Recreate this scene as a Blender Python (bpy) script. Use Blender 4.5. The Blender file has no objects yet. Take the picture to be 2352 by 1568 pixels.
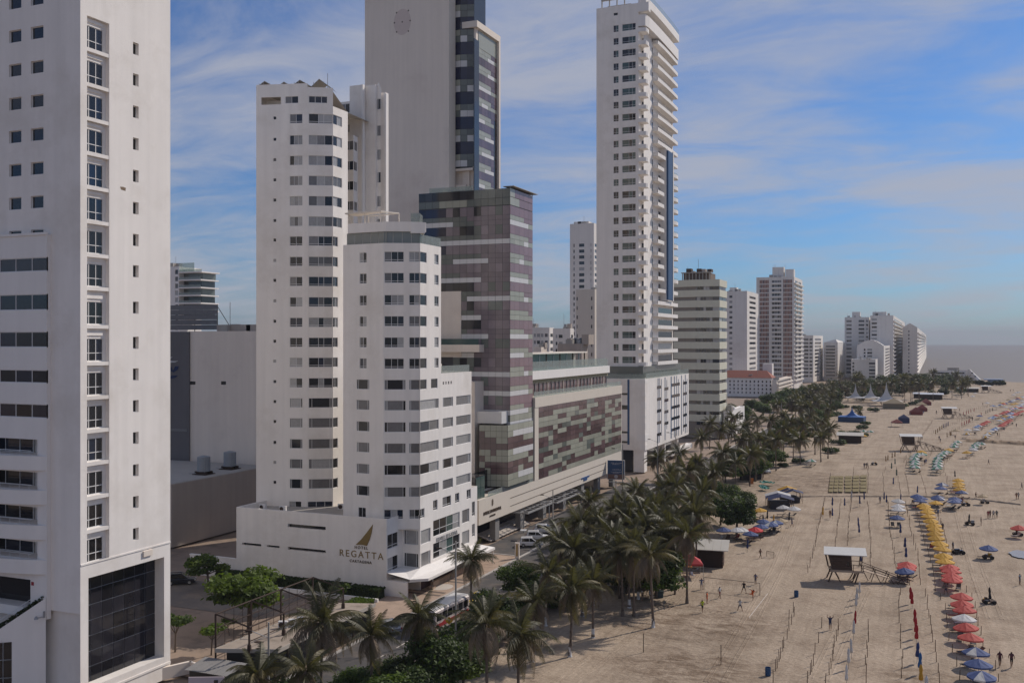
import bpy, math, random
from mathutils import Vector, Matrix, Euler
R = math.radians
scene = bpy.context.scene
C = scene.collection
random.seed(7)

# ------------------------------------------------------------------ camera, sky, sun, exposure
EYE = 36.0                      # the drone hovers 36 m above the sand, over the upper beach
YAW = R(23.06)                  # +Y runs along the coast, +X out to sea; the camera looks 23 degrees inland
cam_d = bpy.data.cameras.new('camera')
cam_d.sensor_width = 36.0
cam_d.lens = 36.0 * 2276 / 2352
cam_d.clip_start = 0.5
cam_d.clip_end = 60000
cam = bpy.data.objects.new('camera', cam_d)
cam.location = (0, 0, EYE)
cam.rotation_euler = (R(90.0), 0, YAW)
C.objects.link(cam)
scene.camera = cam

SUN_EL, SUN_AZ = R(38.0), R(30.0)          # azimuth clockwise from +Y
SKY_STRENGTH = 0.080
world = bpy.data.worlds.new('World')
scene.world = world
world.use_nodes = True
def build_sky():
 nt = world.node_tree
 n = nt.nodes
 n.clear()
 L = nt.links.new
 out = n.new('ShaderNodeOutputWorld')
 bg = n.new('ShaderNodeBackground')
 bg.inputs['Strength'].default_value = SKY_STRENGTH
 sky = n.new('ShaderNodeTexSky')
 sky.sky_type = 'NISHITA'
 sky.sun_disc = False
 sky.sun_elevation = SUN_EL
 sky.sun_rotation = SUN_AZ
 sky.altitude = 40
 sky.air_density = 1.0
 sky.dust_density = 0.6
 sky.ozone_density = 2.2
 tc = n.new('ShaderNodeTexCoord')
 sep = n.new('ShaderNodeSeparateXYZ')
 L(tc.outputs['Generated'], sep.inputs[0])
 def M(op, a, b=None, cl=False):
  m = n.new('ShaderNodeMath'); m.operation = op; m.use_clamp = cl
  for i, v in enumerate((a, b)):
   if v is None: continue
   if isinstance(v, (int, float)): m.inputs[i].default_value = v
   else: L(v, m.inputs[i])
  return m.outputs[0]
 # thin cloud sheets: the view direction projected on a high layer
 den = M('ADD', M('MAXIMUM', sep.outputs[2], 0.0), 0.16)
 cx = M('DIVIDE', sep.outputs[0], den)
 cy = M('DIVIDE', sep.outputs[1], den)
 comb = n.new('ShaderNodeCombineXYZ')
 L(cx, comb.inputs[0]); L(cy, comb.inputs[1])
 mp = n.new('ShaderNodeMapping')
 mp.inputs['Rotation'].default_value = (0, 0, R(-18))
 mp.inputs['Scale'].default_value = (0.62, 1.15, 1)
 mp.inputs['Location'].default_value = (3.1, 1.9, 0)
 L(comb.outputs[0], mp.inputs[0])
 nz = n.new('ShaderNodeTexNoise')
 nz.inputs['Scale'].default_value = 1.05
 nz.inputs['Detail'].default_value = 8
 nz.inputs['Roughness'].default_value = 0.52
 nz.inputs['Distortion'].default_value = 0.45
 L(mp.outputs[0], nz.inputs['Vector'])
 nz2 = n.new('ShaderNodeTexNoise')
 nz2.inputs['Scale'].default_value = 2.6
 nz2.inputs['Detail'].default_value = 9
 nz2.inputs['Roughness'].default_value = 0.64
 nz2.inputs['Distortion'].default_value = 0.8
 L(mp.outputs[0], nz2.inputs['Vector'])
 mixv = M('ADD', M('MULTIPLY', nz.outputs['Fac'], 0.62), M('MULTIPLY', nz2.outputs['Fac'], 0.38))
 ramp = n.new('ShaderNodeValToRGB')
 ramp.color_ramp.interpolation = 'EASE'
 ramp.color_ramp.elements[0].position = 0.385
 ramp.color_ramp.elements[1].position = 0.63
 L(mixv, ramp.inputs[0])
 tint = n.new('ShaderNodeMixRGB'); tint.blend_type = 'MULTIPLY'
 tint.inputs[0].default_value = 1.0
 tint.inputs[2].default_value = (0.35, 0.585, 0.92, 1)
 L(sky.outputs[0], tint.inputs[1])
 mix = n.new('ShaderNodeMixRGB')
 mix.inputs[2].default_value = (4.6, 4.75, 5.45, 1)
 fac = M('MULTIPLY', ramp.outputs[0], 0.85)
 L(fac, mix.inputs[0])
 L(tint.outputs[0], mix.inputs[1])
 L(mix.outputs[0], bg.inputs['Color'])
 L(bg.outputs[0], out.inputs['Surface'])
build_sky()

sun_d = bpy.data.lights.new('sun', 'SUN')
sun_d.energy = 3.1
sun_d.angle = R(0.6)
sun_d.color = (1.0, 0.91, 0.81)
sun = bpy.data.objects.new('sun', sun_d)
C.objects.link(sun)
sdir = Vector((math.sin(SUN_AZ) * math.cos(SUN_EL), math.cos(SUN_AZ) * math.cos(SUN_EL), math.sin(SUN_EL)))
sun.rotation_euler = sdir.to_track_quat('Z', 'Y').to_euler()
sun.location = (60, 60, 200)
vs = scene.view_settings
vs.view_transform = 'Standard'
vs.look = 'None'
vs.exposure = 0.22
vs.gamma = 1.0
vs.use_curve_mapping = False
scene.cycles.max_bounces = 8
scene.cycles.diffuse_bounces = 6
scene.cycles.glossy_bounces = 3
scene.cycles.transparent_max_bounces = 8
scene.cycles.volume_bounces = 0
scene.cycles.use_denoising = True

# ------------------------------------------------------------------ survey: bearings and heights read off the photograph
FP = 2276.0
_s, _c = math.sin(YAW), math.cos(YAW)
def ray(px):
 k = (px - 1176) / FP
 return (-_s + k * _c, _c + k * _s)
def ground(px, py, z=0.0):
 t = FP * (EYE - z) / (py - 784.0); d = ray(px)
 return (t * d[0], t * d[1])
def dist(px, py, z=0.0):
 return FP * (EYE - z) / (py - 784.0)
def on_x(px, x):
 d = ray(px); return (x, x / d[0] * d[1])
def on_y(px, y):
 d = ray(px); return (y / d[1] * d[0], y)
def depth(p):
 return -p[0] * _s + p[1] * _c
def height(py, t):
 return EYE - (py - 784.0) / FP * t
def along(P0, P1, px):
 """distance from P0 along the wall P0-P1 at which bearing px meets it"""
 d = ray(px); ex, ey = P1[0] - P0[0], P1[1] - P0[1]
 l = math.hypot(ex, ey); ex /= l; ey /= l
 den = d[0] * ey - d[1] * ex
 t = (P0[0] * ey - P0[1] * ex) / den
 return (t * d[0] - P0[0]) * ex + (t * d[1] - P0[1]) * ey

# ------------------------------------------------------------------ materials
MATS = {}
def pbr(name, col, rough=0.8, var=0.08, scale=0.6, bump=0.0, bscale=8.0, spec=0.3, streak=0.0, metal=0.0, rnd=0.0, trans=0.0, leafy=True, coords='pos', dirt=None):
 if name in MATS: return MATS[name]
 m = bpy.data.materials.new(name); m.use_nodes = True
 nt = m.node_tree; n = nt.nodes; L = nt.links.new
 b = n['Principled BSDF']
 b.inputs['Roughness'].default_value = rough
 b.inputs['Metallic'].default_value = metal
 b.inputs['Specular IOR Level'].default_value = spec
 g = n.new('ShaderNodeNewGeometry')
 src = g.outputs['Position']
 if coords == 'obj':
  t = n.new('ShaderNodeTexCoord'); src = t.outputs['Object']
 col4 = (*col, 1)
 val = None
 def mul(a, k):
  x = n.new('ShaderNodeMath'); x.operation = 'MULTIPLY_ADD'
  L(a, x.inputs[0]); x.inputs[1].default_value = k * 2; x.inputs[2].default_value = 1 - k
  return x.outputs[0]
 def times(a, c):
  if a is None: return c
  x = n.new('ShaderNodeMath'); x.operation = 'MULTIPLY'; L(a, x.inputs[0]); L(c, x.inputs[1]); return x.outputs[0]
 if var:
  nz = n.new('ShaderNodeTexNoise'); nz.inputs['Scale'].default_value = scale; nz.inputs['Detail'].default_value = 6
  nz.inputs['Roughness'].default_value = 0.65
  L(src, nz.inputs['Vector'])
  val = mul(nz.outputs['Fac'], var)
 if streak:
  mp = n.new('ShaderNodeMapping'); mp.inputs['Scale'].default_value = (1.1, 1.1, 0.045); L(src, mp.inputs[0])
  nz = n.new('ShaderNodeTexNoise'); nz.inputs['Scale'].default_value = 0.9; nz.inputs['Detail'].default_value = 5
  L(mp.outputs[0], nz.inputs['Vector'])
  val = times(val, mul(nz.outputs['Fac'], streak))
 if rnd:
  oi = n.new('ShaderNodeObjectInfo')
  val = times(val, mul(oi.outputs['Random'], rnd))
 if val is not None:
  x = n.new('ShaderNodeMixRGB'); x.blend_type = 'MULTIPLY'; x.inputs[0].default_value = 1
  x.inputs[1].default_value = col4; L(val, x.inputs[2])
  cur = x.outputs[0]
  if dirt:
   nz = n.new('ShaderNodeTexNoise'); nz.inputs['Scale'].default_value = dirt[3]; nz.inputs['Detail'].default_value = 7
   nz.inputs['Roughness'].default_value = 0.7
   L(src, nz.inputs['Vector'])
   rp = n.new('ShaderNodeValToRGB'); rp.color_ramp.elements[0].position = 0.5; rp.color_ramp.elements[1].position = 0.72
   L(nz.outputs['Fac'], rp.inputs[0])
   y = n.new('ShaderNodeMixRGB'); L(rp.outputs[0], y.inputs[0]); L(cur, y.inputs[1]); y.inputs[2].default_value = (*dirt[:3], 1)
   cur = y.outputs[0]
  L(cur, b.inputs['Base Color'])
 else:
  b.inputs['Base Color'].default_value = col4
 if bump:
  nz = n.new('ShaderNodeTexNoise'); nz.inputs['Scale'].default_value = bscale; nz.inputs['Detail'].default_value = 4
  L(src, nz.inputs['Vector'])
  bp = n.new('ShaderNodeBump'); bp.inputs['Strength'].default_value = bump; bp.inputs['Distance'].default_value = 0.05
  L(nz.outputs['Fac'], bp.inputs['Height']); L(bp.outputs[0], b.inputs['Normal'])
 if trans:
  tr = n.new('ShaderNodeBsdfTranslucent')
  tr.inputs[0].default_value = (col[0] * 2.2, col[1] * 2.3, col[2] * 1.2, 1) if leafy else (*col, 1)
  mx = n.new('ShaderNodeMixShader'); mx.inputs[0].default_value = trans
  o = n['Material Output']
  L(b.outputs[0], mx.inputs[1]); L(tr.outputs[0], mx.inputs[2]); L(mx.outputs[0], o.inputs['Surface'])
 MATS[name] = m
 return m

WHITE = pbr('white_stucco', (0.82, 0.775, 0.725), 0.85, 0.07, 0.25, 0.15, 3.0, 0.2, streak=0.12, dirt=(.70, .65, .59, .11))
WHITE2 = pbr('white_paint_clean', (0.80, 0.765, 0.725), 0.8, 0.04, 0.4, 0.05, 4.0, 0.2, streak=0.08)
WHITEOLD = pbr('white_plaster_weathered', (0.75, 0.71, 0.66), 0.88, 0.10, 0.12, 0.15, 2.0, 0.2, streak=0.13, dirt=(.60, .55, .50, .06))
CREAM = pbr('cream_plaster', (0.76, 0.675, 0.585), 0.85, 0.06, 0.2, 0.1, 3.0, 0.2, streak=0.09, dirt=(.60, .51, .44, .05))
CREAMLT = pbr('pale_cream_cladding', (0.64, 0.575, 0.49), 0.75, 0.06, 0.4, 0.05, 3.0, 0.25, streak=0.05)
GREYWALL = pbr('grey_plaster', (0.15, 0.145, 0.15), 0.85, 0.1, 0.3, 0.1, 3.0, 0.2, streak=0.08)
TAUPE = pbr('taupe_plaster', (0.40, 0.345, 0.30), 0.88, 0.1, 0.2, 0.1, 3.0, 0.2, streak=0.12)
OLIVE = pbr('pale_olive_render', (0.60, 0.585, 0.48), 0.85, 0.08, 0.2, 0.05, 3.0, 0.2, streak=0.06)
CONCRETE = pbr('concrete', (0.36, 0.34, 0.31), 0.9, 0.15, 0.5, 0.2, 4.0, 0.2, streak=0.08)
ROOFGREY = pbr('roof_felt', (0.42, 0.39, 0.35), 0.9, 0.18, 0.5, 0.1, 4.0, 0.2)
BRICK = pbr('red_brick_panels', (0.26, 0.13, 0.10), 0.85, 0.15, 1.0, 0.0)
BLUEPAINT = pbr('deep_blue_paint', (0.025, 0.075, 0.17), 0.5, 0.06, 1.0)
STEEL = pbr('dark_steel', (0.06, 0.042, 0.034), 0.8, 0.2, 2.0, spec=0.12)
STEELG = pbr('galvanised_steel', (0.36, 0.36, 0.36), 0.45, 0.15, 2.0, metal=0.4)
FRAME = pbr('white_window_frame', (0.70, 0.69, 0.68), 0.5, 0.03, 2.0)
ALU = pbr('aluminium_frame', (0.28, 0.28, 0.29), 0.4, 0.05, 2.0, metal=0.3)
TIMBER = pbr('weathered_timber', (0.085, 0.055, 0.042), 0.85, 0.3, 2.5, 0.3, 9.0)
DECK = pbr('pale_timber_deck', (0.40, 0.31, 0.23), 0.85, 0.2, 2.0)
STAKE = pbr('sun_bleached_stake', (0.15, 0.10, 0.065), 0.9, 0.2, 4.0, rnd=0.35)
TILE = pbr('terracotta_tiles', (0.30, 0.10, 0.065), 0.85, 0.2, 1.0)
ASPHALT = pbr('asphalt', (0.075, 0.070, 0.068), 0.9, 0.25, 0.4, 0.25, 12.0, dirt=(0.16, 0.13, 0.105, 0.25))
PAVE = pbr('tan_paving', (0.38, 0.28, 0.21), 0.88, 0.18, 0.6, 0.15, 6.0, dirt=(0.22, 0.17, 0.13, 0.5))
PAVEDK = pbr('dark_paving_inlay', (0.14, 0.11, 0.09), 0.88, 0.18, 0.8)
PAVELT = pbr('pale_paving_inlay', (0.50, 0.45, 0.40), 0.88, 0.14, 0.8)
KERB = pbr('kerb_stone', (0.42, 0.39, 0.36), 0.9, 0.2, 1.0)
YARD = pbr('sandy_yard', (0.28, 0.21, 0.16), 0.95, 0.25, 0.25, 0.3, 6.0, dirt=(0.15, 0.115, 0.09, 0.18))
GLASS = pbr('dark_window_glass', (0.012, 0.013, 0.016), 0.06, 0, spec=0.55, rnd=0.0)
GLASSB = pbr('blue_black_glass', (0.012, 0.018, 0.035), 0.06, 0.3, 0.3, spec=0.6)
GLASSG = pbr('green_tinted_glass', (0.05, 0.09, 0.085), 0.10, 0.15, 1.0, spec=0.6)
CURTAIN = pbr('curtained_glass', (0.16, 0.155, 0.155), 0.18, 0.35, 1.6, spec=0.5, rnd=0.35)
CURTAINW = pbr('pale_curtain_glass', (0.34, 0.335, 0.33), 0.2, 0.3, 2.2, spec=0.5, rnd=0.2)
def glass_clear(name, col):
 m = bpy.data.materials.new(name); m.use_nodes = True
 nt = m.node_tree; n = nt.nodes; L = nt.links.new
 b = n['Principled BSDF']; b.inputs['Base Color'].default_value = (*col, 1); b.inputs['Roughness'].default_value = 0.08
 tr = n.new('ShaderNodeBsdfTransparent'); tr.inputs[0].default_value = (col[0] * 1.3, col[1] * 1.3, col[2] * 1.3, 1)
 mx = n.new('ShaderNodeMixShader'); mx.inputs[0].default_value = 0.28
 L(tr.outputs[0], mx.inputs[1]); L(b.outputs[0], mx.inputs[2]); L(mx.outputs[0], n['Material Output'].inputs['Surface'])
 return m
BALUSTRADE = glass_clear('pale_green_balustrade_glass', (0.56, 0.60, 0.58))
PAN_GREEN = pbr('grey_green_glass_panel', (0.33, 0.335, 0.275), 0.22, 0.10, 0.8, spec=0.45, rnd=0.12)
PAN_MAUVE = pbr('mauve_glass_panel', (0.115, 0.072, 0.076), 0.12, 0.25, 0.6, spec=0.5, rnd=0.3)
PAN_PINK = pbr('dusky_pink_glass_panel', (0.22, 0.14, 0.155), 0.2, 0.15, 0.6, spec=0.45, rnd=0.12)
PAN_DARK = pbr('dark_glass_panel', (0.03, 0.03, 0.034), 0.07, 0.3, 0.5, spec=0.55, rnd=0.4)
PAN_REFLECT = pbr('mauve_glass_painted_reflection', (0.20, 0.165, 0.18), 0.10, 0.25, 0.5, spec=0.5, rnd=0.25)  # mauve glass greyed and lightened in its colour, in place of reflections
PAN_NAVY = pbr('navy_glass_panel', (0.014, 0.017, 0.045), 0.07, 0.3, 0.5, spec=0.5, rnd=0.3)
PAN_TEAL = pbr('slate_green_glass_panel', (0.14, 0.155, 0.14), 0.12, 0.2, 0.5, spec=0.5, rnd=0.2)
PAN_WHITE = pbr('white_enamel_panel', (0.62, 0.61, 0.60), 0.3, 0.05, 0.8, spec=0.4)
GOLD = pbr('gold_lettering', (0.27, 0.19, 0.075), 0.4, 0.05, 2.0, metal=0.4)
BRONZE = pbr('bronze_lettering', (0.10, 0.07, 0.045), 0.5, 0.05, 2.0)
SILVER = pbr('silver_lettering', (0.42, 0.41, 0.40), 0.4, 0.05, 2.0)
RUBBER = pbr('tyre_rubber', (0.02, 0.02, 0.02), 0.8, 0.1)
TRUNK = pbr('palm_bark', (0.15, 0.115, 0.09), 0.95, 0.3, 3.0, 0.5, 10.0)
BARK = pbr('tree_bark', (0.11, 0.085, 0.065), 0.95, 0.3, 3.0, 0.4, 8.0)
LIME = pbr('limewash', (0.62, 0.60, 0.57), 0.9, 0.12, 3.0)
FROND = pbr('palm_frond_green', (0.066, 0.062, 0.028), 0.55, 0.3, 0.8, spec=0.35, rnd=0.35, trans=0.22)
FRONDL = pbr('palm_frond_yellowing', (0.120, 0.100, 0.045), 0.55, 0.3, 0.8, spec=0.35, rnd=0.3, trans=0.22)
FRONDD = pbr('palm_frond_dry', (0.175, 0.135, 0.098), 0.7, 0.3, 0.8, spec=0.25, rnd=0.3, trans=0.12)
COCO = pbr('coconut_husk', (0.16, 0.12, 0.05), 0.7, 0.2, 3.0)
LEAF = pbr('almond_leaf', (0.048, 0.075, 0.018), 0.6, 0.45, 0.9, spec=0.2, rnd=0.2, trans=0.25)
LEAFB = pbr('bright_leaf', (0.085, 0.125, 0.020), 0.6, 0.4, 0.9, spec=0.2, rnd=0.15, trans=0.3)
LEAFD = pbr('dark_leaf', (0.028, 0.043, 0.014), 0.6, 0.45, 0.8, spec=0.2, rnd=0.25, trans=0.2)

# ------------------------------------------------------------------ mesh helpers
class MB:
 def __init__(s): s.v = []; s.f = []; s.m = []
 def quad(s, a, b, c, d, mi=0):
  i = len(s.v); s.v += [tuple(a), tuple(b), tuple(c), tuple(d)]; s.f.append((i, i + 1, i + 2, i + 3)); s.m.append(mi)
 def tri(s, a, b, c, mi=0):
  i = len(s.v); s.v += [tuple(a), tuple(b), tuple(c)]; s.f.append((i, i + 1, i + 2)); s.m.append(mi)
 def poly(s, pts, mi=0):
  i = len(s.v); s.v += [tuple(p) for p in pts]; s.f.append(tuple(range(i, i + len(pts)))); s.m.append(mi)
 def box(s, lo, hi, mi=0):
  (x0, y0, z0), (x1, y1, z1) = lo, hi
  i = len(s.v)
  s.v += [(x0, y0, z0), (x1, y0, z0), (x1, y1, z0), (x0, y1, z0), (x0, y0, z1), (x1, y0, z1), (x1, y1, z1), (x0, y1, z1)]
  for q in ((0, 3, 2, 1), (4, 5, 6, 7), (0, 1, 5, 4), (1, 2, 6, 5), (2, 3, 7, 6), (3, 0, 4, 7)):
   s.f.append(tuple(i + k for k in q)); s.m.append(mi)
 def prism(s, poly, z0, z1, mi=0, top=True, bottom=True, mtop=None):
  i = len(s.v); n = len(poly)
  s.v += [(p[0], p[1], z0) for p in poly] + [(p[0], p[1], z1) for p in poly]
  for k in range(n):
   j = (k + 1) % n
   s.f.append((i + k, i + j, i + n + j, i + n + k)); s.m.append(mi)
  if top: s.f.append(tuple(i + n + k for k in range(n))); s.m.append(mi if mtop is None else mtop)
  if bottom: s.f.append(tuple(i + k for k in reversed(range(n)))); s.m.append(mi)
 def tube(s, p, q, r0, r1=None, n=6, mi=0, caps=True):
  r1 = r0 if r1 is None else r1
  p = Vector(p); q = Vector(q); d = q - p
  if d.length < 1e-6: return
  d.normalize()
  a = d.cross(Vector((0, 0, 1)) if abs(d.z) < 0.9 else Vector((1, 0, 0))).normalized(); b = d.cross(a)
  i = len(s.v)
  for (o, r) in ((p, r0), (q, r1)):
   for k in range(n):
    t = 2 * math.pi * k / n
    s.v.append(tuple(o + a * (r * math.cos(t)) + b * (r * math.sin(t))))
  for k in range(n):
   j = (k + 1) % n
   s.f.append((i + k, i + j, i + n + j, i + n + k)); s.m.append(mi)
  if caps:
   s.f.append(tuple(i + k for k in reversed(range(n)))); s.m.append(mi)
   s.f.append(tuple(i + n + k for k in range(n))); s.m.append(mi)
 def bar(s, p, q, w, h=None, mi=0):
  s.tube(p, q, (w if h is None else (w + h) / 2) * 0.7071, None, 4, mi)
 def lathe(s, prof, n=10, c=(0, 0, 0), mi=0):
  i = len(s.v)
  for (r, z) in prof:
   for k in range(n):
    t = 2 * math.pi * k / n
    s.v.append((c[0] + r * math.cos(t), c[1] + r * math.sin(t), c[2] + z))
  for a in range(len(prof) - 1):
   for k in range(n):
    j = (k + 1) % n
    s.f.append((i + a * n + k, i + a * n + j, i + a * n + n + j, i + a * n + n + k)); s.m.append(mi)
 def mesh(s, name, mats, off=(0, 0, 0), smooth=False):
  me = bpy.data.meshes.new(name)
  if off != (0, 0, 0): vv = [(a - off[0], b - off[1], c - off[2]) for a, b, c in s.v]
  else: vv = s.v
  me.from_pydata(vv, [], s.f)
  if not isinstance(mats, (list, tuple)): mats = [mats]
  for m in mats: me.materials.append(m)
  if any(s.m): me.polygons.foreach_set('material_index', s.m)
  if smooth: me.polygons.foreach_set('use_smooth', [True] * len(s.f))
  me.update()
  return me
 def build(s, name, mats, parent=None, smooth=False):
  """world-space geometry linked under its thing"""
  off = OFF.get(parent.name, (0, 0, 0)) if parent else (0, 0, 0)
  return link(name, s.mesh(name, mats, off, smooth), parent)
OFF = {}
def link(name, data, parent=None, loc=None, rotz=None):
 o = bpy.data.objects.new(name, data); C.objects.link(o)
 if parent: o.parent = parent
 if loc is not None: o.location = loc
 if rotz is not None: o.rotation_euler = (0, 0, rotz)
 return o
USED = set()
def tag(o, label, cat, group=None, kind=None):
 o['label'] = label; o['category'] = cat
 if group: o['group'] = group
 if kind: o['kind'] = kind
 return o
def thing(name, label, cat, loc=(0, 0, 0), rotz=0.0, group=None):
 o = link(name, None, None, loc, rotz)
 o.empty_display_size = 0.5
 OFF[o.name] = tuple(loc)
 return tag(o, label, cat, group)
def structure(o):
 o['kind'] = 'structure'; return o
def stuff(o):
 o['kind'] = 'stuff'; return o
_ones = 'zeroth first second third fourth fifth sixth seventh eighth ninth tenth eleventh twelfth thirteenth fourteenth fifteenth sixteenth seventeenth eighteenth nineteenth'.split()
_tens = {20: ('twentieth', 'twenty'), 30: ('thirtieth', 'thirty'), 40: ('fortieth', 'forty'), 50: ('fiftieth', 'fifty'), 60: ('sixtieth', 'sixty'), 70: ('seventieth', 'seventy'), 80: ('eightieth', 'eighty'), 90: ('ninetieth', 'ninety')}
def nth(i):
 if i < 20: return _ones[i]
 t = i // 10 * 10
 if t >= 100: return 'hundred-and-' + nth(i - 100) if i > 100 else 'hundredth'
 return _tens[t][0] if i == t else _tens[t][1] + '-' + _ones[i - t]

# ---- walls with real openings, and windows set into them
def wall(mb, P0, P1, z0, z1, holes=(), depth=0.2, mi=0, mr=None):
 """wall from P0 to P1 (seen from outside, left to right); holes = (u0,u1,z0,z1) with reveals"""
 mr = mi if mr is None else mr
 ex, ey = P1[0] - P0[0], P1[1] - P0[1]; l = math.hypot(ex, ey); ex /= l; ey /= l
 nx, ny = -ey, ex                                    # inward
 def p(u, z, d=0.0): return (P0[0] + ex * u + nx * d, P0[1] + ey * u + ny * d, z)
 hs = [(max(0, a), min(l, b), max(z0, c), min(z1, d)) for a, b, c, d in holes]
 hs = [h for h in hs if h[1] - h[0] > 0.02 and h[3] - h[2] > 0.02]
 zs = sorted(set([z0, z1] + [h[2] for h in hs] + [h[3] for h in hs]))
 for a, b in zip(zs, zs[1:]):
  if b - a < 1e-5: continue
  m = (a + b) / 2
  cur = 0.0
  for h in sorted(h for h in hs if h[2] < m < h[3]):
   if h[0] > cur + 1e-4: mb.quad(p(cur, a), p(h[0], a), p(h[0], b), p(cur, b), mi)
   cur = max(cur, h[1])
  if cur < l - 1e-4: mb.quad(p(cur, a), p(l, a), p(l, b), p(cur, b), mi)
 for (a, b, c, d) in hs:
  mb.quad(p(a, c), p(a, c, depth), p(a, d, depth), p(a, d), mr)
  mb.quad(p(b, c), p(b, d), p(b, d, depth), p(b, c, depth), mr)
  mb.quad(p(a, c), p(b, c), p(b, c, depth), p(a, c, depth), mr)
  mb.quad(p(a, d), p(a, d, depth), p(b, d, depth), p(b, d), mr)
WCACHE = {}
STY = {
 'six':    dict(cols=(0.24, 0.62), rows=(0.36,), bar=0.07, mats=(GLASS, GLASS, GLASSB)),
 'one':    dict(cols=(), rows=(), bar=0.06, mats=(GLASS,)),
 'three':  dict(cols=(0.345, 0.685), rows=(), bar=0.07, mats=(GLASSB, GLASS, GLASSB)),
 'low2':   dict(cols=(0.5,), rows=(0.20,), bar=0.06, mats=(GLASS, GLASS, CURTAIN, GLASSB, CURTAINW)),
 'low3':   dict(cols=(0.36, 0.68), rows=(0.20,), bar=0.06, mats=(GLASS, CURTAIN, GLASS, GLASSB, CURTAINW)),
 'low4':   dict(cols=(0.40, 0.62), rows=(0.20,), bar=0.06, mats=(GLASS, CURTAIN, GLASSB, CURTAINW, GLASS)),
 'side':   dict(cols=(0.13, 0.87), rows=(), bar=0.05, mats=(CURTAIN, CURTAIN, CURTAINW, GLASS)),
 'sideL':  dict(cols=(0.10, 0.16), rows=(), bar=0.05, mats=(CURTAIN, CURTAIN, CURTAIN, GLASS)),
 'sideR':  dict(cols=(0.84, 0.93), rows=(), bar=0.05, mats=(CURTAIN, CURTAINW, CURTAIN)),
 'cur3':   dict(cols=(0.34, 0.66), rows=(), bar=0.045, mats=(CURTAINW, GLASS, CURTAIN, CURTAINW)),
 'two':    dict(cols=(0.5,), rows=(), bar=0.05, mats=(GLASS, CURTAIN, GLASSB, CURTAINW, GLASS)),
 'grid':   dict(cols=(0.25, 0.5, 0.75), rows=(0.4,), bar=0.06, mats=(CURTAIN, GLASSG, CURTAINW, GLASS)),
 'teal':   dict(cols=(0.5, 0.75), rows=(0.3,), bar=0.06, mats=(GLASSG, GLASS, GLASSG, GLASS)),
 'tealone': dict(cols=(0.5,), rows=(0.3,), bar=0.06, mats=(GLASSG, GLASS, GLASS)),
 'far':    dict(cols=(), rows=(), bar=0.0, mats=(GLASS, CURTAIN, GLASSB, CURTAINW, GLASS)),
}
WRND = random.Random(11)
def window(parent, P0, P1, u0, u1, z0, z1, style, depth=0.2, frame=FRAME, name='window'):
 st = STY[style]
 ex, ey = P1[0] - P0[0], P1[1] - P0[1]; l = math.hypot(ex, ey); ex /= l; ey /= l
 u0 = max(0, u0); u1 = min(l, u1)
 w, h = u1 - u0, z1 - z0
 if w < 0.05: return None
 off = OFF[parent.name]
 d = depth - 0.09
 loc = (P0[0] + ex * u0 - ey * d - off[0], P0[1] + ey * u0 + ex * d - off[1], z0 - off[2])
 rot = math.atan2(ey, ex)
 key = (style, round(w, 2), round(h, 2), frame.name)
 b = st['bar']
 xs = [0.0] + [c * w for c in st['cols']] + [w]; ys = [0.0] + [r * h for r in st['rows']] + [h]
 if b == 0:
  m = WRND.choice(st['mats'])
  k = ('p', round(w, 2), round(h, 2), m.name)
  if k not in WCACHE:
   q = MB(); q.quad((0, 0.07, 0), (w, 0.07, 0), (w, 0.07, h), (0, 0.07, h)); WCACHE[k] = q.mesh('window', m)
  return link(name, WCACHE[k], parent, loc, rot)
 if key not in WCACHE:
  q = MB()
  q.box((0, 0, 0), (w, 0.07, b)); q.box((0, 0, h - b), (w, 0.07, h))
  q.box((0, 0, b), (b, 0.07, h - b)); q.box((w - b, 0, b), (w, 0.07, h - b))
  for x in xs[1:-1]: q.box((x - b / 2, 0.004, b), (x + b / 2, 0.066, h - b))
  for y in ys[1:-1]: q.box((b, 0.008, y - b / 2), (w - b, 0.062, y + b / 2))
  WCACHE[key] = q.mesh(name, frame)
 o = link(name, WCACHE[key], parent, loc, rot)
 for i in range(len(xs) - 1):
  m = WRND.choice(st['mats'])
  for j in range(len(ys) - 1):
   k = ('pane', round(xs[i + 1] - xs[i], 2), round(ys[j + 1] - ys[j], 2), m.name)
   if k not in WCACHE:
    q = MB(); pw, ph = xs[i + 1] - xs[i], ys[j + 1] - ys[j]
    q.quad((0, 0, 0), (pw, 0, 0), (pw, 0, ph), (0, 0, ph)); WCACHE[k] = q.mesh('pane', m)
   pn = link('pane', WCACHE[k], o, (xs[i], 0.045, ys[j]))
 return o
def face(parent, mb, P0, P1, z0, z1, wins=(), depth=0.2, mi=0, frame=FRAME):
 """a wall plane with windows: wins = (u0,u1,z0,z1,style); style None leaves an open recess"""
 wall(mb, P0, P1, z0, z1, [w[:4] for w in wins], depth, mi)
 l = math.hypot(P1[0] - P0[0], P1[1] - P0[1])
 for w in wins:
  if w[4]: window(parent, P0, P1, max(w[0], 0), min(w[1], l), max(w[2], z0), min(w[3], z1), w[4], depth, frame)
def offset(P0, P1, d):
 """the same wall line moved inward by d"""
 ex, ey = P1[0] - P0[0], P1[1] - P0[1]; l = math.hypot(ex, ey)
 nx, ny = -ey / l, ex / l
 return (P0[0] + nx * d, P0[1] + ny * d), (P1[0] + nx * d, P1[1] + ny * d)
def at(P0, P1, u, d=0.0):
 ex, ey = P1[0] - P0[0], P1[1] - P0[1]; l = math.hypot(ex, ey); ex /= l; ey /= l
 return (P0[0] + ex * u - ey * d, P0[1] + ey * u + ex * d)
PCACHE = {}
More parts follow.
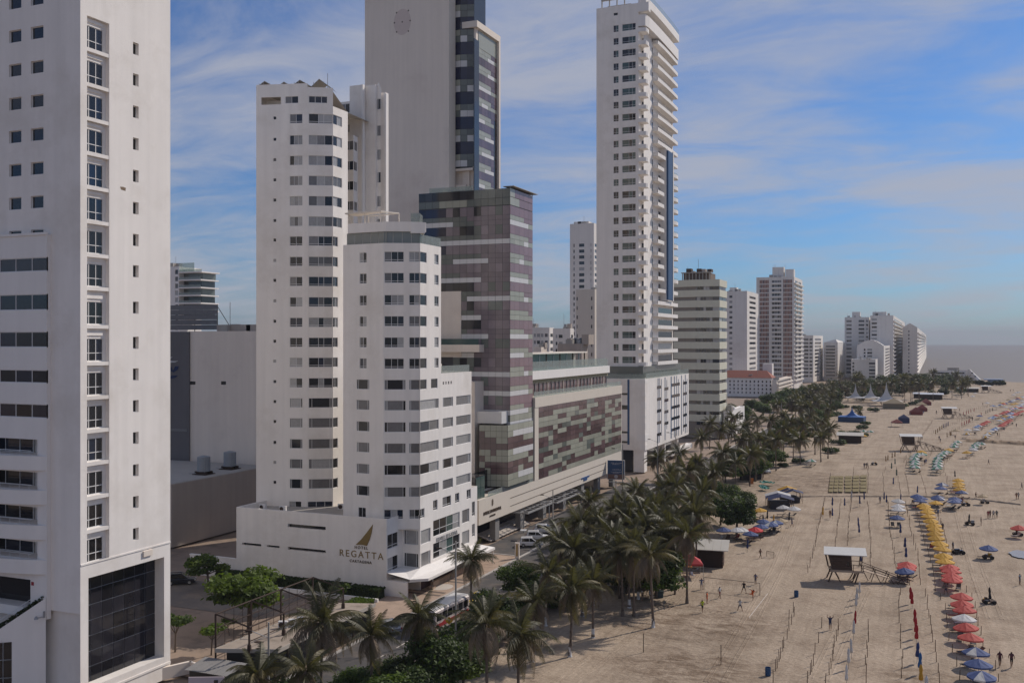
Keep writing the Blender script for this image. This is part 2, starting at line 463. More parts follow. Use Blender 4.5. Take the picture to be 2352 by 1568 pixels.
class Panels:
 """cladding panels of one thing: the largest as parts, the rest joined"""
 def __init__(s, parent, name='glass_panel', limit=295): s.p = parent; s.n = name; s.l = limit; s.items = []
 def add(s, P0, P1, u0, u1, z0, z1, mat, proud=0.05, gap=0.05):
  q = at(P0, P1, (u0 + u1) / 2)
  s.items.append(((u1 - u0) * (z1 - z0) / max(1, depth(q)) ** 2, P0, P1, u0, u1, z0, z1, mat, proud, gap))
 def done(s):
  s.items.sort(key=lambda i: -i[0])
  off = OFF[s.p.name]; rest = MB(); rm = []
  for k, (_, P0, P1, u0, u1, z0, z1, mat, proud, gap) in enumerate(s.items):
   w, h = u1 - u0 - gap, z1 - z0 - gap
   a = at(P0, P1, u0 + gap / 2, -proud)
   ex, ey = P1[0] - P0[0], P1[1] - P0[1]
   if k < s.l:
    key = (round(w, 2), round(h, 2), mat.name, proud)
    if key not in PCACHE:
     q = MB(); q.box((0, 0, 0), (w, proud + 0.02, h)); PCACHE[key] = q.mesh(s.n, mat)
    link(s.n, PCACHE[key], s.p, (a[0] - off[0], a[1] - off[1], z0 + gap / 2 - off[2]), math.atan2(ey, ex))
   else:
    if mat not in rm: rm.append(mat)
    b = at(P0, P1, u1 - gap / 2, -proud)
    c, d = at(P0, P1, u1 - gap / 2, 0.02), at(P0, P1, u0 + gap / 2, 0.02)
    za, zb = z0 + gap / 2, z1 - gap / 2
    rest.prism([a, b, c, d], za, zb, rm.index(mat))
  if rest.f: stuff(rest.build(s.n + '_field', rm, s.p))
def text(parent, s, P0, P1, u, z, size, mat, depth_=0.05, name='lettering', align='CENTER', gap=0.0, space=1.0):
 cu = bpy.data.curves.new(name, 'FONT'); cu.body = s; cu.size = size; cu.align_x = align; cu.extrude = depth_; cu.space_character = space
 cu.materials.append(mat)
 off = OFF[parent.name]; a = at(P0, P1, u, -gap - depth_)
 tmp = bpy.data.objects.new(name, cu); C.objects.link(tmp)
 me = bpy.data.meshes.new_from_object(tmp.evaluated_get(bpy.context.evaluated_depsgraph_get()))
 bpy.data.objects.remove(tmp); bpy.data.curves.remove(cu)
 o = bpy.data.objects.new(name, me); C.objects.link(o); o.parent = parent
 o.location = (a[0] - off[0], a[1] - off[1], z - off[2])
 o.rotation_euler = (R(90), 0, math.atan2(P1[1] - P0[1], P1[0] - P0[0]))
 return o
# ------------------------------------------------------------------ the setting: ground, roads, water
def sheet(name, poly, z, mat, parent=None):
 m = MB(); m.poly([(x, y, z) for x, y in poly]); return structure(m.build(name, mat))
SANDM = bpy.data.materials.new('beach_sand')
def sand_material():
 m = SANDM; m.use_nodes = True
 n = m.node_tree.nodes; L = m.node_tree.links.new
 b = n['Principled BSDF']; b.inputs['Roughness'].default_value = 0.95; b.inputs['Specular IOR Level'].default_value = 0.15
 g = n.new('ShaderNodeNewGeometry')
 def noise(scale, detail=6, rough=0.6, vscale=None, dist=0.0):
  t = n.new('ShaderNodeTexNoise'); t.inputs['Scale'].default_value = scale; t.inputs['Detail'].default_value = detail
  t.inputs['Roughness'].default_value = rough; t.inputs['Distortion'].default_value = dist
  if vscale:
   mp = n.new('ShaderNodeMapping'); mp.inputs['Scale'].default_value = vscale[:3]; mp.inputs['Rotation'].default_value = (0, 0, vscale[3])
   L(g.outputs['Position'], mp.inputs[0]); L(mp.outputs[0], t.inputs['Vector'])
  else: L(g.outputs['Position'], t.inputs['Vector'])
  return t.outputs['Fac']
 def ramp(v, a, c, ca, cb):
  r = n.new('ShaderNodeValToRGB'); r.color_ramp.elements[0].position = a; r.color_ramp.elements[1].position = c
  r.color_ramp.elements[0].color = (*ca, 1); r.color_ramp.elements[1].color = (*cb, 1); L(v, r.inputs[0]); return r.outputs[0]
 def mulc(a, c, f=1.0):
  x = n.new('ShaderNodeMixRGB'); x.blend_type = 'MULTIPLY'; x.inputs[0].default_value = f; L(a, x.inputs[1]); L(c, x.inputs[2]); return x.outputs[0]
 base = ramp(noise(0.06, 5), 0.3, 0.7, (0.365, 0.290, 0.215), (0.445, 0.355, 0.268))
 blot = ramp(noise(0.16, 9, 0.72), 0.46, 0.72, (1, 1, 1), (0.66, 0.62, 0.59))
 tracks = ramp(noise(1.0, 5, 0.6, (0.95, 0.05, 1, R(-6)), 0.9), 0.42, 0.58, (0.92, 0.915, 0.91), (1.04, 1.04, 1.04))
 fine = ramp(noise(2.2, 7, 0.7), 0.36, 0.66, (0.80, 0.79, 0.78), (1.06, 1.06, 1.06))
 debris = ramp(noise(1.3, 8, 0.8, (0.5, 1.6, 1, R(10))), 0.62, 0.72, (1, 1, 1), (0.50, 0.45, 0.41))
 # churned, damp sand on the courts and beside the market stalls
 churn = None
 for (px, py, rad) in ((1580, 1425, 13), (1590, 1535, 10), (1830, 1105, 26), (2110, 1560, 5)):
  g_ = ground(px, py)
  d = n.new('ShaderNodeVectorMath'); d.operation = 'DISTANCE'; L(g.outputs['Position'], d.inputs[0]); d.inputs[1].default_value = (g_[0], g_[1], 0)
  q = n.new('ShaderNodeMapRange'); q.inputs['From Min'].default_value = rad * 1.15; q.inputs['From Max'].default_value = rad * 0.45; L(d.outputs['Value'], q.inputs[0])
  if churn is None: churn = q.outputs[0]
  else:
   a_ = n.new('ShaderNodeMath'); a_.operation = 'MAXIMUM'; L(churn, a_.inputs[0]); L(q.outputs[0], a_.inputs[1]); churn = a_.outputs[0]
 lumps = ramp(noise(0.42, 9, 0.78, (0.7, 1.3, 1, R(14)), 0.6), 0.43, 0.60, (1.0, 1.0, 1.0), (0.50, 0.45, 0.41))
 c = mulc(mulc(mulc(mulc(base, blot), tracks), fine), debris, 0.8)
 x = n.new('ShaderNodeMixRGB'); x.blend_type = 'MULTIPLY'; L(churn, x.inputs[0]); L(c, x.inputs[1]); L(lumps, x.inputs[2])
 L(x.outputs[0], b.inputs['Base Color'])
 bp = n.new('ShaderNodeBump'); bp.inputs['Strength'].default_value = 0.9; bp.inputs['Distance'].default_value = 0.18
 hh = n.new('ShaderNodeMath'); hh.operation = 'ADD'; L(noise(1.7, 5, 0.6), hh.inputs[0])
 h2 = n.new('ShaderNodeMath'); h2.operation = 'MULTIPLY'; L(noise(0.9, 7, 0.7), h2.inputs[0]); L(churn, h2.inputs[1])
 L(h2.outputs[0], hh.inputs[1])
 L(hh.outputs[0], bp.inputs['Height']); L(bp.outputs[0], b.inputs['Normal'])
sand_material()
SEAM = bpy.data.materials.new('grey_sea')
def sea_material():
 m = SEAM; m.use_nodes = True
 n = m.node_tree.nodes; L = m.node_tree.links.new
 b = n['Principled BSDF']; b.inputs['Base Color'].default_value = (0.185, 0.165, 0.15, 1); b.inputs['Roughness'].default_value = 0.55
 b.inputs['Specular IOR Level'].default_value = 0.12
 g = n.new('ShaderNodeNewGeometry')
 t = n.new('ShaderNodeTexNoise'); t.inputs['Scale'].default_value = 0.25; t.inputs['Detail'].default_value = 6
 L(g.outputs['Position'], t.inputs['Vector'])
 bp = n.new('ShaderNodeBump'); bp.inputs['Strength'].default_value = 0.5; bp.inputs['Distance'].default_value = 0.4
 L(t.outputs['Fac'], bp.inputs['Height']); L(bp.outputs[0], b.inputs['Normal'])
sea_material()

_sea = MB(); _sea.poly([(11500 * math.cos(2 * math.pi * k / 64), 11500 * math.sin(2 * math.pi * k / 64), -0.9) for k in range(64)])
structure(_sea.build('sea', SEAM))
def shore(y): return 15 + 0.085 * max(0, y - 100)
land = [(-6000, -300), (60, -300), (60, 60)] + [(shore(y) + 1.0, y) for y in range(100, 960, 40)] + [(70, 985), (40, 1060), (0, 1150), (-40, 1230), (-120, 1330), (-6000, 1900)]
sheet('city_ground', land, -0.35, YARD)
def make_beach():
 rnd = random.Random(3)
 m = bpy.data.meshes.new('beach')
 xs_l, ys_l = -49.0, 60.0
 v = []; f = []
 ys = [60 + i * 1.3 for i in range(200)]; y = ys[-1]
 while y < 975: y += 6 + (y - 320) * 0.02; ys.append(y)
 nx = 56
 from mathutils import noise
 for y in ys:
  x0 = -49 if y < 330 else -49 - min(30, (y - 330) * 0.12)
  x1 = shore(y) + 2
  for i in range(nx + 1):
   x = x0 + (x1 - x0) * i / nx
   h = 0.10 * noise.noise(Vector((x * 0.22, y * 0.16, 1))) + 0.06 * noise.noise(Vector((x * 0.7, y * 0.7, 5)))
   edge = max(0.0, (x - (x1 - 7)) / 7)
   v.append((x, y, h - 1.1 * edge * edge if i < nx else -1.3))
 for j in range(len(ys) - 1):
  for i in range(nx):
   a = j * (nx + 1) + i
   f.append((a, a + 1, a + nx + 2, a + nx + 1))
 m.from_pydata(v, [], f); m.materials.append(SANDM)
 m.polygons.foreach_set('use_smooth', [True] * len(f)); m.update()
 structure(link('beach', m))
make_beach()
# rain pools by the waterline
WATER = pbr('pool_water', (0.30, 0.28, 0.26), 0.25, 0.1, 0.5, spec=0.3)
def pool(name, c, rx, ry, seed):
 r = random.Random(seed); m = MB()
 m.poly([(c[0] + rx * (1 + 0.25 * r.random()) * math.cos(t * math.pi / 12), c[1] + ry * (1 + 0.25 * r.random()) * math.sin(t * math.pi / 12), 0.17) for t in range(24)])
 structure(m.build(name, WATER))
pool('water_pool', ground(2352, 1275), 2.0, 3.2, 1)
# road along the coast, its kerbs and markings, pavements, forecourts
sheet('road', [(-63.4, 55), (-53.0, 55), (-53.0, 900), (-63.4, 900)], -0.02, ASPHALT)
k = MB()
for x in (-63.8, -53.0):
 k.box((x, 55, -0.3), (x + 0.4, 900, 0.11))
structure(k.build('kerb', KERB))
lm = MB()
for i in range(70):
 y = 60 + i * 6
 lm.box((-58.28, y, -0.019), (-58.12, y + 3, -0.014))
for i in range(9):
 y = 116.2 + i * 1.0
structure(lm.build('lane_marking', PAVELT))
sheet('planting_strip', [(-52.6, 55), (-46.5, 55), (-46.5, 560), (-52.6, 560)], 0.075, YARD)
m = MB(); m.box((-71.2, 107.0, -0.3), (-63.8, 153.0, 0.10)); structure(m.build('hotel_pavement', PAVE))
sheet('forecourt', [(-72.4, 153.0), (-63.8, 153.0), (-63.8, 245), (-72.4, 245)], 0.03, ASPHALT)
m = MB()
m.box((-63.9, 158, 0.0), (-63.6, 205, 0.14)); m.box((-72.3, 152.9, 0.02), (-63.8, 153.2, 0.2))
structure(m.build('forecourt_kerb', KERB))
sheet('back_yard', [(-140, 84.5), (-63.8, 84.5), (-63.8, 122), (-140, 122)], -0.04, YARD)
sheet('car_park', [(-119, 106), (-81.5, 106), (-81.5, 118.8), (-119, 118.8)], 0.0, pbr('worn_yard_tarmac', (0.17, 0.145, 0.125), 0.95, 0.25, 0.3, 0.2, 8.0, dirt=(0.27, 0.215, 0.165, 0.2)))
# pavement inlay: pale and dark bands with a disc in front of the white hotel
def inlay():
 c = (-66.2, 129.5)
 disc = MB(); ring = [(c[0] + 1.5 * math.cos(t * math.pi / 10), c[1] + 1.9 * math.sin(t * math.pi / 10), 0.108) for t in range(20)]
 disc.poly(ring); structure(disc.build('pavement_disc', PAVELT))
 b = MB()
 for i in range(7):
  y = 124.5 + i * 1.6
  if abs(y + .4 - c[1]) < 2.1: continue
  b.quad((-69.3, y, 0.106), (-64.2, y, 0.106), (-64.2, y + 0.75, 0.106), (-69.3, y + 0.75, 0.106))
 structure(b.build('pavement_band', PAVEDK))
inlay()

# ------------------------------------------------------------------ building 1: the tall white tower in front, its sunlit flank to the sea
def left_tower():
 X, Y = -75.5, 71.4
 B = thing('white_tower', 'tall white tower nearest the viewer with a recessed window strip and dark glazed base', 'tower', (X, Y, 0))
 P0, P1 = (X, Y), (X, 83.6)
 mb = MB(); TOP = 74.0
 u = lambda px: along(P0, P1, px)
 Q0, Q1 = (-118.0, Y), (X, Y)
 v = lambda px: along(Q0, Q1, px)
 tz = lambda py, px: height(py, depth(at(P0, P1, u(px))))
 # sunlit flank
 su0, su1 = u(200), u(251); sz0, sz1 = tz(1292, 222), tz(44, 222)
 big = (u(203), u(377), 2.4, tz(1327, 203))
 holes = [(su0, su1, sz0, sz1, None)]
 for y in (112.5, 184, 257.6, 330.9, 404.5, 478.2, 551.3, 623, 706.4, 787, 859.5, 932.4, 1005.6, 1079.7, 1152.7, 1225.7):
  z = tz(y, 312); holes.append((u(305.5), u(318.5), z - 0.62, z + 0.62, 'one'))
 wall(mb, P0, P1, big[3] + 0.5, TOP, [h[:4] for h in holes], 0.42)
 for h in holes[1:]: window(B, P0, P1, h[0], h[1], h[2], h[3], 'one', 0.42)
 wall(mb, P0, P1, 0, big[3] + 0.5, [big], 1.32)
 # recessed strip: inner wall, windows, a ledge under each
 i0, i1 = offset(P0, P1, 0.42)
 rows = (61.7, 141.5, 219.5, 298.2, 375.5, 453.5, 529.6, 605.5, 692.6, 777.2, 855.2, 931.3, 1005.8, 1083.3, 1158.9, 1236.7)
 iw = []
 led = MB()
 for k_, y in enumerate(rows):
  zt = tz(y, 222); zb = zt - 2.22
  iw.append((su0 + 0.12, u(244.5), zb, zt, 'six'))
  a, b = at(P0, P1, su0), at(P0, P1, su1)
  led.box((X - 0.42, a[1] + 0.004, zb - 0.42), (X - 0.03, b[1] - 0.004, zb - 0.06))
  led.box((X - 0.42, a[1] + 0.05, zt + 0.30), (X - 0.30, a[1] + (b[1] - a[1]) * 0.80, zt + 0.62))
 keep = MB()
 wall(keep, at(i0, i1, su0), at(i0, i1, su1), sz0, sz1, [(w[0] - su0, w[1] - su0, w[2], w[3]) for w in iw], 0.16)
 for w in iw: window(B, at(i0, i1, su0), at(i0, i1, su1), w[0] - su0, w[1] - su0, w[2], w[3], 'six', 0.16)
 keep.build('strip_wall', WHITE, B); led.build('window_ledge', WHITE, B)
 # glazed base: 7 x 7 panes behind a deep reveal
 g0, g1 = offset(P0, P1, 1.3)
 a, b = at(g0, g1, big[0]), at(g0, g1, big[1])
 gw = math.hypot(b[0] - a[0], b[1] - a[1])
 back = MB(); wall(back, a, b, big[2], big[3]); back.build('glazing_back', pbr('grey_mullion', (.20, .20, .21), .6, .1, 1.0), B)
 pn = Panels(B, 'glass_pane')
 smoke = pbr('smoked_glass', (0.022, 0.021, 0.026), 0.08, 0.35, 0.35, spec=0.5, rnd=0.5)
 for i in range(7):
  for j in range(7):
   pn.add(a, b, gw * i / 7, gw * (i + 1) / 7, big[2] + (big[3] - big[2]) * j / 7, big[2] + (big[3] - big[2]) * (j + 1) / 7, smoke, 0.05, 0.09)
 pn.done()
 trim = MB()
 trim.box((X - 0.02, Y + 0.02, big[3] + 1.35), (X + 0.07, 83.58, big[3] + 1.5)); trim.build('base_moulding', WHITE, B)
 trim = MB(); trim.box((X - 0.02, Y + 0.3, 1.5), (X + 0.10, 83.55, 1.72)); trim.build('base_moulding', WHITE, B)
 trim = MB(); trim.box((X - 0.02, u(328) + Y, big[3] + 0.62), (X + 0.16, u(348) + Y, big[3] + 1.2))
 trim.build('wall_plaque', CREAM, B)
 # spalled patch on the flank and a broken ledge
 pt = MB(); pu = u(283); pz = tz(433, 283)
 pt.poly([(X + 0.004, Y + pu - 0.42, pz + 0.12), (X + 0.004, Y + pu - 0.3, pz - 0.16), (X + 0.004, Y + pu + 0.3, pz - 0.22), (X + 0.004, Y + pu + 0.36, pz + 0.1), (X + 0.004, Y + pu, pz + 0.16)])
 pt.build('spalled_patch', pbr('bare_render', (0.22, 0.16, 0.11), 0.95, 0.3, 3.0), B)
 # shaded flank (faces the viewer): square windows above, ribbon windows and balconies in a block that stands proud
 sw = []
 for y in (69, 147, 224, 300, 377, 453.5, 530, -8):
  z = height(y, 98.6)
  for (pa, pb) in ((20.7, 49), (70.7, 99.8), (-32, -4)):
   sw.append((v(pa), v(pb), z - 1.22, z, 'one'))
 zb = 46.4
 face(B, mb, Q0, Q1, zb, TOP, sw, 0.28)
 edge = v(117)
 p_ = at(Q0, Q1, edge)
 wall(mb, p_, Q1, 9.8, zb)
 # proud block
 W0, W1 = (-118.0, Y - 0.5), (p_[0], Y - 0.5)
 vv = lambda px: along(W0, W1, px)
 rib = []
 for (ya, yb) in ((594, 625), (677, 712.6), (762, 797), (848.6, 878), (926, 957)):
  za, zc = height(yb, 98.2), height(ya, 98.2)
  rib.append((vv(-2), vv(113), za, zc, 'three')); rib.append((vv(-60), vv(-8), za, zc, 'two'))
 bal = []
 for (ya, yb) in ((1006.5, 1043.5), (1081, 1121), (1160, 1200), (1238.5, 1278)):
  bal.append((vv(-60), vv(86), height(yb, 98), height(ya, 98), None))
 gar = (vv(-60), vv(70), height(1390, 98), height(1326, 98), None)
 zlow = 9.0
 return B, mb, W0, W1, vv, rib, bal, gar, zlow, zb, p_, TOP, X, Y, Q0
def left_tower_all():
 B, mb, W0, W1, vv, rib, bal, gar, zlow, zb, p_, TOP, X, Y, Q0 = left_tower()
 # balcony storeys are cut as deep recesses
 blk = MB()
 wall(blk, W0, W1, zlow, zb, [w[:4] for w in rib] + [b[:4] for b in bal] + [gar[:4]], 0.16)
 for w in rib: window(B, W0, W1, w[0], w[1], w[2], w[3], w[4], 0.16)
 blk.quad((W1[0], W1[1], zlow), (p_[0], p_[1] + 0.01, zlow), (p_[0], p_[1] + 0.01, zb), (W1[0], W1[1], zb))
 blk.quad((W0[0], W0[1], zb), (W1[0], W1[1], zb), (p_[0], Y + 0.01, zb), (W0[0], Y + 0.01, zb))
 blk.box((W0[0], Y - 0.62, zb - 0.02), (p_[0] + 0.08, Y - 0.40, zb + 0.22))
 blk.build('ribbon_window_block', WHITE2, B)
 # inside the balconies
 inn = MB(); glz = MB(); rail = MB()
 for b in bal + [gar]:
  a0, a1 = at(W0, W1, b[0]), at(W0, W1, b[1])
  y0, y1 = W0[1] + 0.16, W0[1] + 2.2
  inn.quad((a0[0], y1, b[2]), (a1[0], y1, b[2]), (a1[0], y1, b[3]), (a0[0], y1, b[3]))
  inn.quad((a1[0], y0, b[2]), (a1[0], y1, b[2]), (a1[0], y1, b[3]), (a1[0], y0, b[3]))
  inn.quad((a0[0], y0, b[3]), (a1[0], y0, b[3]), (a1[0], y1, b[3]), (a0[0], y1, b[3]))
  inn.quad((a0[0], y0, b[2]), (a1[0], y0, b[2]), (a1[0], y1, b[2]), (a0[0], y1, b[2]))
 inn.build('balcony_recess', WHITE2, B)
 for b in bal:
  a1 = at(W0, W1, b[1])
  D0, D1 = (W0[0], W0[1] + 1.98), (a1[0], W0[1] + 1.98)
  window(B, D0, D1, b[0] - 0.0, vv(38), b[2], b[3] - 0.1, 'three', 0.1, name='balcony_door')
  pa = MB(); bx = at(W0, W1, vv(108))[0]; pts = [(W0[0], Y - 1.9)] + [(-88 + (bx + 88) * t / 8, Y - .5 - 1.4 * math.cos(t / 8 * math.pi / 2) ** .8) for t in range(9)]
  for p, q in zip(pts, pts[1:]): pa.prism([p, q, (q[0] - .05, q[1] + .16), (p[0] - .05, p[1] + .16)], b[2] - 1.35, b[2] + .03)
  pa.poly([p + (b[2] - 1.3,) for p in pts] + [(W0[0], Y - .5, b[2] - 1.3)]); pa.build('curved_parapet', WHITE2, B)
  rl = MB(); rl.tube((W0[0], W0[1] + 0.05, b[2] + 0.45), (a1[0] - 0.9, W0[1] + 0.05, b[2] + 0.45), 0.035)
  for i in range(8):
   x = a1[0] - 1.2 - i * 1.3
   rl.tube((x, W0[1] + 0.05, b[2]), (x, W0[1] + 0.05, b[2] + 0.45), 0.02, None, 4)
  rl.build('balcony_rail', FRAME, B)
 gd = MB(); a1 = at(W0, W1, gar[1]); gd.quad((W0[0], W0[1] + 1.6, gar[2]), (a1[0] - 0.01, W0[1] + 1.6, gar[2]), (a1[0] - 0.01, W0[1] + 1.6, gar[3]), (W0[0], W0[1] + 1.6, gar[3]))
 gd.build('garage_dark_sheet', GLASS, B)  # dark sheet across the garage opening, standing in for the shade inside
 sg = MB(); q = at(W0, W1, vv(75)); z = height(1334, 98); sg.box((q[0] - 0.17, q[1] - 0.03, z - 0.17), (q[0] + 0.17, q[1] - 0.004, z + 0.17)); sg.build('red_sign', pbr('red_sign_face', (0.30, 0.02, 0.03), 0.5, 0.05), B)
 # the set-back foot, roof and rear
 foot = MB(); foot.box((-118, Y + 0.35, 0), (X - 0.004, Y + 0.9, 9.8)); foot.quad((-118, Y, 9.8), (X, Y, 9.8), (X, Y + 0.4, 9.8), (-118, Y + 0.4, 9.8)); foot.build('foot_wall', WHITEOLD, B)
 roof = MB(); roof.quad((-118, Y, TOP), (X, Y, TOP), (X, 83.6, TOP), (-118, 83.6, TOP)); roof.quad((X, 83.6, 0), (-118, 83.6, 0), (-118, 83.6, TOP), (X, 83.6, TOP)); roof.quad((-118, 83.6, 0), (-118, Y, 0), (-118, Y, TOP), (-118, 83.6, TOP)); roof.build('rear_wall', WHITEOLD, B)
 mb.build('wall', WHITE, B)
 # low entrance wing curving out towards the viewer
 A, D = on_y(-60, 67.4), (-79.4, 70.85)
 Lw = math.dist(A, D); u0_ = along(A, D, 0)
 wz = lambda u: 11.1 - (Lw - u) * 2.8 / (Lw - u0_)
 wing = MB(); ug = along(A, D, 27)
 def wq(ua, ub, za, zb=None, d=0.0):
  a, b = at(A, D, ua, d), at(A, D, ub, d)
  wing.quad(a + (za,), b + (za,), b + (wz(ub) if zb is None else zb,), a + (wz(ua) if zb is None else zb,))
 wq(ug, Lw, 0); wq(0, ug, 7.0); wing.quad(at(A, D, ug) + (0,), at(A, D, ug, .25) + (0,), at(A, D, ug, .25) + (7,), at(A, D, ug) + (7,))
 a, b = at(A, D, 0, 1.7), at(A, D, Lw, 1.7); wing.quad(A + (wz(0) - .02,), D + (wz(Lw) - .02,), b + (wz(Lw) - .02,), a + (wz(0) - .02,))
 wing.build('entrance_wing', WHITE2, B)
 wp = Panels(B, 'wing_glass_pane'); E0, E1 = offset(A, D, 0.2)
 for i in range(4):
  for j in range(4): wp.add(E0, E1, ug * i / 4, ug * (i + 1) / 4, 1.74 * j, 1.74 * (j + 1), GLASS, 0.04, 0.07)
 wp.done()
 rl = MB(); a, d = at(A, D, u0_ - 2, 1.3), at(A, D, Lw - 1.6, 1.3)
 rl.tube(a + (wz(u0_ - 2) + .8,), d + (wz(Lw - 1.6) + .8,), 0.035)
 for i in range(7):
  u = u0_ - 2 + (Lw - 1.6 - u0_ + 2) * i / 6; p = at(A, D, u, 1.3); rl.tube(p + (wz(u) - .1,), p + (wz(u) + .8,), 0.025, None, 4)
 rl.build('terrace_rail', FRAME, B)
 # planter on the wing
 PL = thing('planter_bed', 'low overgrown planter along the top of the white entrance wing', 'planter', (D[0], D[1], 11))
 pm = MB(); rnd = random.Random(5)
 for i in range(1100):
  u = rnd.uniform(0.1, Lw - .1); p = at(A, D, u, rnd.uniform(0.12, 1.1)); z = wz(u) + rnd.uniform(0.0, 0.42); s = rnd.uniform(0.06, 0.15)
  a = Vector((rnd.uniform(-1, 1), rnd.uniform(-1, 1), rnd.uniform(-.4, .8))).normalized() * s; b = Vector((rnd.uniform(-1, 1), rnd.uniform(-1, 1), rnd.uniform(-.4, .8))).normalized() * s
  c = Vector((p[0], p[1], z)); pm.quad(c - a, c + b, c + a, c - b)
 pm.build('foliage', LEAFD, PL)
 # floodlight bracketed to the wing wall
 fl = thing('floodlight', 'grey floodlight bracketed to the white entrance wing wall', 'lamp', (D[0], D[1], 8.4))
 u0 = along(A, D, 92); p = at(A, D, u0, -0.02); z = height(1413, depth(p)); pu = at(A, D, u0 + .35, -0.02)
 q = MB(); q.box((pu[0] - 0.02, pu[1] - 0.08, z - 0.2), (pu[0] + 0.10, pu[1] + 0.1, z + 0.42)); q.tube((pu[0] + 0.05, pu[1], z - 0.1), at(A, D, u0 - .1, -0.45) + (z - 0.1,), 0.05); q.build('bracket', STEELG, fl)
 q = MB(); c = at(A, D, u0 - 0.2, -0.5); q.lathe([(0.0, 0.12), (0.1, 0.11), (0.15, 0.0), (0.22, -0.16), (0.0, -0.16)], 10, (c[0], c[1], z - 0.05)); q.build('lamp_head', STEELG, fl)
left_tower_all()

# ------------------------------------------------------------------ building 2: the white waterfront hotel (podium + front tower)
def regatta():
 yW = 122.0
 B = thing('white_hotel', 'white hotel with gold sail emblem on its blank podium wall', 'hotel', (-71.3, yW, 0))
 mb = MB()
 W0, W1 = on_y(543, yW), on_y(888, yW)
 u = lambda px: along(W0, W1, px)
 ZP = 10.9
 tz = lambda py, px: height(py, depth(at(W0, W1, u(px))))
 sl = []
 for (pa, pb, ya, yb) in ((661, 748, 1205.5, 1213.5), (556, 600, 1247, 1252.5), (613, 642, 1252, 1257), (661, 748, 1259, 1265.5)):
  sl.append((u(pa), u(pb), tz(yb, (pa + pb) / 2), tz(ya, (pa + pb) / 2)))
 wall(mb, W0, W1, 0, ZP, sl, 0.5)
 dk = MB()
 for s in sl:
  a, b = at(W0, W1, s[0], 0.45), at(W0, W1, s[1], 0.45)
  dk.quad((a[0], a[1], s[2]), (b[0], b[1], s[2]), (b[0], b[1], s[3]), (a[0], a[1], s[3]))
 dk.build('slot_glazing', GLASS, B)
 # podium flank, return and street front
 C0 = W1; C1 = on_x(925, C0[0])
 D0 = C1; D1 = on_y(965, C1[1])
 E0 = D1; E1 = on_x(1013, D1[0]); E2 = on_x(1083, D1[0]); E3 = on_x(1096, D1[0])
 fl = lambda pts: pts
 wz = [(8.6, 6.55), (5.3, 3.3)]
 face(B, mb, C0, C1, 0, ZP, [(along(C0, C1, 890), along(C0, C1, 914.5), b, a, 'low2') for a, b in wz], 0.18)
 face(B, mb, D0, D1, 0, ZP + 0.02, [(along(D0, D1, 928), along(D0, D1, 960.6), b, a, 'side') for a, b in wz], 0.18)
 # front tower plan, counter-clockwise from the slot beside the rear tower
 A = (on_y(789, 127.5)); Bp = (-80.15, 124.7); Cp = (-73.1, 124.3); D = D1
 zr = lambda y, t=144.5: height(y, t)
 rows = [592, 640, 690, 738, 786, 834]
 low = [882, 929, 978, 1026, 1075, 1125]
 ZT = 50.2
 f1 = []; f2 = []; f3 = []
 for y in rows:
  z = zr(y, 145)
  f1.append((along(Bp, Cp, 825.9), along(Bp, Cp, 842), z - 0.74, z + 0.74, 'low2'))
  f2.append((along(Cp, D, 882.9), along(Cp, D, 927.8), z - 0.74, z + 0.74, 'low3'))
  f2.append((along(Cp, D, 939.7), along(Cp, D, 965.5), z - 0.74, z + 0.74, 'low2'))
  f3.append((0.0, along(E0, E1, 980), z - 0.74, z + 0.74, 'one'))
  f3.append((along(E0, E1, 997.9), along(E0, E1, 1007.6), z - 0.74, z + 0.74, 'low2'))
 for i, y in enumerate(low):
  z = zr(y, 145)
  f1.append((along(Bp, Cp, 819), along(Bp, Cp, 848), z - 0.72, z + 0.72, 'side'))
  f2.append((along(Cp, D, 882.9), along(Cp, D, 932), z - 0.72, z + 0.72, 'side'))
  f2.append((along(Cp, D, 939.7), along(Cp, D, 965.5), z - 0.72, z + 0.72, 'sideL'))
  if i == 0:
   f3.append((0.0, along(E0, E1, 980), z - 0.72, z + 0.72, 'one')); f3.append((along(E0, E1, 990), along(E0, E1, 1005), z - 0.72, z + 0.72, 'one'))
  else: f3.append((0.0, along(E0, E1, 1007.6), z - 0.72, z + 0.72, 'sideR' if i % 2 else 'two'))
 zl = zr(1174, 145)
 f1.append((along(Bp, Cp, 823), along(Bp, Cp, 840), zl - 1.0, zl + 0.65, 'two'))
 f2.append((along(Cp, D, 882), along(Cp, D, 926), zl - 0.75, zl + 0.6, 'low3')); f2.append((along(Cp, D, 940), along(Cp, D, 965.5), zl - 0.75, zl + 0.6, 'low2'))
 f3.append((0.0, along(E0, E1, 975), zl - 0.75, zl + 0.6, 'low2'))
 for px in (995, 1045.6): pass
 # narrow windows in the return beside the slot
 f0 = [(0.5, 1.1, zr(y, 146) - 0.74, zr(y, 146) + 0.74, 'one') for y in rows + low]
 face(B, mb, A, Bp, ZP - 2, ZT, f0, 0.16)
 face(B, mb, Bp, Cp, ZP - 2, ZT, f1, 0.16)
 face(B, mb, Cp, D, ZP - 2, ZT, f2, 0.16)
 # street facade: tower slice, then the lower block
 e = lambda px: along(E0, E3, px)
 st = []
 for a, b in wz: st.append((e(966.5), e(989), b, a, 'side'))
 st.append((e(995), e(1056), 7.0, 9.4, 'grid')); st.append((e(995), e(1056), 3.7, 6.0, 'grid'))
 st += [(e(1061), e(1078), 7.3, 9.4, 'side'), (e(1061), e(1078), 3.9, 6.0, 'side'), (e(1084), e(1091), 7.9, 10.2, 'low2'), (e(1084), e(1091), 4.6, 6.6, 'low2')]
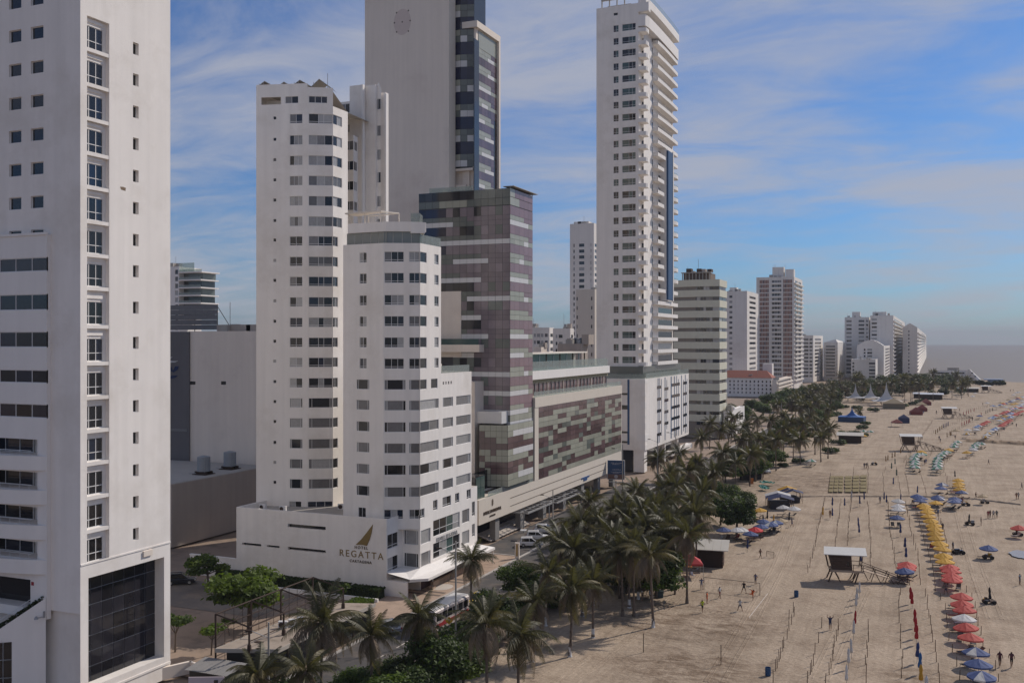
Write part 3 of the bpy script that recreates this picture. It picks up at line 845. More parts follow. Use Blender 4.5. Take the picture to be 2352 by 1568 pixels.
 for (pa, pb) in ((995, 1005), (1016.5, 1036), (1045.6, 1055), (1072, 1081.5)): st.append((e(pa), e(pb), 10.9, 12.4, 'low2'))
 zs_ = 12.55
 face(B, mb, E0, E3, 0, zs_, st + [f3[-1]], 0.18)
 face(B, mb, E0, E1, zs_, ZT, f3[:-1], 0.16)
 up = []
 for y in low[1:]:
  z = zr(y, 145)
  up.append((along(E0, E2, 1017), along(E0, E2, 1040.5), z - 0.72, z + 0.72, 'side')); up.append((along(E0, E2, 1047.8), along(E0, E2, 1081), z - 0.72, z + 0.72, 'sideR'))
 zv = zr(880, 150)
 for i in range(4): up.append((e(1017 + i * 6), e(1020 + i * 6), zv - 0.2, zv + 0.25, 'far'))
 l1 = along(E0, E2, 1013)
 P = at(E0, E2, l1)
 face(B, mb, P, E2, zs_, 31.2, [(w[0] - l1, w[1] - l1, w[2], w[3], w[4]) for w in up], 0.16)
 # backs and roofs
 E2b = (E2[0] - 12, E2[1]); E1b = (E1[0] - 12, E1[1])
 mb.quad(E2 + (zs_,), E2b + (zs_,), E2b + (31.2,), E2 + (31.2,))
 mb.quad(E1 + (31.2,), E1b + (31.2,), E1b + (ZT,), E1 + (ZT,))
 mb.quad(E1b + (31.2,), (A[0], A[1] + 6, 31.2), (A[0], A[1] + 6, ZT), E1b + (ZT,))
 mb.quad((A[0], A[1] + 6, 0), A + (0,), A + (ZT,), (A[0], A[1] + 6, ZT))
 mb.quad(E3 + (0,), (E3[0] - 20, E3[1], 0), (E3[0] - 20, E3[1], zs_), E3 + (zs_,))
 mb.build('wall', WHITE, B)
 rf = MB()
 rf.poly([p + (ZT - 0.5,) for p in (A, Bp, Cp, D, E1, (E1[0] - 12, E1[1] + 1), (A[0], A[1] + 6))])
 rf.poly([p + (30.6,) for p in (P, E2, E2b, (P[0] - 12, P[1]))])
 rf.poly([p + (zs_ - 0.02,) for p in (at(E0, E3, along(E0, E3, 1080)), E3, (E3[0] - 14, E3[1]), (E3[0] - 14, E3[1] - 3))])
 zdk = ZP - 0.9
 rf.poly([(W0[0], yW + 0.3, zdk), (W1[0], yW + 0.3, zdk), (C1[0], C1[1], zdk), (W1[0], 150, zdk), (W0[0], 150, zdk)])
 rf.build('roof_deck', ROOFGREY, B)
 pr = MB()
 pr.prism([(W0[0] + .3, yW + .01), (W1[0] - .01, yW + .01), (W1[0] - .01, yW + 0.3), (W0[0] + .3, yW + 0.3)], ZP - 0.9, ZP + 0.004, 0)
 pr.box((W0[0] - 0.004, yW + .008, 0), (W0[0] + 0.296, 150, ZP + 0.006))
 pr.build('podium_parapet', WHITE, B)
 # roof terrace: balustrade glass, set-back glazed bar, slab, upper parapet, pergola
 t1, t2, t3 = at(Bp, Cp, along(Bp, Cp, 818), 1.0), offset(Cp, D, 1.0)[0], at(Cp, D, along(Cp, D, 962), 1.0)
 TERRG = pbr('terrace_screen_glass', (.20, .215, .20), .12, .2, .6, spec=.5)
 for a, b in ((Bp, Cp), (Cp, D)):
  n = max(2, int(math.dist(a, b) / 1.3)); L_ = math.dist(a, b)
  for i in range(n):
   p, q = at(a, b, L_ * i / n + 0.03, 0.9), at(a, b, L_ * (i + 1) / n - 0.03, 0.9)
   g = MB(); g.prism([p, q, (q[0] + 0.02, q[1] + 0.02), (p[0] + 0.02, p[1] + 0.02)], ZT - 0.5, ZT + 1.75)
   g.build('terrace_glass', TERRG, B)
 for a, b, in ((at(E0, E1, 0.0), at(E0, E1, math.dist(E0, E1))),):
  for i in range(4):
   L_ = math.dist(a, b); p, q = at(a, b, L_ * i / 4 + 0.03, 0.05), at(a, b, L_ * (i + 1) / 4 - 0.03, 0.05)
   g = MB(); g.prism([p, q, (q[0] - 0.03, q[1]), (p[0] - 0.03, p[1])], ZT, ZT + 1.3); g.build('balustrade_glass', BALUSTRADE, B)
 g = MB(); q0 = at(Cp, D, along(Cp, D, 968), 0.05); q1 = at(Cp, D, along(Cp, D, 964), 2.0); g.prism([q0, D, (D[0], D[1] + .03), (q0[0], q0[1] + .03)], ZT, ZT + 1.3); g.build('balustrade_glass', BALUSTRADE, B)
 sl_ = MB()
 ring = [at(Bp, Cp, 0.4, 0.6), at(Bp, Cp, math.dist(Bp, Cp), 0.6), at(Cp, D, along(Cp, D, 945), 0.6), at(Cp, D, along(Cp, D, 978) if along(Cp, D, 978) < 7 else 5.3, 1.4), (E1[0] - 3.2, E1[1] - 1), (E1[0] - 10, E1[1] - 0.5), (A[0] + 1, A[1] + 3)]
 sl_.prism(ring, ZT + 1.75, ZT + 3.15); sl_.build('terrace_roof', WHITE, B)
 cr = MB()
 cr.prism([at(Cp, D, along(Cp, D, 943), 0.5), at(Cp, D, along(Cp, D, 976) if along(Cp, D, 976) < 6 else 5.2, 0.5), (D[0] - 1.2, D[1] + 3.2), (D[0] - 3.6, D[1] + 3)], ZT + 1.5, ZT + 3.05); cr.build('corner_block', WHITE2, B)
 gu = MB()
 a, b = at(Cp, D, along(Cp, D, 943), 0.6), at(Cp, D, 5.2, 0.6)
 gu.prism([a, b, (b[0], b[1] + .03), (a[0], a[1] + .03)], ZT + 3.15, ZT + 4.4); gu.prism([b, (D[0] - 1.3, D[1] + 3.2), (D[0] - 1.33, D[1] + 3.2), (b[0] - .03, b[1])], ZT + 3.15, ZT + 4.4)
 gu.build('upper_balustrade', BALUSTRADE, B)
 pg = MB(); z0 = ZT + 3.15
 pA, pB_, pC, pD = (-82.5, 130), (-76.6, 129.4), (-75.0, 132.2), (-81.0, 133.2)
 for p in (pA, pB_, pC, pD, (-79.5, 129.7)): pg.tube(p + (z0,), p + (z0 + 2.1,), 0.10, None, 6)
 pg.build('pergola_post', CREAMLT, B)
 pg = MB(); pg.prism([(pA[0] - .5, pA[1] - .4), (pB_[0] + .3, pB_[1] - .3), (pB_[0] + .5, pB_[1] + 0.6), (pA[0] - .1, pA[1] + 2.6)], z0 + 2.1, z0 + 2.3); pg.bar(pB_ + (z0 + 2.15,), pC + (z0 + 2.15,), 0.15); pg.bar(pC + (z0 + 2.15,), pD + (z0 + 2.15,), 0.15); pg.build('pergola_roof', CREAMLT, B)
 bb = MB(); bb.box((-83, 130.5, ZT + 3.1), (-77, 133, ZT + 3.7)); bb.build('roof_bar', WHITE, B)
 # lower block terrace
 tb = MB(); a, b = at(P, E2, 0.4, 0.3), at(P, E2, math.dist(P, E2) - 0.2, 0.3)
 tb.prism([a, b, (b[0] - .03, b[1]), (a[0] - .03, a[1])], 31.2, 32.3); tb.build('balustrade_glass', BALUSTRADE, B)
 tb = MB(); tb.box((P[0] - 3, P[1] + 0.2, 30.6), (P[0] - 1, P[1] + 2.2, 32.6)); tb.build('plant_box', CREAM, B)
 # canopy over the entrance
 cn = MB()
 ci = [C0, C1, D1, at(E0, E3, along(E0, E3, 1092))]
 zc = 3.3
 co = [(W1[0] + 3.6, yW + 0.2), (-65.6, yW + 2.0), (-65.6, E3[1] + 1.0)]
 pts_i = [(p[0] + 0.02, p[1], zc) for p in ci]
 cn.poly([pts_i[0], co[0] + (2.65,), co[1] + (2.6,), co[2] + (2.6,), pts_i[3], pts_i[2], pts_i[1]])
 for a, b in ((co[0], co[1]), (co[1], co[2])):
  cn.quad(a + (2.25,), b + (2.25,), b + (2.62,), a + (2.62,))
 cn.poly([pts_i[0][:2] + (2.2,), co[0] + (2.25,), co[1] + (2.25,), co[2] + (2.25,), pts_i[3][:2] + (2.2,), pts_i[2][:2] + (2.2,), pts_i[1][:2] + (2.2,)])
 cn.build('entrance_canopy', WHITE2, B)
 en = MB(); en.prism([W1, (W1[0] + 3.3, yW), (W1[0] + 3.3, yW + 0.3), (W1[0], yW + 0.3)], 0, 2.25); en.build('canopy_end_wall', WHITE, B)
 en = MB(); en.tube((-65.8, E3[1] + 0.6, 0), (-65.8, E3[1] + 0.6, 2.3), 0.09); en.build('canopy_post', WHITE, B)
 lob = MB(); lob.quad((E0[0] - 0.3 + 0.32, E0[1] + 0.2, 0), (E0[0] + 0.02, E3[1] - 0.3, 0), (E0[0] + 0.02, E3[1] - 0.3, 2.2), (E0[0] + 0.02, E0[1] + 0.2, 2.2)); lob.build('lobby_glazing', PAN_MAUVE, B)
 ra = MB(); ra.box((-67.6, 128.5, 0.1), (-67.2, 141.5, 0.95)); ra.box((-67.6, 127.5, 0.1), (-66.8, 128.5, 0.5)); ra.build('ramp_wall', PAVE, B)
 rr = MB(); rr.tube((-67.3, 128.6, 1.7), (-67.3, 141.5, 1.7), 0.06); rr.tube((-67.3, 128.6, .9), (-67.3, 128.6, 1.7), 0.05); rr.tube((-67.3, 141.4, .9), (-67.3, 141.4, 1.7), 0.05); rr.build('ramp_rail', FRAME, B)
 # lettering and emblem on the blank wall
 tcol = GOLD
 text(B, 'REGATTA', W0, W1, (u(782) + u(878)) / 2, tz(1280, 830), 1.36, tcol, 0.03, space=1.34)
 text(B, 'HOTEL', W0, W1, u(830), tz(1260, 830), 0.58, BRONZE, 0.04, space=1.35)
 text(B, 'CARTAGENA', W0, W1, u(828.5), tz(1292, 830), 0.54, BRONZE, 0.04, space=1.2)
 sm = MB()
 def sp(px, py): a = at(W0, W1, u(px), -0.10); return (a[0], a[1], tz(py, px))
 edge = [sp(856.7, 1203.7), sp(843, 1222), sp(830, 1238), sp(817.7, 1250)]
 foot = [sp(826, 1249.6), sp(835, 1250.5), sp(843, 1252.6)]
 lee = [sp(849.5, 1238), sp(854, 1222)]
 loop = edge + foot + lee
 sm.poly(loop)
 for i in range(len(loop)):
  a, b = loop[i], loop[(i + 1) % len(loop)]; sm.quad(a, b, (b[0], b[1] + 0.1, b[2]), (a[0], a[1] + 0.1, a[2]))
 sm.build('sail_emblem', GOLD, B)
 text(B, 'HOTEL REGATTA', E0, E3, (e(1000) + e(1052)) / 2 + 0.0, 6.12, 0.86, SILVER, 0.06, space=1.05)
 # air conditioners on the podium roof
 for i, (px, py) in enumerate(((604, 1166), (650, 1170), (880, 1184), (890, 1186), (905, 1190), (784, 1165))):
  p = ground(px, py + 4, zdk)
  if p[1] < yW + 0.6: p = (p[0], yW + 0.8)
  ac = thing('air_conditioner', 'boxy air conditioner on the white podium roof, %s from the far inland end' % nth((0, 1, 3, 4, 5, 2)[i] + 1), 'air conditioner', (p[0], p[1], zdk), 0.1 * i, 'air conditioners on the podium roof')
  q = MB(); q.box((-0.55, -0.2, 0), (0.55, 0.2, 0.85))
  link('casing', q.mesh('casing', FRAME), ac)
  q = MB(); q.lathe([(0, 0), (0.3, 0), (0.33, 0.03), (0, 0.035)], 12)
  o = link('fan_grille', q.mesh('fan_grille', STEEL), ac, (-0.15, -0.2, 0.43)); o.rotation_euler = (R(90), 0, 0)
 # low wall to the left of the podium
 LW = thing('garden_wall', 'low white wall running from the podium towards the parked dark car', 'wall', (W0[0], yW, 0))
 q = MB(); q.box((W0[0] - 9, yW + 0.1, -.3), (W0[0] - 0.02, yW + 0.4, 2.9)); q.box((W0[0] - 9.05, yW + 0.05, 2.9), (W0[0] - 0.02, yW + 0.45, 3.05)); q.build('wall_body', WHITE, LW)
 q = MB(); q.tube((W0[0] - 4.2, 134, 3.0), (W0[0] - 0.2, 124.5, 5.2), 0.5, None, 4); q.build('ramp_kerb', TAUPE, LW)
 # ---------------- rear apartment tower standing on the same podium
 T = thing('white_apartment_tower', 'white apartment tower with bow windows behind the front hotel tower', 'tower', (-95, 135, 0))
 mb = MB()
 P0, P1, P2 = (-98.8, 128.6), (-90.7, 130.9), (-87.3, 132.9)
 P3 = (-87.3, 137.2)
 ZT = 76.6
 rows = [272, 321, 368, 414.5, 461, 508, 553, 600, 646, 693, 740, 786, 832, 879, 925, 971, 1019, 1065, 1111]
 g1 = []; g2 = []; g3 = []
 for i, y in enumerate(rows):
  z = height(y, 156)
  s = 'low2' if i == 0 or i > 5 else 'cur3'
  if i > 13: s = 'side'
  g1.append((along(P0, P1, 628), along(P0, P1, 634.4), z - 0.05, z + 0.42, 'far'))
  g1.append((along(P0, P1, 665.5), along(P0, P1, 694.6), z - 0.74, z + 0.74, s))
  s2 = 'low4' if s == 'low2' else s
  g2.append((along(P1, P2, 709), math.dist(P1, P2) - (0.0 if i < 6 else 0.0), z - 0.76, z + 0.76, s2))
  g3.append((0.0, 2.6 if i < 6 else 1.4, z - 0.76, z + 0.76, 'two' if s != 'side' else 'one'))
 zl = height(1160, 156)
 g1.append((along(P0, P1, 664), along(P0, P1, 692), zl - 0.9, zl + 0.6, 'two')); g2.append((along(P1, P2, 706), along(P1, P2, 764), zl - 0.9, zl + 0.6, 'three'))
 # crown storey: open loggias under the parapet
 cz = height(229, 156)
 crown = [(along(P0, P1, 600), along(P0, P1, 645), cz - 0.62, cz + 0.55, None), (along(P0, P1, 655), along(P0, P1, 685), cz - 0.5, cz + 0.6, 'two')]
 face(T, mb, P0, P1, 9, ZT, g1 + crown, 0.18)
 face(T, mb, P1, P2, 9, ZT - 0.6, g2 + [(along(P1, P2, 709), along(P1, P2, 752), cz - 0.5, cz + 0.6, 'three')], 0.18)
 face(T, mb, P2, P3, 9, ZT - 3.5, g3, 0.18)
 bk = [(-104, 150), P0, P1, P2, P3, (-87.3, 150)]
 mb.quad((-98.8, 150, 9), P0 + (9,), P0 + (ZT,), (-98.8, 150, ZT))
 mb.build('wall', WHITE, T)
 q = MB(); q.poly([P0 + (ZT - 1.2,), P1 + (ZT - 1.2,), P2 + (ZT - 1.2,), P3 + (ZT - 3.6,), (-88, 150, ZT - 3.6), (-98.8, 150, ZT - 1.2)]); q.build('roof', ROOFGREY, T)
 q = MB()
 lg = crown[0]; a, b = at(P0, P1, lg[0], 2.4), at(P0, P1, lg[1], 2.4)
 q.quad(a + (lg[2],), b + (lg[2],), b + (lg[3],), a + (lg[3],)); q.build('loggia_back', WHITE2, T)
 # saw-tooth roof lights on the crown
 for i in range(4):
  a = at(P0, P1, 0.0 + i * 2.9, 0.7 + (i % 2) * 0.8)
  rl = MB(); w = 2.8
  ex = Vector((P1[0] - P0[0], P1[1] - P0[1], 0)).normalized(); ey = Vector((-ex.y, ex.x, 0))
  p = Vector((a[0], a[1], ZT - 0.2)); hi = 1.0 + 0.25 * (i == 3)
  A_, B_, C_, D_ = p - ex * 0.3, p + ex * 1.1 + Vector((0, 0, hi)), p + ex * w, p + ex * 1.1
  for s, e_ in ((A_, B_), (B_, C_)):
   rl.quad(s, e_, e_ + ey * 4, s + ey * 4); rl.quad(s - Vector((0, 0, .12)), e_ - Vector((0, 0, .12)), e_, s)
   rl.quad(s - Vector((0, 0, .12)), s + ey * 4 - Vector((0, 0, .12)), e_ + ey * 4 - Vector((0, 0, .12)), e_ - Vector((0, 0, .12)))
  for t in (0.2, 0.9, 1.9):
   rl.tube(p + ex * t, p + ex * t + Vector((0, 0, hi * (0.6 if t != .9 else .8))), 0.05, None, 4)
  rl.build('roof_light', CONCRETE, T)
 q = MB(); c = at(P1, P2, 3.0, 2.0); q.tube(c + (ZT - 1,), c + (ZT + 2.2,), 0.05, None, 4); q.build('antenna', STEELG, T)
 # flank behind the bow: step with bay windows, then the stair tower with its fins
 q = MB()
 V0, V1 = P3, (-87.3, 143)
 S0 = (-87.3, 137.2)
 yS = 139.0
 s0, s1 = (-87.3, yS), on_y(797, yS)
 bay = MB()
 b0, b1 = on_y(785, 141.0), on_y(812, 141.0)
 b2 = (on_y(822, 143.0))
 zb = height(312, 165)
 for (p, r, hw) in ((b0, b1, (793, 812)), (b1, b2, (813, 820.5))):
  ws = []
  for y in (335, 381, 427, 473):
   z = height(y, 165); ws.append((along(p, r, hw[0]), min(along(p, r, hw[1]), math.dist(p, r) - .05), z - 0.75, z + 0.75, 'two'))
  face(T, bay, p, r, 20, zb, ws, 0.14)
 bay.poly([b0 + (zb,), b1 + (zb,), b2 + (zb,), (b2[0], 150, zb), (b0[0], 150, zb)])
 t0, t1 = on_y(780, 144.0), on_y(806, 144.0)
 face(T, bay, t0, t1, zb - 3, height(232, 168), [(along(t0, t1, 786), along(t0, t1, 803), height(303, 168), height(285, 168), 'two'), (along(t0, t1, 783), along(t0, t1, 803), height(258, 168), height(237, 168), 'two')], 0.14)
 bay.poly([t0 + (height(232, 168),), t1 + (height(232, 168),), (t1[0], 152, height(232, 168)), (t0[0], 152, height(232, 168))])
 bay.build('bay_wall', WHITE, T)
 stw = MB()
 yT = 143.5
 r0, r1, r2 = on_y(803, yT), on_y(832, yT), on_y(848, yT + 0.6)
 zt = height(198, depth(r0))
 stw.prism([r0, r1, (r1[0], yT + 3), (r0[0], yT + 3)], 8, zt)
 r3, r4 = on_y(839.5, yT + 1.0), on_y(862.7, yT + 1.0)
 stw.prism([r3, r4, (r4[0], yT + 2.4), (r3[0], yT + 2.4)], 8, zt + 0.05)
 w0, w1 = on_y(863, yT + 1.6), on_y(876, yT + 1.6)
 gw = []
 for y in (240, 301, 356, 408, 463, 515, 565):
  z = height(y, depth(w0)); gw.append((0.12, math.dist(w0, w1) - 0.12, z - 0.9, z + 0.9, 'two'))
 face(T, stw, w0, w1, 8, zt - 0.6, gw, 0.12)
 w2 = ((w0[0] + w1[0]) / 2, w0[1])
 stw.poly([w0 + (zt - 0.6,), w1 + (zt - 0.6,), w2 + (zt + 0.6,)])
 f0, f1 = on_y(876, yT + 1.9), on_y(885.5, yT + 1.9)
 stw.prism([f0, f1, (f1[0], yT + 2.9), (f0[0], yT + 2.9)], 8, zt - 1.2)
 stw.build('stair_tower', WHITE, T)
 fn = MB()
 for p in (r1, f1):
  fn.box((p[0] - 0.02, p[1] - 0.25, 8.2), (p[0] + 0.25, p[1] + 0.35, zt - (0.02 if p is r1 else 1.5)))
 fn.build('fin', WHITE2, T)
regatta()

# ------------------------------------------------------------------ building 3: the curtain-walled hotel: glass tower, long podium, cream tower behind
def glass_tower():
 X, Y = -73.0, 170.5
 B = thing('glass_tower', 'glass tower in mauve, grey-green and white bands beside the long panelled podium', 'tower', (X, Y, 0))
 L0, L1 = on_y(962, Y), (X, Y)
 R0, R1 = (X, Y), (X, 181.8)
 lw, rw = math.dist(L0, L1), math.dist(R0, R1)
 ztop = 64.7; pitch = 3.575; zbase = 25.0
 pn = Panels(B)
 rnd = random.Random(21)
 nf = int((ztop - 3 - zbase) / pitch) + 1
 ncl, ncr = 13, 5
 seq = rnd.random
 for f in range(nf):
  zt = ztop - 3.2 - f * pitch
  bands = [(zt - 1.72, zt, 'v'), (zt - 2.62, zt - 1.72, 'g'), (zt - pitch, zt - 2.62, 's')]
  ra, rb = ((0, 5), (3, 13), (5, 10), (0, 9), (7, 13), (0, 9), (5, 10), (0, 8), (6, 13), (8, 13), (0, 13), (5, 10), (0, 10))[f % 13]
  lf = rnd.randint(4, 7)
  for (za, zb, kd) in bands:
   for c in range(ncl):
    if kd == 'v': m = (PAN_NAVY if c < (4 if f < 3 else 2) else PAN_DARK if f in (4, 6, 7) and c < 8 else PAN_REFLECT if f in (2, 3) else PAN_DARK if c < 9 and rnd.random() < .35 else PAN_TEAL if rnd.random() < .3 else PAN_REFLECT)
    elif kd == 'g': m = PAN_TEAL if c < lf + 2 else PAN_REFLECT
    else: m = PAN_WHITE if ra <= c < rb else (PAN_TEAL if c < 8 else PAN_REFLECT)
    if f >= 7 and c < 5 and kd != 'x': 
     if f in (7, 8): continue
    pn.add(L0, L1, lw * c / ncl, lw * (c + 1) / ncl, za, zb, m)
   wa, wb = sorted((rnd.randint(0, 4), rnd.randint(1, 5)))
   if f % 3 == 0: wa, wb = 0, 4
   for c in range(ncr):
    if kd == 'v': m = PAN_PINK
    elif kd == 'g': m = PAN_GREEN if c < 3 + f % 2 else PAN_PINK
    else: m = PAN_WHITE if wa <= c < wb else PAN_GREEN
    pn.add(R0, R1, rw * c / ncr, rw * (c + 1) / ncr, za, zb, m)
 # top band
 for c in range(ncl):
  pn.add(L0, L1, lw * c / ncl, lw * (c + 1) / ncl, ztop - 3.1, ztop - 1.75, PAN_GREEN if 2 < c < 7 else PAN_TEAL)
  pn.add(L0, L1, lw * c / ncl, lw * (c + 1) / ncl, ztop - 1.7, ztop, PAN_DARK if c < 8 else PAN_TEAL)
 for c in range(ncr):
  pn.add(R0, R1, rw * c / ncr, rw * (c + 1) / ncr, ztop - 3.1, ztop - 1.6, PAN_GREEN if c < 2 else PAN_PINK)
  pn.add(R0, R1, rw * c / ncr, rw * (c + 1) / ncr, ztop - 1.55, ztop, PAN_GREEN if c < 1 else PAN_PINK)
 # lower floors down to the bay
 zz = zbase + (ztop - 3.2 - nf * pitch - zbase)
 yb = Y + rw
 core = MB()
 core.prism([(L0[0], Y + 0.02), (X - 0.02, Y + 0.02), (X - 0.02, yb), (L0[0], yb + 8)], 8, ztop, 0)
 core.build('core_wall', pbr('joint_grey', (0.06, 0.06, 0.065), 0.6, 0.05), B)
 # storeys between the tower and the bay
 f0 = ztop - 3.2 - nf * pitch
 lv = []
 z = f0
 while z > 20.5: lv.append((max(z - 1.2, 8), z)); z -= 1.2
 for i, (za, zb) in enumerate(lv):
  for c in range(ncr):
   m = (PAN_WHITE if i == 1 else PAN_GREEN if i % 3 == 0 else PAN_MAUVE)
   pn.add(R0, R1, rw * c / ncr, rw * (c + 1) / ncr, za, zb, m)
  for c in range(6, ncl):
   m = (PAN_WHITE if i == 1 else PAN_TEAL if i % 3 == 0 else PAN_DARK)
   pn.add(L0, L1, lw * c / ncl, lw * (c + 1) / ncl, za, zb, m)
 # glazed bay over the entrance: 14 rows, left flank and street side
 bx = X + 0.9
 G0, G1, G2 = (X - 6.0, 158.3), (bx, 166.0), (bx, 181.6)
 G0 = on_y(1122, 160.5); G1 = on_y(1166, 160.5 + 4.0)
 G1 = (bx, on_x(1166, bx)[1]); G0 = (G1[0] - 5.2, G1[1] - 1.2); G2 = on_x(1224, bx)
 zt, zb = 20.6, 9.3
 nr = 10
 for (p, q, nc) in ((G0, G1, 5), (G1, G2, 5)):
  l = math.dist(p, q)
  for r in range(nr):
   for c in range(nc):
    za = zb + (zt - zb) * r / nr; zc = zb + (zt - zb) * (r + 1) / nr
    if r in (2, 3): m = PAN_MAUVE if rnd.random() < .8 else PAN_GREEN
    elif r == 6 or r == 7: m = PAN_MAUVE if (r == 6 or c < 3) else PAN_GREEN
    elif q is G2 and r in (5, 8) and c > 0: m = PAN_WHITE
    elif q is G2 and r in (1,) and c > 1: m = PAN_WHITE
    else: m = PAN_GREEN if rnd.random() < .88 else PAN_MAUVE
    pn.add(p, q, l * c / nc, l * (c + 1) / nc, za, zc, m)
 pn.done()
 bay = MB(); bay.prism([(G0[0] + .02, G0[1] + .06), (G1[0] - .03, G1[1] + .06), (G2[0] - .03, G2[1]), (G0[0] - 2, G2[1])], 9.3, 20.6); bay.build('bay_core', PAN_DARK, B)
 nk = MB(); nk.box((X - 16, Y - 4, 8), (X - 5.4, Y + 6, 28.5)); nk.build('link_block', CREAM, B)
 nk = MB(); nk.box((X - 6.6, Y - 3.0, 20.8), (X - 0.4, Y + 0.01, 23.0)); nk.build('white_band', PAN_WHITE, B)
 # stone return beside the front tower, balcony slab and canopy
 st = MB(); st.box((L0[0], Y - 0.25, 33), (on_y(1060, Y)[0], Y + 0.03, 45.6)); st.build('stone_return', CREAM, B)
 st = MB(); st.box((L0[0], Y - 2.2, 34.0), (on_y(1112, Y)[0], Y + 0.02, 35.4)); st.build('balcony_slab', CREAM, B)
 st = MB(); st.box((L0[0], Y - 2.15, 35.4), (on_y(1110, Y)[0], Y - 2.1, 36.5)); st.build('balcony_glass', GLASSG, B)
 cp = MB(); cp.box((X - 1.5, Y + 0.2, ztop + 0.35), (X + 0.7, yb + 1.2, ztop + 0.45)); cp.tube((X + .0, yb, ztop), (X + .0, yb, ztop + .4), .06); cp.tube((X, Y + .1, ztop), (X, Y + .1, ztop + .4), .06); cp.build('roof_canopy', CONCRETE, B)
 rs = MB(); rs.box((L0[0] + 2, Y + 0.6, ztop), (X - 8, Y + 0.7, ztop + 1.0)); rs.build('roof_screen', BALUSTRADE, B)
 ph = MB(); ph.prism([on_y(975, 185), on_y(1018, 185), (-92, 196), (-104, 196)], 45, 67.4); ph.build('plant_room', CREAM, B)
glass_tower()

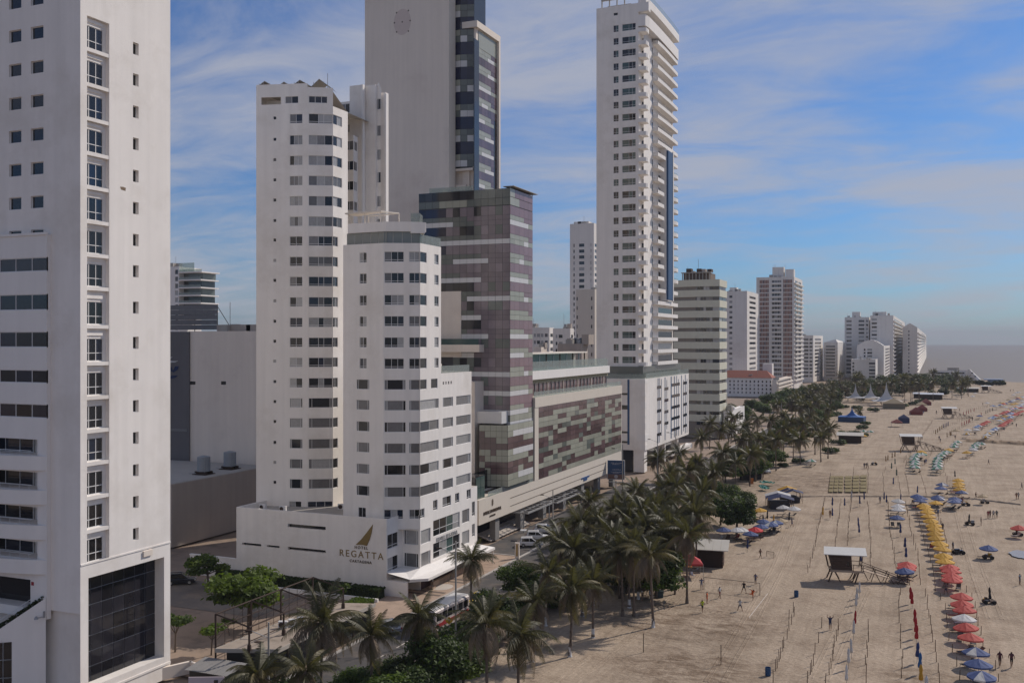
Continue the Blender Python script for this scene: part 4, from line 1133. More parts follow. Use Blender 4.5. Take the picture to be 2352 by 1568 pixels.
def podium():
 X = -72.6
 B = thing('panelled_podium_block', 'long cream-framed hotel block with grey-green and mauve glass panels', 'hotel', (X, 183, 0))
 y0 = on_x(1100, X)[1]; y1 = on_x(1228, X)[1]; y2 = on_x(1428, X)[1]
 Y2 = y2
 mb = MB()
 # cream band above the arcade, full length
 mb.box((X - 14, y0, 4.1), (X, y2, 8.45))
 mb.quad((X - 14, y0, 9.0), (X - 2, y0, 9.0), (X - 2, y1, 9.0), (X - 14, y1, 9.0))
 # frame round the glazed field
 mb.box((X - 1.2, y1, 8.45), (X + 0.02, on_x(1237, X)[1], 24.6)); mb.box((X - 14, y1 + 0.01, 22.9), (X + 0.1, y2 - 0.01, 24.9)); mb.box((X - 14, y2 - 0.4, 8.45), (X - 0.004, y2, 22.9))
 mb.build('frame_wall', CREAMLT, B)
 gr = MB()
 a, b = on_x(1190, X)[1], on_x(1392, X)[1]
 for (z, ya, yb) in ((6.8, on_x(1172, X)[1], b), (5.3, on_x(1172, X)[1], b)):
  gr.box((X - 0.05, ya, z), (X + 0.035, yb, z + 0.10))
 gr.build('band_groove', BRONZE, B)
 F0, F1 = (X, on_x(1237, X)[1]), (X, y2 - 0.42)
 l = math.dist(F0, F1)
 zb, zt = 8.5, 22.85
 nr, nc = 14, 21
 rnd = random.Random(4)
 pn = Panels(B)
 pat = '''111111111111111111111
111000000110001100100
000011000000111101101
000000011110111100011
111011000001000111000
001100111111111100111
110111111110111100000
111111111111111000100
000000000100000100111
111011100000000000000
100000000001100100111
000000110000111111111
111110111111101100000
110011000000000000000'''.split()
 bk = MB(); wall(bk, (X - 0.05, F0[1]), (X - 0.05, F1[1]), zb, zt); bk.build('panel_backing', pbr('joint_grey', (0.06, 0.06, 0.065)), B)
 for r in range(nr):
  for c in range(nc):
   cur = PAN_MAUVE if pat[13 - r][c] == '1' else PAN_GREEN
   if rnd.random() < .07: cur = PAN_TEAL
   pn.add(F0, F1, l * c / nc, l * (c + 1) / nc, zb + (zt - zb) * r / nr, zb + (zt - zb) * (r + 1) / nr, cur, 0.045, 0.06)
 pn.done()
 # set-back storey with glazing and terrace, white parapet, roof pool deck
 s = MB()
 yy0 = on_x(1223, X - 1.4)[1]; yy1 = on_x(1418, X - 1.4)[1]
 ys = on_x(1402, X - 1.2)[1]
 s.box((X - 14, yy0, 24.9), (X - 2.2, ys, 28.2)); s.build('setback_wall', PAN_MAUVE, B)
 for i in range(22):
  y = yy0 + 0.8 + (ys - yy0 - 1.2) * i / 21
  c = MB(); c.box((X - 2.2, y - 0.09, 24.9), (X - 2.02, y + 0.09, 27.6)); c.build('mullion', CREAM if i % 4 == 0 else ALU, B)
 s = MB(); s.box((X - 2.4, yy0, 27.5), (X - 1.9, ys, 28.3))
 s.build('lintel', pbr('olive_screen', (0.30, 0.27, 0.18), 0.8, 0.1), B)
 s = MB(); s.box((X - 14, yy0 - .5, 28.3), (X - 1.4, ys + 0.1, 30.0)); s.build('roof_parapet', WHITE2, B)
 g = MB(); g.box((X - 0.25, y1 + 0.1, 24.9), (X - 0.22, y2 - 0.1, 26.0)); g.build('terrace_balustrade', BALUSTRADE, B)
 g = MB(); g.box((X - 1.9, yy0, 30.0), (X - 1.87, ys, 31.9)); g.build('pool_balustrade', BALUSTRADE, B)
 pl = MB(); pl.box((X - 9, yy0 + 2, 30.0), (X - 2.2, ys - 3, 30.15)); pl.build('pool_water', pbr('pool_turquoise', (0.10, 0.30, 0.32), 0.1, 0.2, .5, spec=.5), B)
 pv = MB(); pv.box((X - 12, yy0 + 1, 33.2), (X - 7.0, ys - 0.6, 33.5))
 pv.build('pavilion_roof', CREAM, B)
 for i in range(12):
  y = yy0 + 1.5 + (ys - yy0 - 3) * i / 11
  p = MB(); p.box((X - 7.6, y - 0.12, 30.0), (X - 7.35, y + 0.12, 33.2)); p.build('pavilion_post', STEEL if i % 2 else ALU, B)
 pb = MB(); pb.box((X - 12, yy0 + 1.2, 30.0), (X - 10.0, ys - 1, 33.1)); pb.build('pavilion_bar', CONCRETE, B)
 # open terrace under the bay at the left end
 tr = MB(); ta, tb = on_x(1122, X)[1], on_x(1225, X)[1]
 tr.box((X - 3.4, ta, 8.45), (X - 3.2, tb, 12.4)); tr.build('terrace_glazing', GLASS, B)
 tr = MB(); tr.box((X - 0.12, ta, 8.46), (X - 0.09, tb, 9.4)); tr.build('terrace_balustrade', BALUSTRADE, B)
 tc = MB(); tc.box((X - 3.6, y0, 8.46), (X - 2.0, ta, 12.4)); 
 for i in range(2):
  for j in range(2):
   a = y0 + 0.2 + (ta - y0 - .4) * i / 2
   q = MB(); q.box((X - 0.7, a + 0.05, 8.5 + 1.9 * j), (X - 0.62, a + (ta - y0 - .4) / 2 - 0.05, 10.35 + 1.9 * j)); q.build('corner_glass', GLASSG, B)
 q = MB(); q.box((X - 4.5, y0 + 0.1, 8.46), (X - 0.75, ta, 12.4)); q.build('corner_room', PAN_DARK, B)
 # arcade: columns, back wall, steps, steel canopy
 ar = MB(); ar.box((X - 14, y0, 0), (X - 6, y2, 4.1)); ar.build('arcade_wall', pbr('arcade_glazing', (0.03, 0.03, 0.033), 0.25, 0.3, .4), B)
 for i in range(7):
  y = y0 + 9 + (y2 - y0 - 14) * i / 6
  c = MB(); c.box((X - 1.6, y - 0.9, 0), (X - 0.5, y + 0.9, 4.1)); c.build('arcade_column', pbr('grey_stone', (0.22, 0.21, 0.2), 0.7, .15, .8), B)
 sp = MB()
 for i in range(5): sp.box((X - 2.6 - i * 0.45, y0 + 7, 0.02), (X - 0.9 - i * 0.45, y0 + 26, 0.16 * (i + 1)))
 sp.build('steps', PAVELT, B)
 for (ya, yb, xo) in ((on_x(1183, X)[1], on_x(1246, X)[1], 2.6), (on_x(1243, X)[1], on_x(1312, X)[1], 3.4)):
  cp = MB(); x1 = X + xo; x0 = X - 2.5; z = 3.95
  n = 7
  cp.box((x0, ya, z - 0.3), (x1, ya + 0.18, z)); cp.box((x0, yb - 0.18, z - 0.3), (x1, yb, z)); cp.box((x1 - 0.18, ya + .18, z - 0.3), (x1, yb - .18, z)); cp.box((x0, ya + .18, z - 0.3), (x0 + 0.18, yb - .18, z))
  for i in range(1, n): yq = ya + (yb - ya) * i / n; cp.box((x0 + .18, yq - 0.06, z - 0.2), (x1 - .18, yq + 0.06, z - 0.03))
  for i in range(1, 3): xq = x0 + (x1 - x0) * i / 3; cp.box((xq - 0.05, ya + .18, z - 0.17), (xq + 0.05, yb - .18, z - 0.05))
  for yq in (ya + 0.4, yb - 0.4): cp.tube((x1 - 1.0, yq, 0), (x1 - 1.0, yq, z - 0.25), 0.12)
  cp.build('steel_canopy', STEELG, B)
 # lettering on the cream band
 T0, T1 = (X, y0), (X, y2)
 uu = along(T0, T1, 1131)
 text(B, 'INTERCONTINENTAL', T0, T1, uu, 5.55, 0.80, BRONZE, 0.05, gap=0.0)
 text(B, 'CARTAGENA', T0, T1, uu, 4.85, 0.42, BRONZE, 0.04)
 em = MB(); 
 for (r0, s) in ((0.62, 1.0),):
  for k in range(16):
   t0, t1 = 2 * math.pi * k / 16, 2 * math.pi * (k + 1) / 16
   cy = y0 + uu
   o = lambda t, r: (X + 0.06, cy + r * 0.62 * math.cos(t), 7.3 + r * math.sin(t))
   em.quad(o(t0, .62), o(t1, .62), o(t1, .42), o(t0, .42))
 em.box((X + 0.01, y0 + uu - 0.12, 6.95), (X + 0.07, y0 + uu + 0.12, 7.65)); em.build('emblem', BRONZE, B)
 sb = MB(); ya = on_x(1335, X)[1]; sb.box((X, ya, 5.15), (X + 0.12, on_x(1353, X)[1], 5.45)); sb.box((X, on_x(1340, X)[1], 4.6), (X + 0.12, on_x(1348, X)[1], 5.05)); sb.build('blue_sign', pbr('blue_sign_face', (0.03, 0.08, 0.22), .5, .05), B)
podium()

def cream_tower():
 Y = 192.0
 B = thing('cream_slab_tower', 'tall cream blank-walled tower with a blue glass slot, rising out of frame', 'tower', (-96.5, Y, 0))
 L0, L1 = on_y(838, Y), on_y(1031, Y)
 X = L1[0]; TOP = 118
 mb = MB(); yb = on_x(1046, X)[1]
 mb.prism([L0, L1, (X, yb), (X - 2, yb), (X - 2, yb + 16), (L0[0], yb + 16)], 0, TOP)
 mb.build('wall', CREAM, B)
 # bolt holes of a removed round sign
 hb = MB()
 for (px, py) in ((911, 30), (938, 25), (906, 53), (924, 51), (942, 48), (911, 74), (938, 72)):
  p = on_y(px, Y); z = height(py, depth(p)); hb.box((p[0] - 0.14, Y - 0.03, z - 0.14), (p[0] + 0.14, Y + 0.01, z + 0.14))
 hb.build('bolt_hole', STEEL, B)
 p = on_y(924, Y); zc = height(51, depth(p)); hb = MB(); hb.poly([(p[0] + 2.15 * math.cos(t * .2618), Y - .006, zc + 2.9 * math.sin(t * .2618)) for t in range(24)]); hb.build('faded_disc', pbr('faded_sign_patch', (.63, .53, .475), .85, .1, .5), B)
 pl = MB()
 for i in range(31): z = 50 + i * 2.2; pl.box((X - 0.004, Y + 0.05, z), (X + 0.03, yb - 0.05, z + 2.14))
 pl.build('edge_cladding', CREAMLT, B)
 # blue-black glass slot, facets at two angles
 pn = Panels(B); rnd = random.Random(9)
 a0 = on_y(1036.5, yb - 0.1); Yg = yb + 0.6
 S0, S1, S2 = on_y(1034, Yg), on_y(1057.5, Yg + 0.0), on_y(1089, Yg + 0.9)
 z0 = height(383, depth(S1)); pitch = 57.2 / 2276 * depth(S1)
 core = MB(); core.prism([S0, (S1[0], S1[1] + .06), (S2[0], S2[1] + .06), (S2[0], S2[1] + 6), (S0[0], S0[1] + 6)], z0 - 0.5, TOP - 2); core.build('slot_core', PAN_DARK, B)
 for f in range(14):
  zf = z0 + f * pitch
  for (p, q, nc) in ((S0, S1, 2), (S1, S2, 2)):
   l = math.dist(p, q)
   for (a, b, kd) in ((0, .26, 's'), (.26, .50, 'g'), (.50, 1.0, 'v')):
    for c in range(nc):
     m = PAN_NAVY if kd == 'v' else (PAN_TEAL if kd == 'g' else (PAN_WHITE if rnd.random() < .55 else PAN_TEAL))
     if kd == 'g' and q is S1: m = PAN_GREEN
     pn.add(p, q, l * c / nc, l * (c + 1) / nc, zf + a * pitch, zf + b * pitch, m)
 # street wing behind with striped panels in a concrete frame
 Xw = -92.0
 w0, w1 = on_x(1096, Xw), on_x(1143, Xw)
 zt = 106.0
 fr = MB()
 fr.box((Xw - 14, w0[1] - 0.8, zt - 1.4), (Xw + 0.35, w1[1] + 0.8, zt)); fr.box((Xw - 14, w1[1], 40), (Xw + 0.35, w1[1] + 0.8, zt - 1.4)); fr.box((Xw - 14, w0[1], 40), (Xw - 0.3, w1[1], zt - 1.4))
 fr.build('wing_frame', CREAM, B)
 dk = MB(); dk.box((Xw - 0.3, w0[1] - 1.2, 40), (Xw - 0.1, w0[1] + 1.2, zt - 4)); dk.build('dark_return', PAN_DARK, B)
 G0, G1 = (Xw - 0.25, w0[1] + 1.2), (Xw - 0.25, w1[1])
 l = math.dist(G0, G1)
 for f in range(17):
  zf = zt - 5.4 - f * 3.6
  ra = rnd.randint(0, 3); rb = ra + rnd.randint(2, 4)
  for (a, b, kd) in ((0, 1.75, 'v'), (1.75, 2.6, 's'), (2.6, 3.6, 'g')):
   for c in range(6):
    m = PAN_MAUVE if kd == 'v' else PAN_WHITE if (kd == 's' and ra <= c < rb) else PAN_GREEN if (kd == 's' or c < 4) else PAN_MAUVE
    if f > 3 and c > 4: m = PAN_DARK
    pn.add(G0, G1, l * c / 6, l * (c + 1) / 6, zf - 3.6 + a, zf - 3.6 + b, m)
 pn.done()
 tp = MB(); tp.box((Xw - 0.28, w0[1] + 1.2, zt - 5.3), (Xw - 0.2, w1[1], zt - 1.6)); tp.build('top_screen', PAN_GREEN, B)
 # terrace under the slot
 te = MB(); zf = z0
 te.box((X - 1, Yg - 0.5, zf - 1.0), (S2[0] + 0.3, Yg + 5, zf - 0.5)); te.box((X - 1, Yg - 0.3, zf - 5.3), (S1[0] + 1.5, Yg + 5, zf - 4.0)); te.box((S1[0] + 0.4, Yg + 0.4, 40), (S1[0] + 2.0, Yg + 4, zf - 1.0)); te.box((S2[0] - 0.9, Yg + 1.2, 40), (S2[0], Yg + 5, zf - 3)); te.build('terrace_frame', CREAM, B)
cream_tower()
# ------------------------------------------------------------------ building 4: the very tall white balcony tower with its slotted podium
def balcony_tower():
 Y = 270.0
 B = thing('white_balcony_tower', 'very tall white tower with stacked balconies and a vertical blue strip', 'tower', (-74.3, Y, 0))
 P0, P1 = on_y(1370, Y), on_y(1466, Y)
 mb = MB(); ZT = 131.0
 t = 280.0
 rows = [64.5 + 29.35 * i for i in range(27)]
 rows = [65.2, 94.5, 123.2, 152.8, 182.4, 212.3, 241, 271, 301, 330.5, 360, 389.5, 419, 448, 477.5, 507, 536.5, 566, 595, 624, 653, 682.5, 711, 740, 769, 797.5, 826]
 ws = []
 zr = []
 for y in rows:
  z = height(y, 280.5); zr.append(z)
  ws.append((along(P0, P1, 1409), along(P0, P1, 1420.8), z - 0.95, z + 0.95, 'tealone'))
  ws.append((along(P0, P1, 1429), along(P0, P1, 1460), z - 0.95, z + 0.95, 'teal'))
 zc = height(33, 281); ws.append((along(P0, P1, 1409), along(P0, P1, 1419), zc - .4, zc + .4, 'one'))
 zb = height(842, 277)
 face(B, mb, P0, P1, zb, ZT, ws, 0.2)
 # roof openings
 X1 = on_y(1484, Y)[0]
 yN = on_x(1500, X1 - 0.2)[1]
 yE = on_x(1557, X1)[1]
 # recessed wall behind the corner balconies, then the street side
 xr = P1[0]
 R0 = P1; R1 = (xr, Y + 3.0); 
 mb.quad(P1 + (zb,), (xr, Y + 3.2, zb), (xr, Y + 3.2, ZT), P1 + (ZT,))
 A0, A1 = (xr, Y + 3.2), (X1 - 1.6, Y + 3.2)
 face(B, mb, A0, A1, zb, ZT - 3, [(0.15, 0.95, z - 1.3, z + 1.0, 'far') for z in zr], 0.1)
 S0, S1 = (X1 - 1.6, Y + 3.2), (X1 - 1.6, yE)
 sw = []
 for z in zr: sw.append((along(S0, S1, 1497), along(S0, S1, 1500), z - 1.2, z + 0.9, 'far'))
 face(B, mb, S0, S1, zb, ZT - 3, sw + [(along(S0, S1, 1512), math.dist(S0, S1) - 1.0, z - 1.3, z + 1.1, 'far') for z in zr], 0.12)
 mb.quad((P0[0], Y, zb), (P0[0], yE, zb), (P0[0], yE, ZT), (P0[0], Y, ZT)); mb.quad((P0[0], yE, zb), (X1 - 1.6, yE, zb), (X1 - 1.6, yE, ZT), (P0[0], yE, ZT))
 mb.poly([(P0[0], Y, ZT - 1), (xr, Y, ZT - 1), (X1 - 1.6, Y + 3.2, ZT - 1), (X1 - 1.6, yE, ZT - 1), (P0[0], yE, ZT - 1)])
 mb.build('wall', WHITE, B)
 # balconies: corner pair on the near side, long ones on the street side
 def arc(xa, ya, xb, yb, bulge, n=6):
  out = []
  for i in range(n + 1):
   s = i / n; b = bulge * 4 * s * (1 - s)
   out.append((xa + (xb - xa) * s + b, ya + (yb - ya) * s))
  return out
 ya, yb_ = on_x(1511, X1)[1], yE
 for i, z in enumerate(zr):
  zf = z - 1.55
  m = MB()
  ring = [(xr - 0.02, Y - 0.02), (X1 - 0.9, Y - 0.02), (X1 - 0.15, Y + 0.35), (X1 + 0.1, Y + 1.4), (X1 - 0.1, Y + 3.4), (X1 - 1.62, Y + 3.6), (xr - 0.02, Y + 3.2)]
  m.prism(ring, zf - 0.15, zf + 0.06)
  for a, b in zip(ring[:5], ring[1:5]): m.prism([a, b, (b[0] - 0.1, b[1] + 0.12), (a[0] - 0.1, a[1] + 0.12)], zf + 0.06, zf + 0.95)
  m.build('corner_balcony', WHITE2, B)
  if 9 < i < 20: parts = ((on_x(1511, X1)[1], on_x(1526, X1)[1], 0.0), (on_x(1543, X1)[1], yb_, 0.7))
  else: parts = ((ya, yb_, 0.2),)
  for (p, q, bl) in parts:
   m = MB(); r = arc(X1, p, X1, q, bl)
   m.prism([(X1 - 1.62, p)] + r + [(X1 - 1.62, q)], zf - 0.15, zf + 0.06)
   rr = [(X1 - 1.6, p)] + r + [(X1 - 1.6, q)]
   for a, b in zip(rr, rr[1:]):
    dx, dy = (0.0, 0.12) if a[1] == p and b[1] == p else ((0.0, -0.12) if a[1] == q else (-0.12, 0.0))
    m.prism([a, b, (b[0] + dx, b[1] + dy), (a[0] + dx, a[1] + dy)], zf + 0.06, zf + 0.9)
   m.build('street_balcony', WHITE2, B)
   if bl > 0.5:
    g = MB()
    for a, b in zip(r, r[1:]): g.quad((a[0] - .05, a[1], zf + .9), (b[0] - .05, b[1], zf + .9), (b[0] - .05, b[1], zf + 1.4), (a[0] - .05, a[1], zf + 1.4))
    g.build('balcony_glass', BALUSTRADE, B)
 bs = MB(); y0, y1 = on_x(1529.5, X1)[1], on_x(1540, X1)[1]
 z0, z1 = height(688, depth((X1, y0))), height(346, depth((X1, y0)))
 bs.box((X1 - 1.6, y0, z0), (X1 + 0.75, y1, z1)); bs.build('blue_strip', BLUEPAINT, B)
 fr = MB(); fr.box((X1 - 1.6, y0 - 0.45, z0 - 0.4), (X1 + 0.2, y0 - 0.01, z1 + 0.5)); fr.box((X1 - 1.6, y1 + 0.01, z0 - 0.4), (X1 + 0.85, y1 + 0.8, z1 + 0.5)); fr.box((X1 - 1.6, y0 - .01, z1 + .01), (X1 + 0.5, y1 + .01, z1 + .5)); fr.box((X1 - 1.6, y0 - .01, z0 - .4), (X1 + 0.6, y1 + .01, z0 - .01)); fr.build('strip_frame', WHITE2, B)
 # crown: two deep bands sweeping round the corner, roof frame
 cr = MB()
 zt = height(36, 277)
 for (za, zc_, dx) in ((zt - 2.6, zt + 0.6, 0.2), (zt + 2.9, zt + 5.2, 0.4)):
  r = [(xr, Y - 0.03), (X1 - 0.4 + dx, Y - 0.03)] + arc(X1 + dx, Y + 3, X1 + dx, yE, 0.25)
  cr.prism(r + [(xr, yE)], za, zc_)
 cr.prism([(xr - 0.5, Y - 0.035), (xr + 3.0, Y - 0.035), (xr + 3.0, Y + 2), (xr - .5, Y + 2)], ZT - 2.5, ZT + 0.01)
 cr.build('crown_band', WHITE2, B)
 rf = MB(); a = on_y(1380, Y)[0]; b = on_y(1432, Y)[0]
 for x in (a, (a * 2 + b) / 3, (a + b * 2) / 3, b): rf.box((x - .15, Y + 1, ZT - 1), (x + .15, Y + 1.3, ZT + 2.2)); rf.box((x - .15, Y + 7, ZT - 1), (x + .15, Y + 7.3, ZT + 2.2))
 rf.box((a - .2, Y + .9, ZT + 2.2), (b + .2, Y + 1.4, ZT + 2.6)); rf.box((a - .2, Y + 6.9, ZT + 2.2), (b + .2, Y + 7.4, ZT + 2.6))
 rf.build('roof_frame', CONCRETE, B)
 gl = MB(); r = arc(X1 + .3, Y + 3, X1 + .3, yE, 0.25)
 for p, q in zip(r, r[1:]): gl.quad(p + (zt + 5.2,), q + (zt + 5.2,), q + (zt + 6.8,), p + (zt + 6.8,))
 gl.build('roof_balustrade', BALUSTRADE, B)
 # recessed lobby storey, then the white slotted podium
 yp = 264.8; xp = -73.0
 lo = MB(); lo.box((-88, Y - 1.0, 25.8), (X1 - 0.6, yE + 6, zb + 0.02)); lo.build('sky_lobby', PAN_TEAL, B)
 Q0, Q1 = on_y(1426, yp), (xp, yp); y2 = on_x(1582, xp)[1]
 Rr0, Rr1 = (xp, yp), (xp, y2)
 pm = MB(); zbm, ztm = 6.0, 25.7
 pm.prism([(Q0[0] - 8, yp + 0.01), (xp - 0.01, yp + 0.01), (xp - 0.01, y2), (Q0[0] - 8, y2)], zbm + .005, ztm - .005)
 hs = []
 for y in (1110, 1191, 1338): pass
 wall(pm, Q0, Q1, zbm, ztm, []); 
 # toothed white bands lap the corner
 teeth = MB()
 for (za, zc_, w) in ((24.5, 25.4, 2.6), (21.0, 21.9, 1.6), (17.7, 19.4, 2.2), (15.0, 15.8, 2.2), (11.9, 13.6, 1.8), (8.6, 10.4, 4.2), (6.2, 7.6, 2.6)):
  teeth.box((xp - w * 0.55, yp - 0.06, za), (xp + 0.055, yp + w * 0.8, zc_))
 teeth.build('corner_band', WHITE2, B)
 pm.build('podium_wall', WHITE, B)
 sl = MB(); rnd = random.Random(12)
 l = math.dist(Rr0, Rr1)
 bst = MB(); a = along(Q0, Q1, 1443.5); p = at(Q0, Q1, a)
 bst.box((p[0] - .3, yp - 0.03, 7.5), (p[0] + .3, yp + .02, ztm - .2)); bst.build('blue_strip', BLUEPAINT, B)
 for zq in (21.2, 17.2, 10.6, 7.9):
  q = MB(); q.box((Q0[0] + .3, yp - 0.02, zq), (p[0] - .32, yp + .02, zq + (1.2 if zq == 17.2 else .55))); q.build('side_slot', GLASS, B)
 # vertical blue slots and short cross windows on the street side
 for (px, w, ya, yb) in ((1511.5, .45, 866, 1020), (1515, .3, 868, 1025), (1519, .3, 870, 1000), (1527.5, .5, 862, 1010), (1531.5, .3, 872, 985), (1541.5, .7, 858, 1022), (1549, .5, 858, 1018), (1554, .35, 858, 1000), (1558, .35, 870, 1010), (1565.5, .5, 858, 1008), (1570, .35, 872, 990), (1574, .5, 860, 1000), (1578, .35, 870, 998)):
  y = on_x(px, xp)[1]; tt = depth((xp, y))
  q = MB(); q.box((xp - .02, y - w * .75, max(zbm + .8, height(yb, tt))), (xp + 0.03, y + w * .75, min(ztm - .3, height(ya, tt)))); q.build('vertical_slot', BLUEPAINT, B)
 for i in range(5):
  for (pa, pb) in ((1509, 1519), (1526, 1535), (1543, 1561), (1569, 1577)):
   if i == 4 and pa == 1526: continue
   ya, yb = on_x(pa, xp)[1], on_x(pb, xp)[1]; z = 22.9 - i * 3.4 - (0.8 if pa in (1526,) else 0)
   q = MB(); q.box((xp - .02, ya, z - .5), (xp + 0.045, yb, z + .35)); q.build('cross_window', GLASSB, B)
 tb = MB(); tb.box((xp - 0.1, yp + 1, ztm), (xp - 0.06, y2, ztm + 1.5)); tb.box((-84, yp + .1, ztm), (xp - .1, yp + .14, ztm + 1.3)); tb.build('terrace_balustrade', BALUSTRADE, B)
 un = MB(); un.box((Q0[0] - 8, yp + 2, 0), (xp - 4, y2, zbm)); un.build('undercroft', PAN_DARK, B)
 un = MB(); un.box((xp - 3.3, yp + .2, 0), (xp - .3, yp + 3.2, zbm)); un.box((xp - 2.3, y2 - 14, 0), (xp - .3, y2 - 13, zbm)); un.box((xp - 2.3, y2 - 30, 0), (xp - .3, y2 - 29, zbm)); un.build('podium_column', WHITE, B)
 un = MB(); un.box((xp - 2, y2 - 22, 1.2), (xp - .2, y2 + 6, 2.6)); un.build('terrace_wall', WHITE2, B)
balcony_tower()

# ------------------------------------------------------------------ building 5: the banded olive tower
def olive_tower():
 X = -73.0
 C0 = on_x(1653, X); Y = C0[1]
 B = thing('banded_olive_tower', 'pale olive tower with banded parapets and a cluttered brown rooftop', 'tower', (X, Y, 0))
 L = (on_y(1545, Y)[0], Y + 1.6); Mp = on_y(1600, Y - 0.5); E1 = on_x(1670, X)
 pts = [L, Mp, C0, E1]
 tt = depth(C0)
 ztop = height(641, tt); pitch = 24.0 / 2276 * tt
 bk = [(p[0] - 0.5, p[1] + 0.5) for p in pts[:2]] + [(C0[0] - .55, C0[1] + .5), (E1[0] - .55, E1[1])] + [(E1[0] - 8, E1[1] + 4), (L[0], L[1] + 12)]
 cb = MB(); cb.prism(bk, 0, ztop - 0.4); cb.build('core', pbr('darkened_recess_core', (.24, .21, .18), .85, .2, .5), B)  # core coloured darker than the bands so the recesses read dark
 n = 14
 for i in range(n + 1):
  zt = ztop - i * pitch; zb = zt - pitch * 0.66
  if zt < 5: break
  if i == n: zb = 3
  m = MB(); m.prism(pts + [(E1[0] - 7, E1[1] + 3), (L[0] + .2, L[1] + 11)], zb, zt); m.build('parapet_band', OLIVE, B)
  if i < n:
   z0, z1 = zb - pitch * 0.34, zb
   for (p, q, segs) in ((L, Mp, ((.05, .22), (.25, .42), (.45, .6), (.62, .97))), (Mp, C0, ((.0, .16), (.18, .28), (.30, .40), (.42, .55), (.57, .68), (.70, .98))), (C0, E1, ((.05, .45), (.5, .95)))):
    p2, q2 = offset(p, q, 0.42); l = math.dist(p2, q2)
    for a, b in segs:
     window(B, p2, q2, l * a, l * b, z0 + .02, z1 - .02, 'far', 0.0)
 # rooftop rooms, pergola clutter and aerials
 rm = MB(); a, b = on_y(1570, Y + 3), on_y(1632, Y + 3)
 rm.box((a[0], a[1], ztop - .4), (b[0], b[1] + 9, ztop + 2.6)); rm.build('rooftop_room', pbr('brown_render', (0.16, 0.12, 0.10), .9, .3, 1.0), B)
 pr = MB(); rnd = random.Random(2)
 for i in range(9):
  x = a[0] + (b[0] - a[0]) * i / 8; pr.box((x - .15, Y + 1.2, ztop), (x + .15, Y + 1.5, ztop + 2.6))
 pr.box((a[0] - .5, Y + 1.0, ztop + 2.6), (b[0] + .5, Y + 3, ztop + 2.9)); pr.build('pergola', CONCRETE, B)
 for i in range(5):
  u = MB(); x = a[0] + 1 + i * 2; h = rnd.uniform(.5, 1.6); u.box((x, Y + 3, ztop + 2.9), (x + rnd.uniform(1, 2), Y + 6, ztop + 2.9 + h)); u.build('roof_hut', TAUPE if i % 2 else TIMBER, B)
 for px, py in ((1580, 613), (1604, 595)):
  p = on_y(px, Y + 4); u = MB(); u.tube(p + (ztop + 2,), p + (height(py, depth(p)),), 0.07, None, 4); u.build('antenna', STEELG, B)
olive_tower()

# ------------------------------------------------------------------ plainer buildings further off: blocks with real window openings
def block(name, label, cat, pl, pc, pr, Y, top, mats=WHITEOLD, floors=10, near=(), side=(), zlo=0.0, wh=1.4, group=None, top_off=2.0, X2=None, base_t=None, slab=0, wstyle='far', depth_w=0.3):
 """near = window columns (pixel bearings) on the face towards the viewer, side = fractions along the seaward face"""
 L0, L1 = on_y(pl, Y), on_y(pc, Y)
 X = L1[0]
 R1 = on_x(pr, X) if pr > pc else (X, Y + 14)
 ZT = height(top, depth(L1))
 B = thing(name, label, cat, (X, Y, 0), 0, group)
 mb = MB()
 pitch = (ZT - top_off - zlo) / floors
 wn, wsd = [], []
 for f in range(floors):
  z = zlo + pitch * (f + 0.5)
  for c in near: wn.append((along(L0, L1, c[0]), along(L0, L1, c[1]), z - wh / 2, z + wh / 2, wstyle))
  l = math.dist(L1, R1)
  for c in side: wsd.append((l * c[0], l * c[1], z - wh / 2, z + wh / 2, wstyle))
 face(B, mb, L0, L1, 0, ZT, wn, depth_w); face(B, mb, L1, R1, 0, ZT, wsd, depth_w)
 mb.quad(R1 + (0,), (L0[0], R1[1], 0), (L0[0], R1[1], ZT), R1 + (ZT,)); mb.quad((L0[0], R1[1], 0), L0 + (0,), L0 + (ZT,), (L0[0], R1[1], ZT))
 mb.poly([L0 + (ZT - .3,), L1 + (ZT - .3,), R1 + (ZT - .3,), (L0[0], R1[1], ZT - .3)])
 mb.build('wall', mats, B)
 rr_ = random.Random(int(pl))
 for i in range(3):
  x = L0[0] + (X - L0[0]) * rr_.uniform(.1, .8); q = MB(); w_ = rr_.uniform(1, 2.6); q.box((x, Y + 2 + i, ZT - .3), (x + w_, Y + 4 + i, ZT + rr_.uniform(.7, 2.2))); q.build('roof_unit', (CONCRETE, TAUPE, STEELG)[i], B)
 q = MB(); q.tube((x, Y + 4, ZT), (x, Y + 4, ZT + rr_.uniform(3, 7)), .08, None, 4); q.build('antenna', STEELG, B)
 if slab:
  for f in range(floors):
   z = zlo + pitch * f
   s = MB()
   if slab & 1: s.box((L0[0], Y - 1.1, z - .1), (L1[0] + .2, Y - .02, z + .85))
   if slab & 2: s.box((X + .02, Y + .3, z - .1), (X + 1.3, R1[1] - .3, z + .85))
   s.build('balcony', mats, B)
 return B, L0, L1, R1, ZT
def roofbox(B, name, pl, pr, Y, z0, top, mat, dy=6):
 a, b = on_y(pl, Y), on_y(pr, Y); m = MB(); m.box((a[0], Y, z0 - .3), (b[0], Y + dy, height(top, depth(b)))); m.build(name, mat, B)
B, L0, L1, R1, ZT = block('white_slab_tower', 'pale slab tower between the olive tower and the brick-panelled tower', 'tower', 1660, 1716, 1742, 690, 668, WHITEOLD, 17, [(1675, 1682), ], [(.2, .75)], 8, 1.6)
roofbox(B, 'roof_house', 1676, 1692, 694, ZT, 660, WHITEOLD)
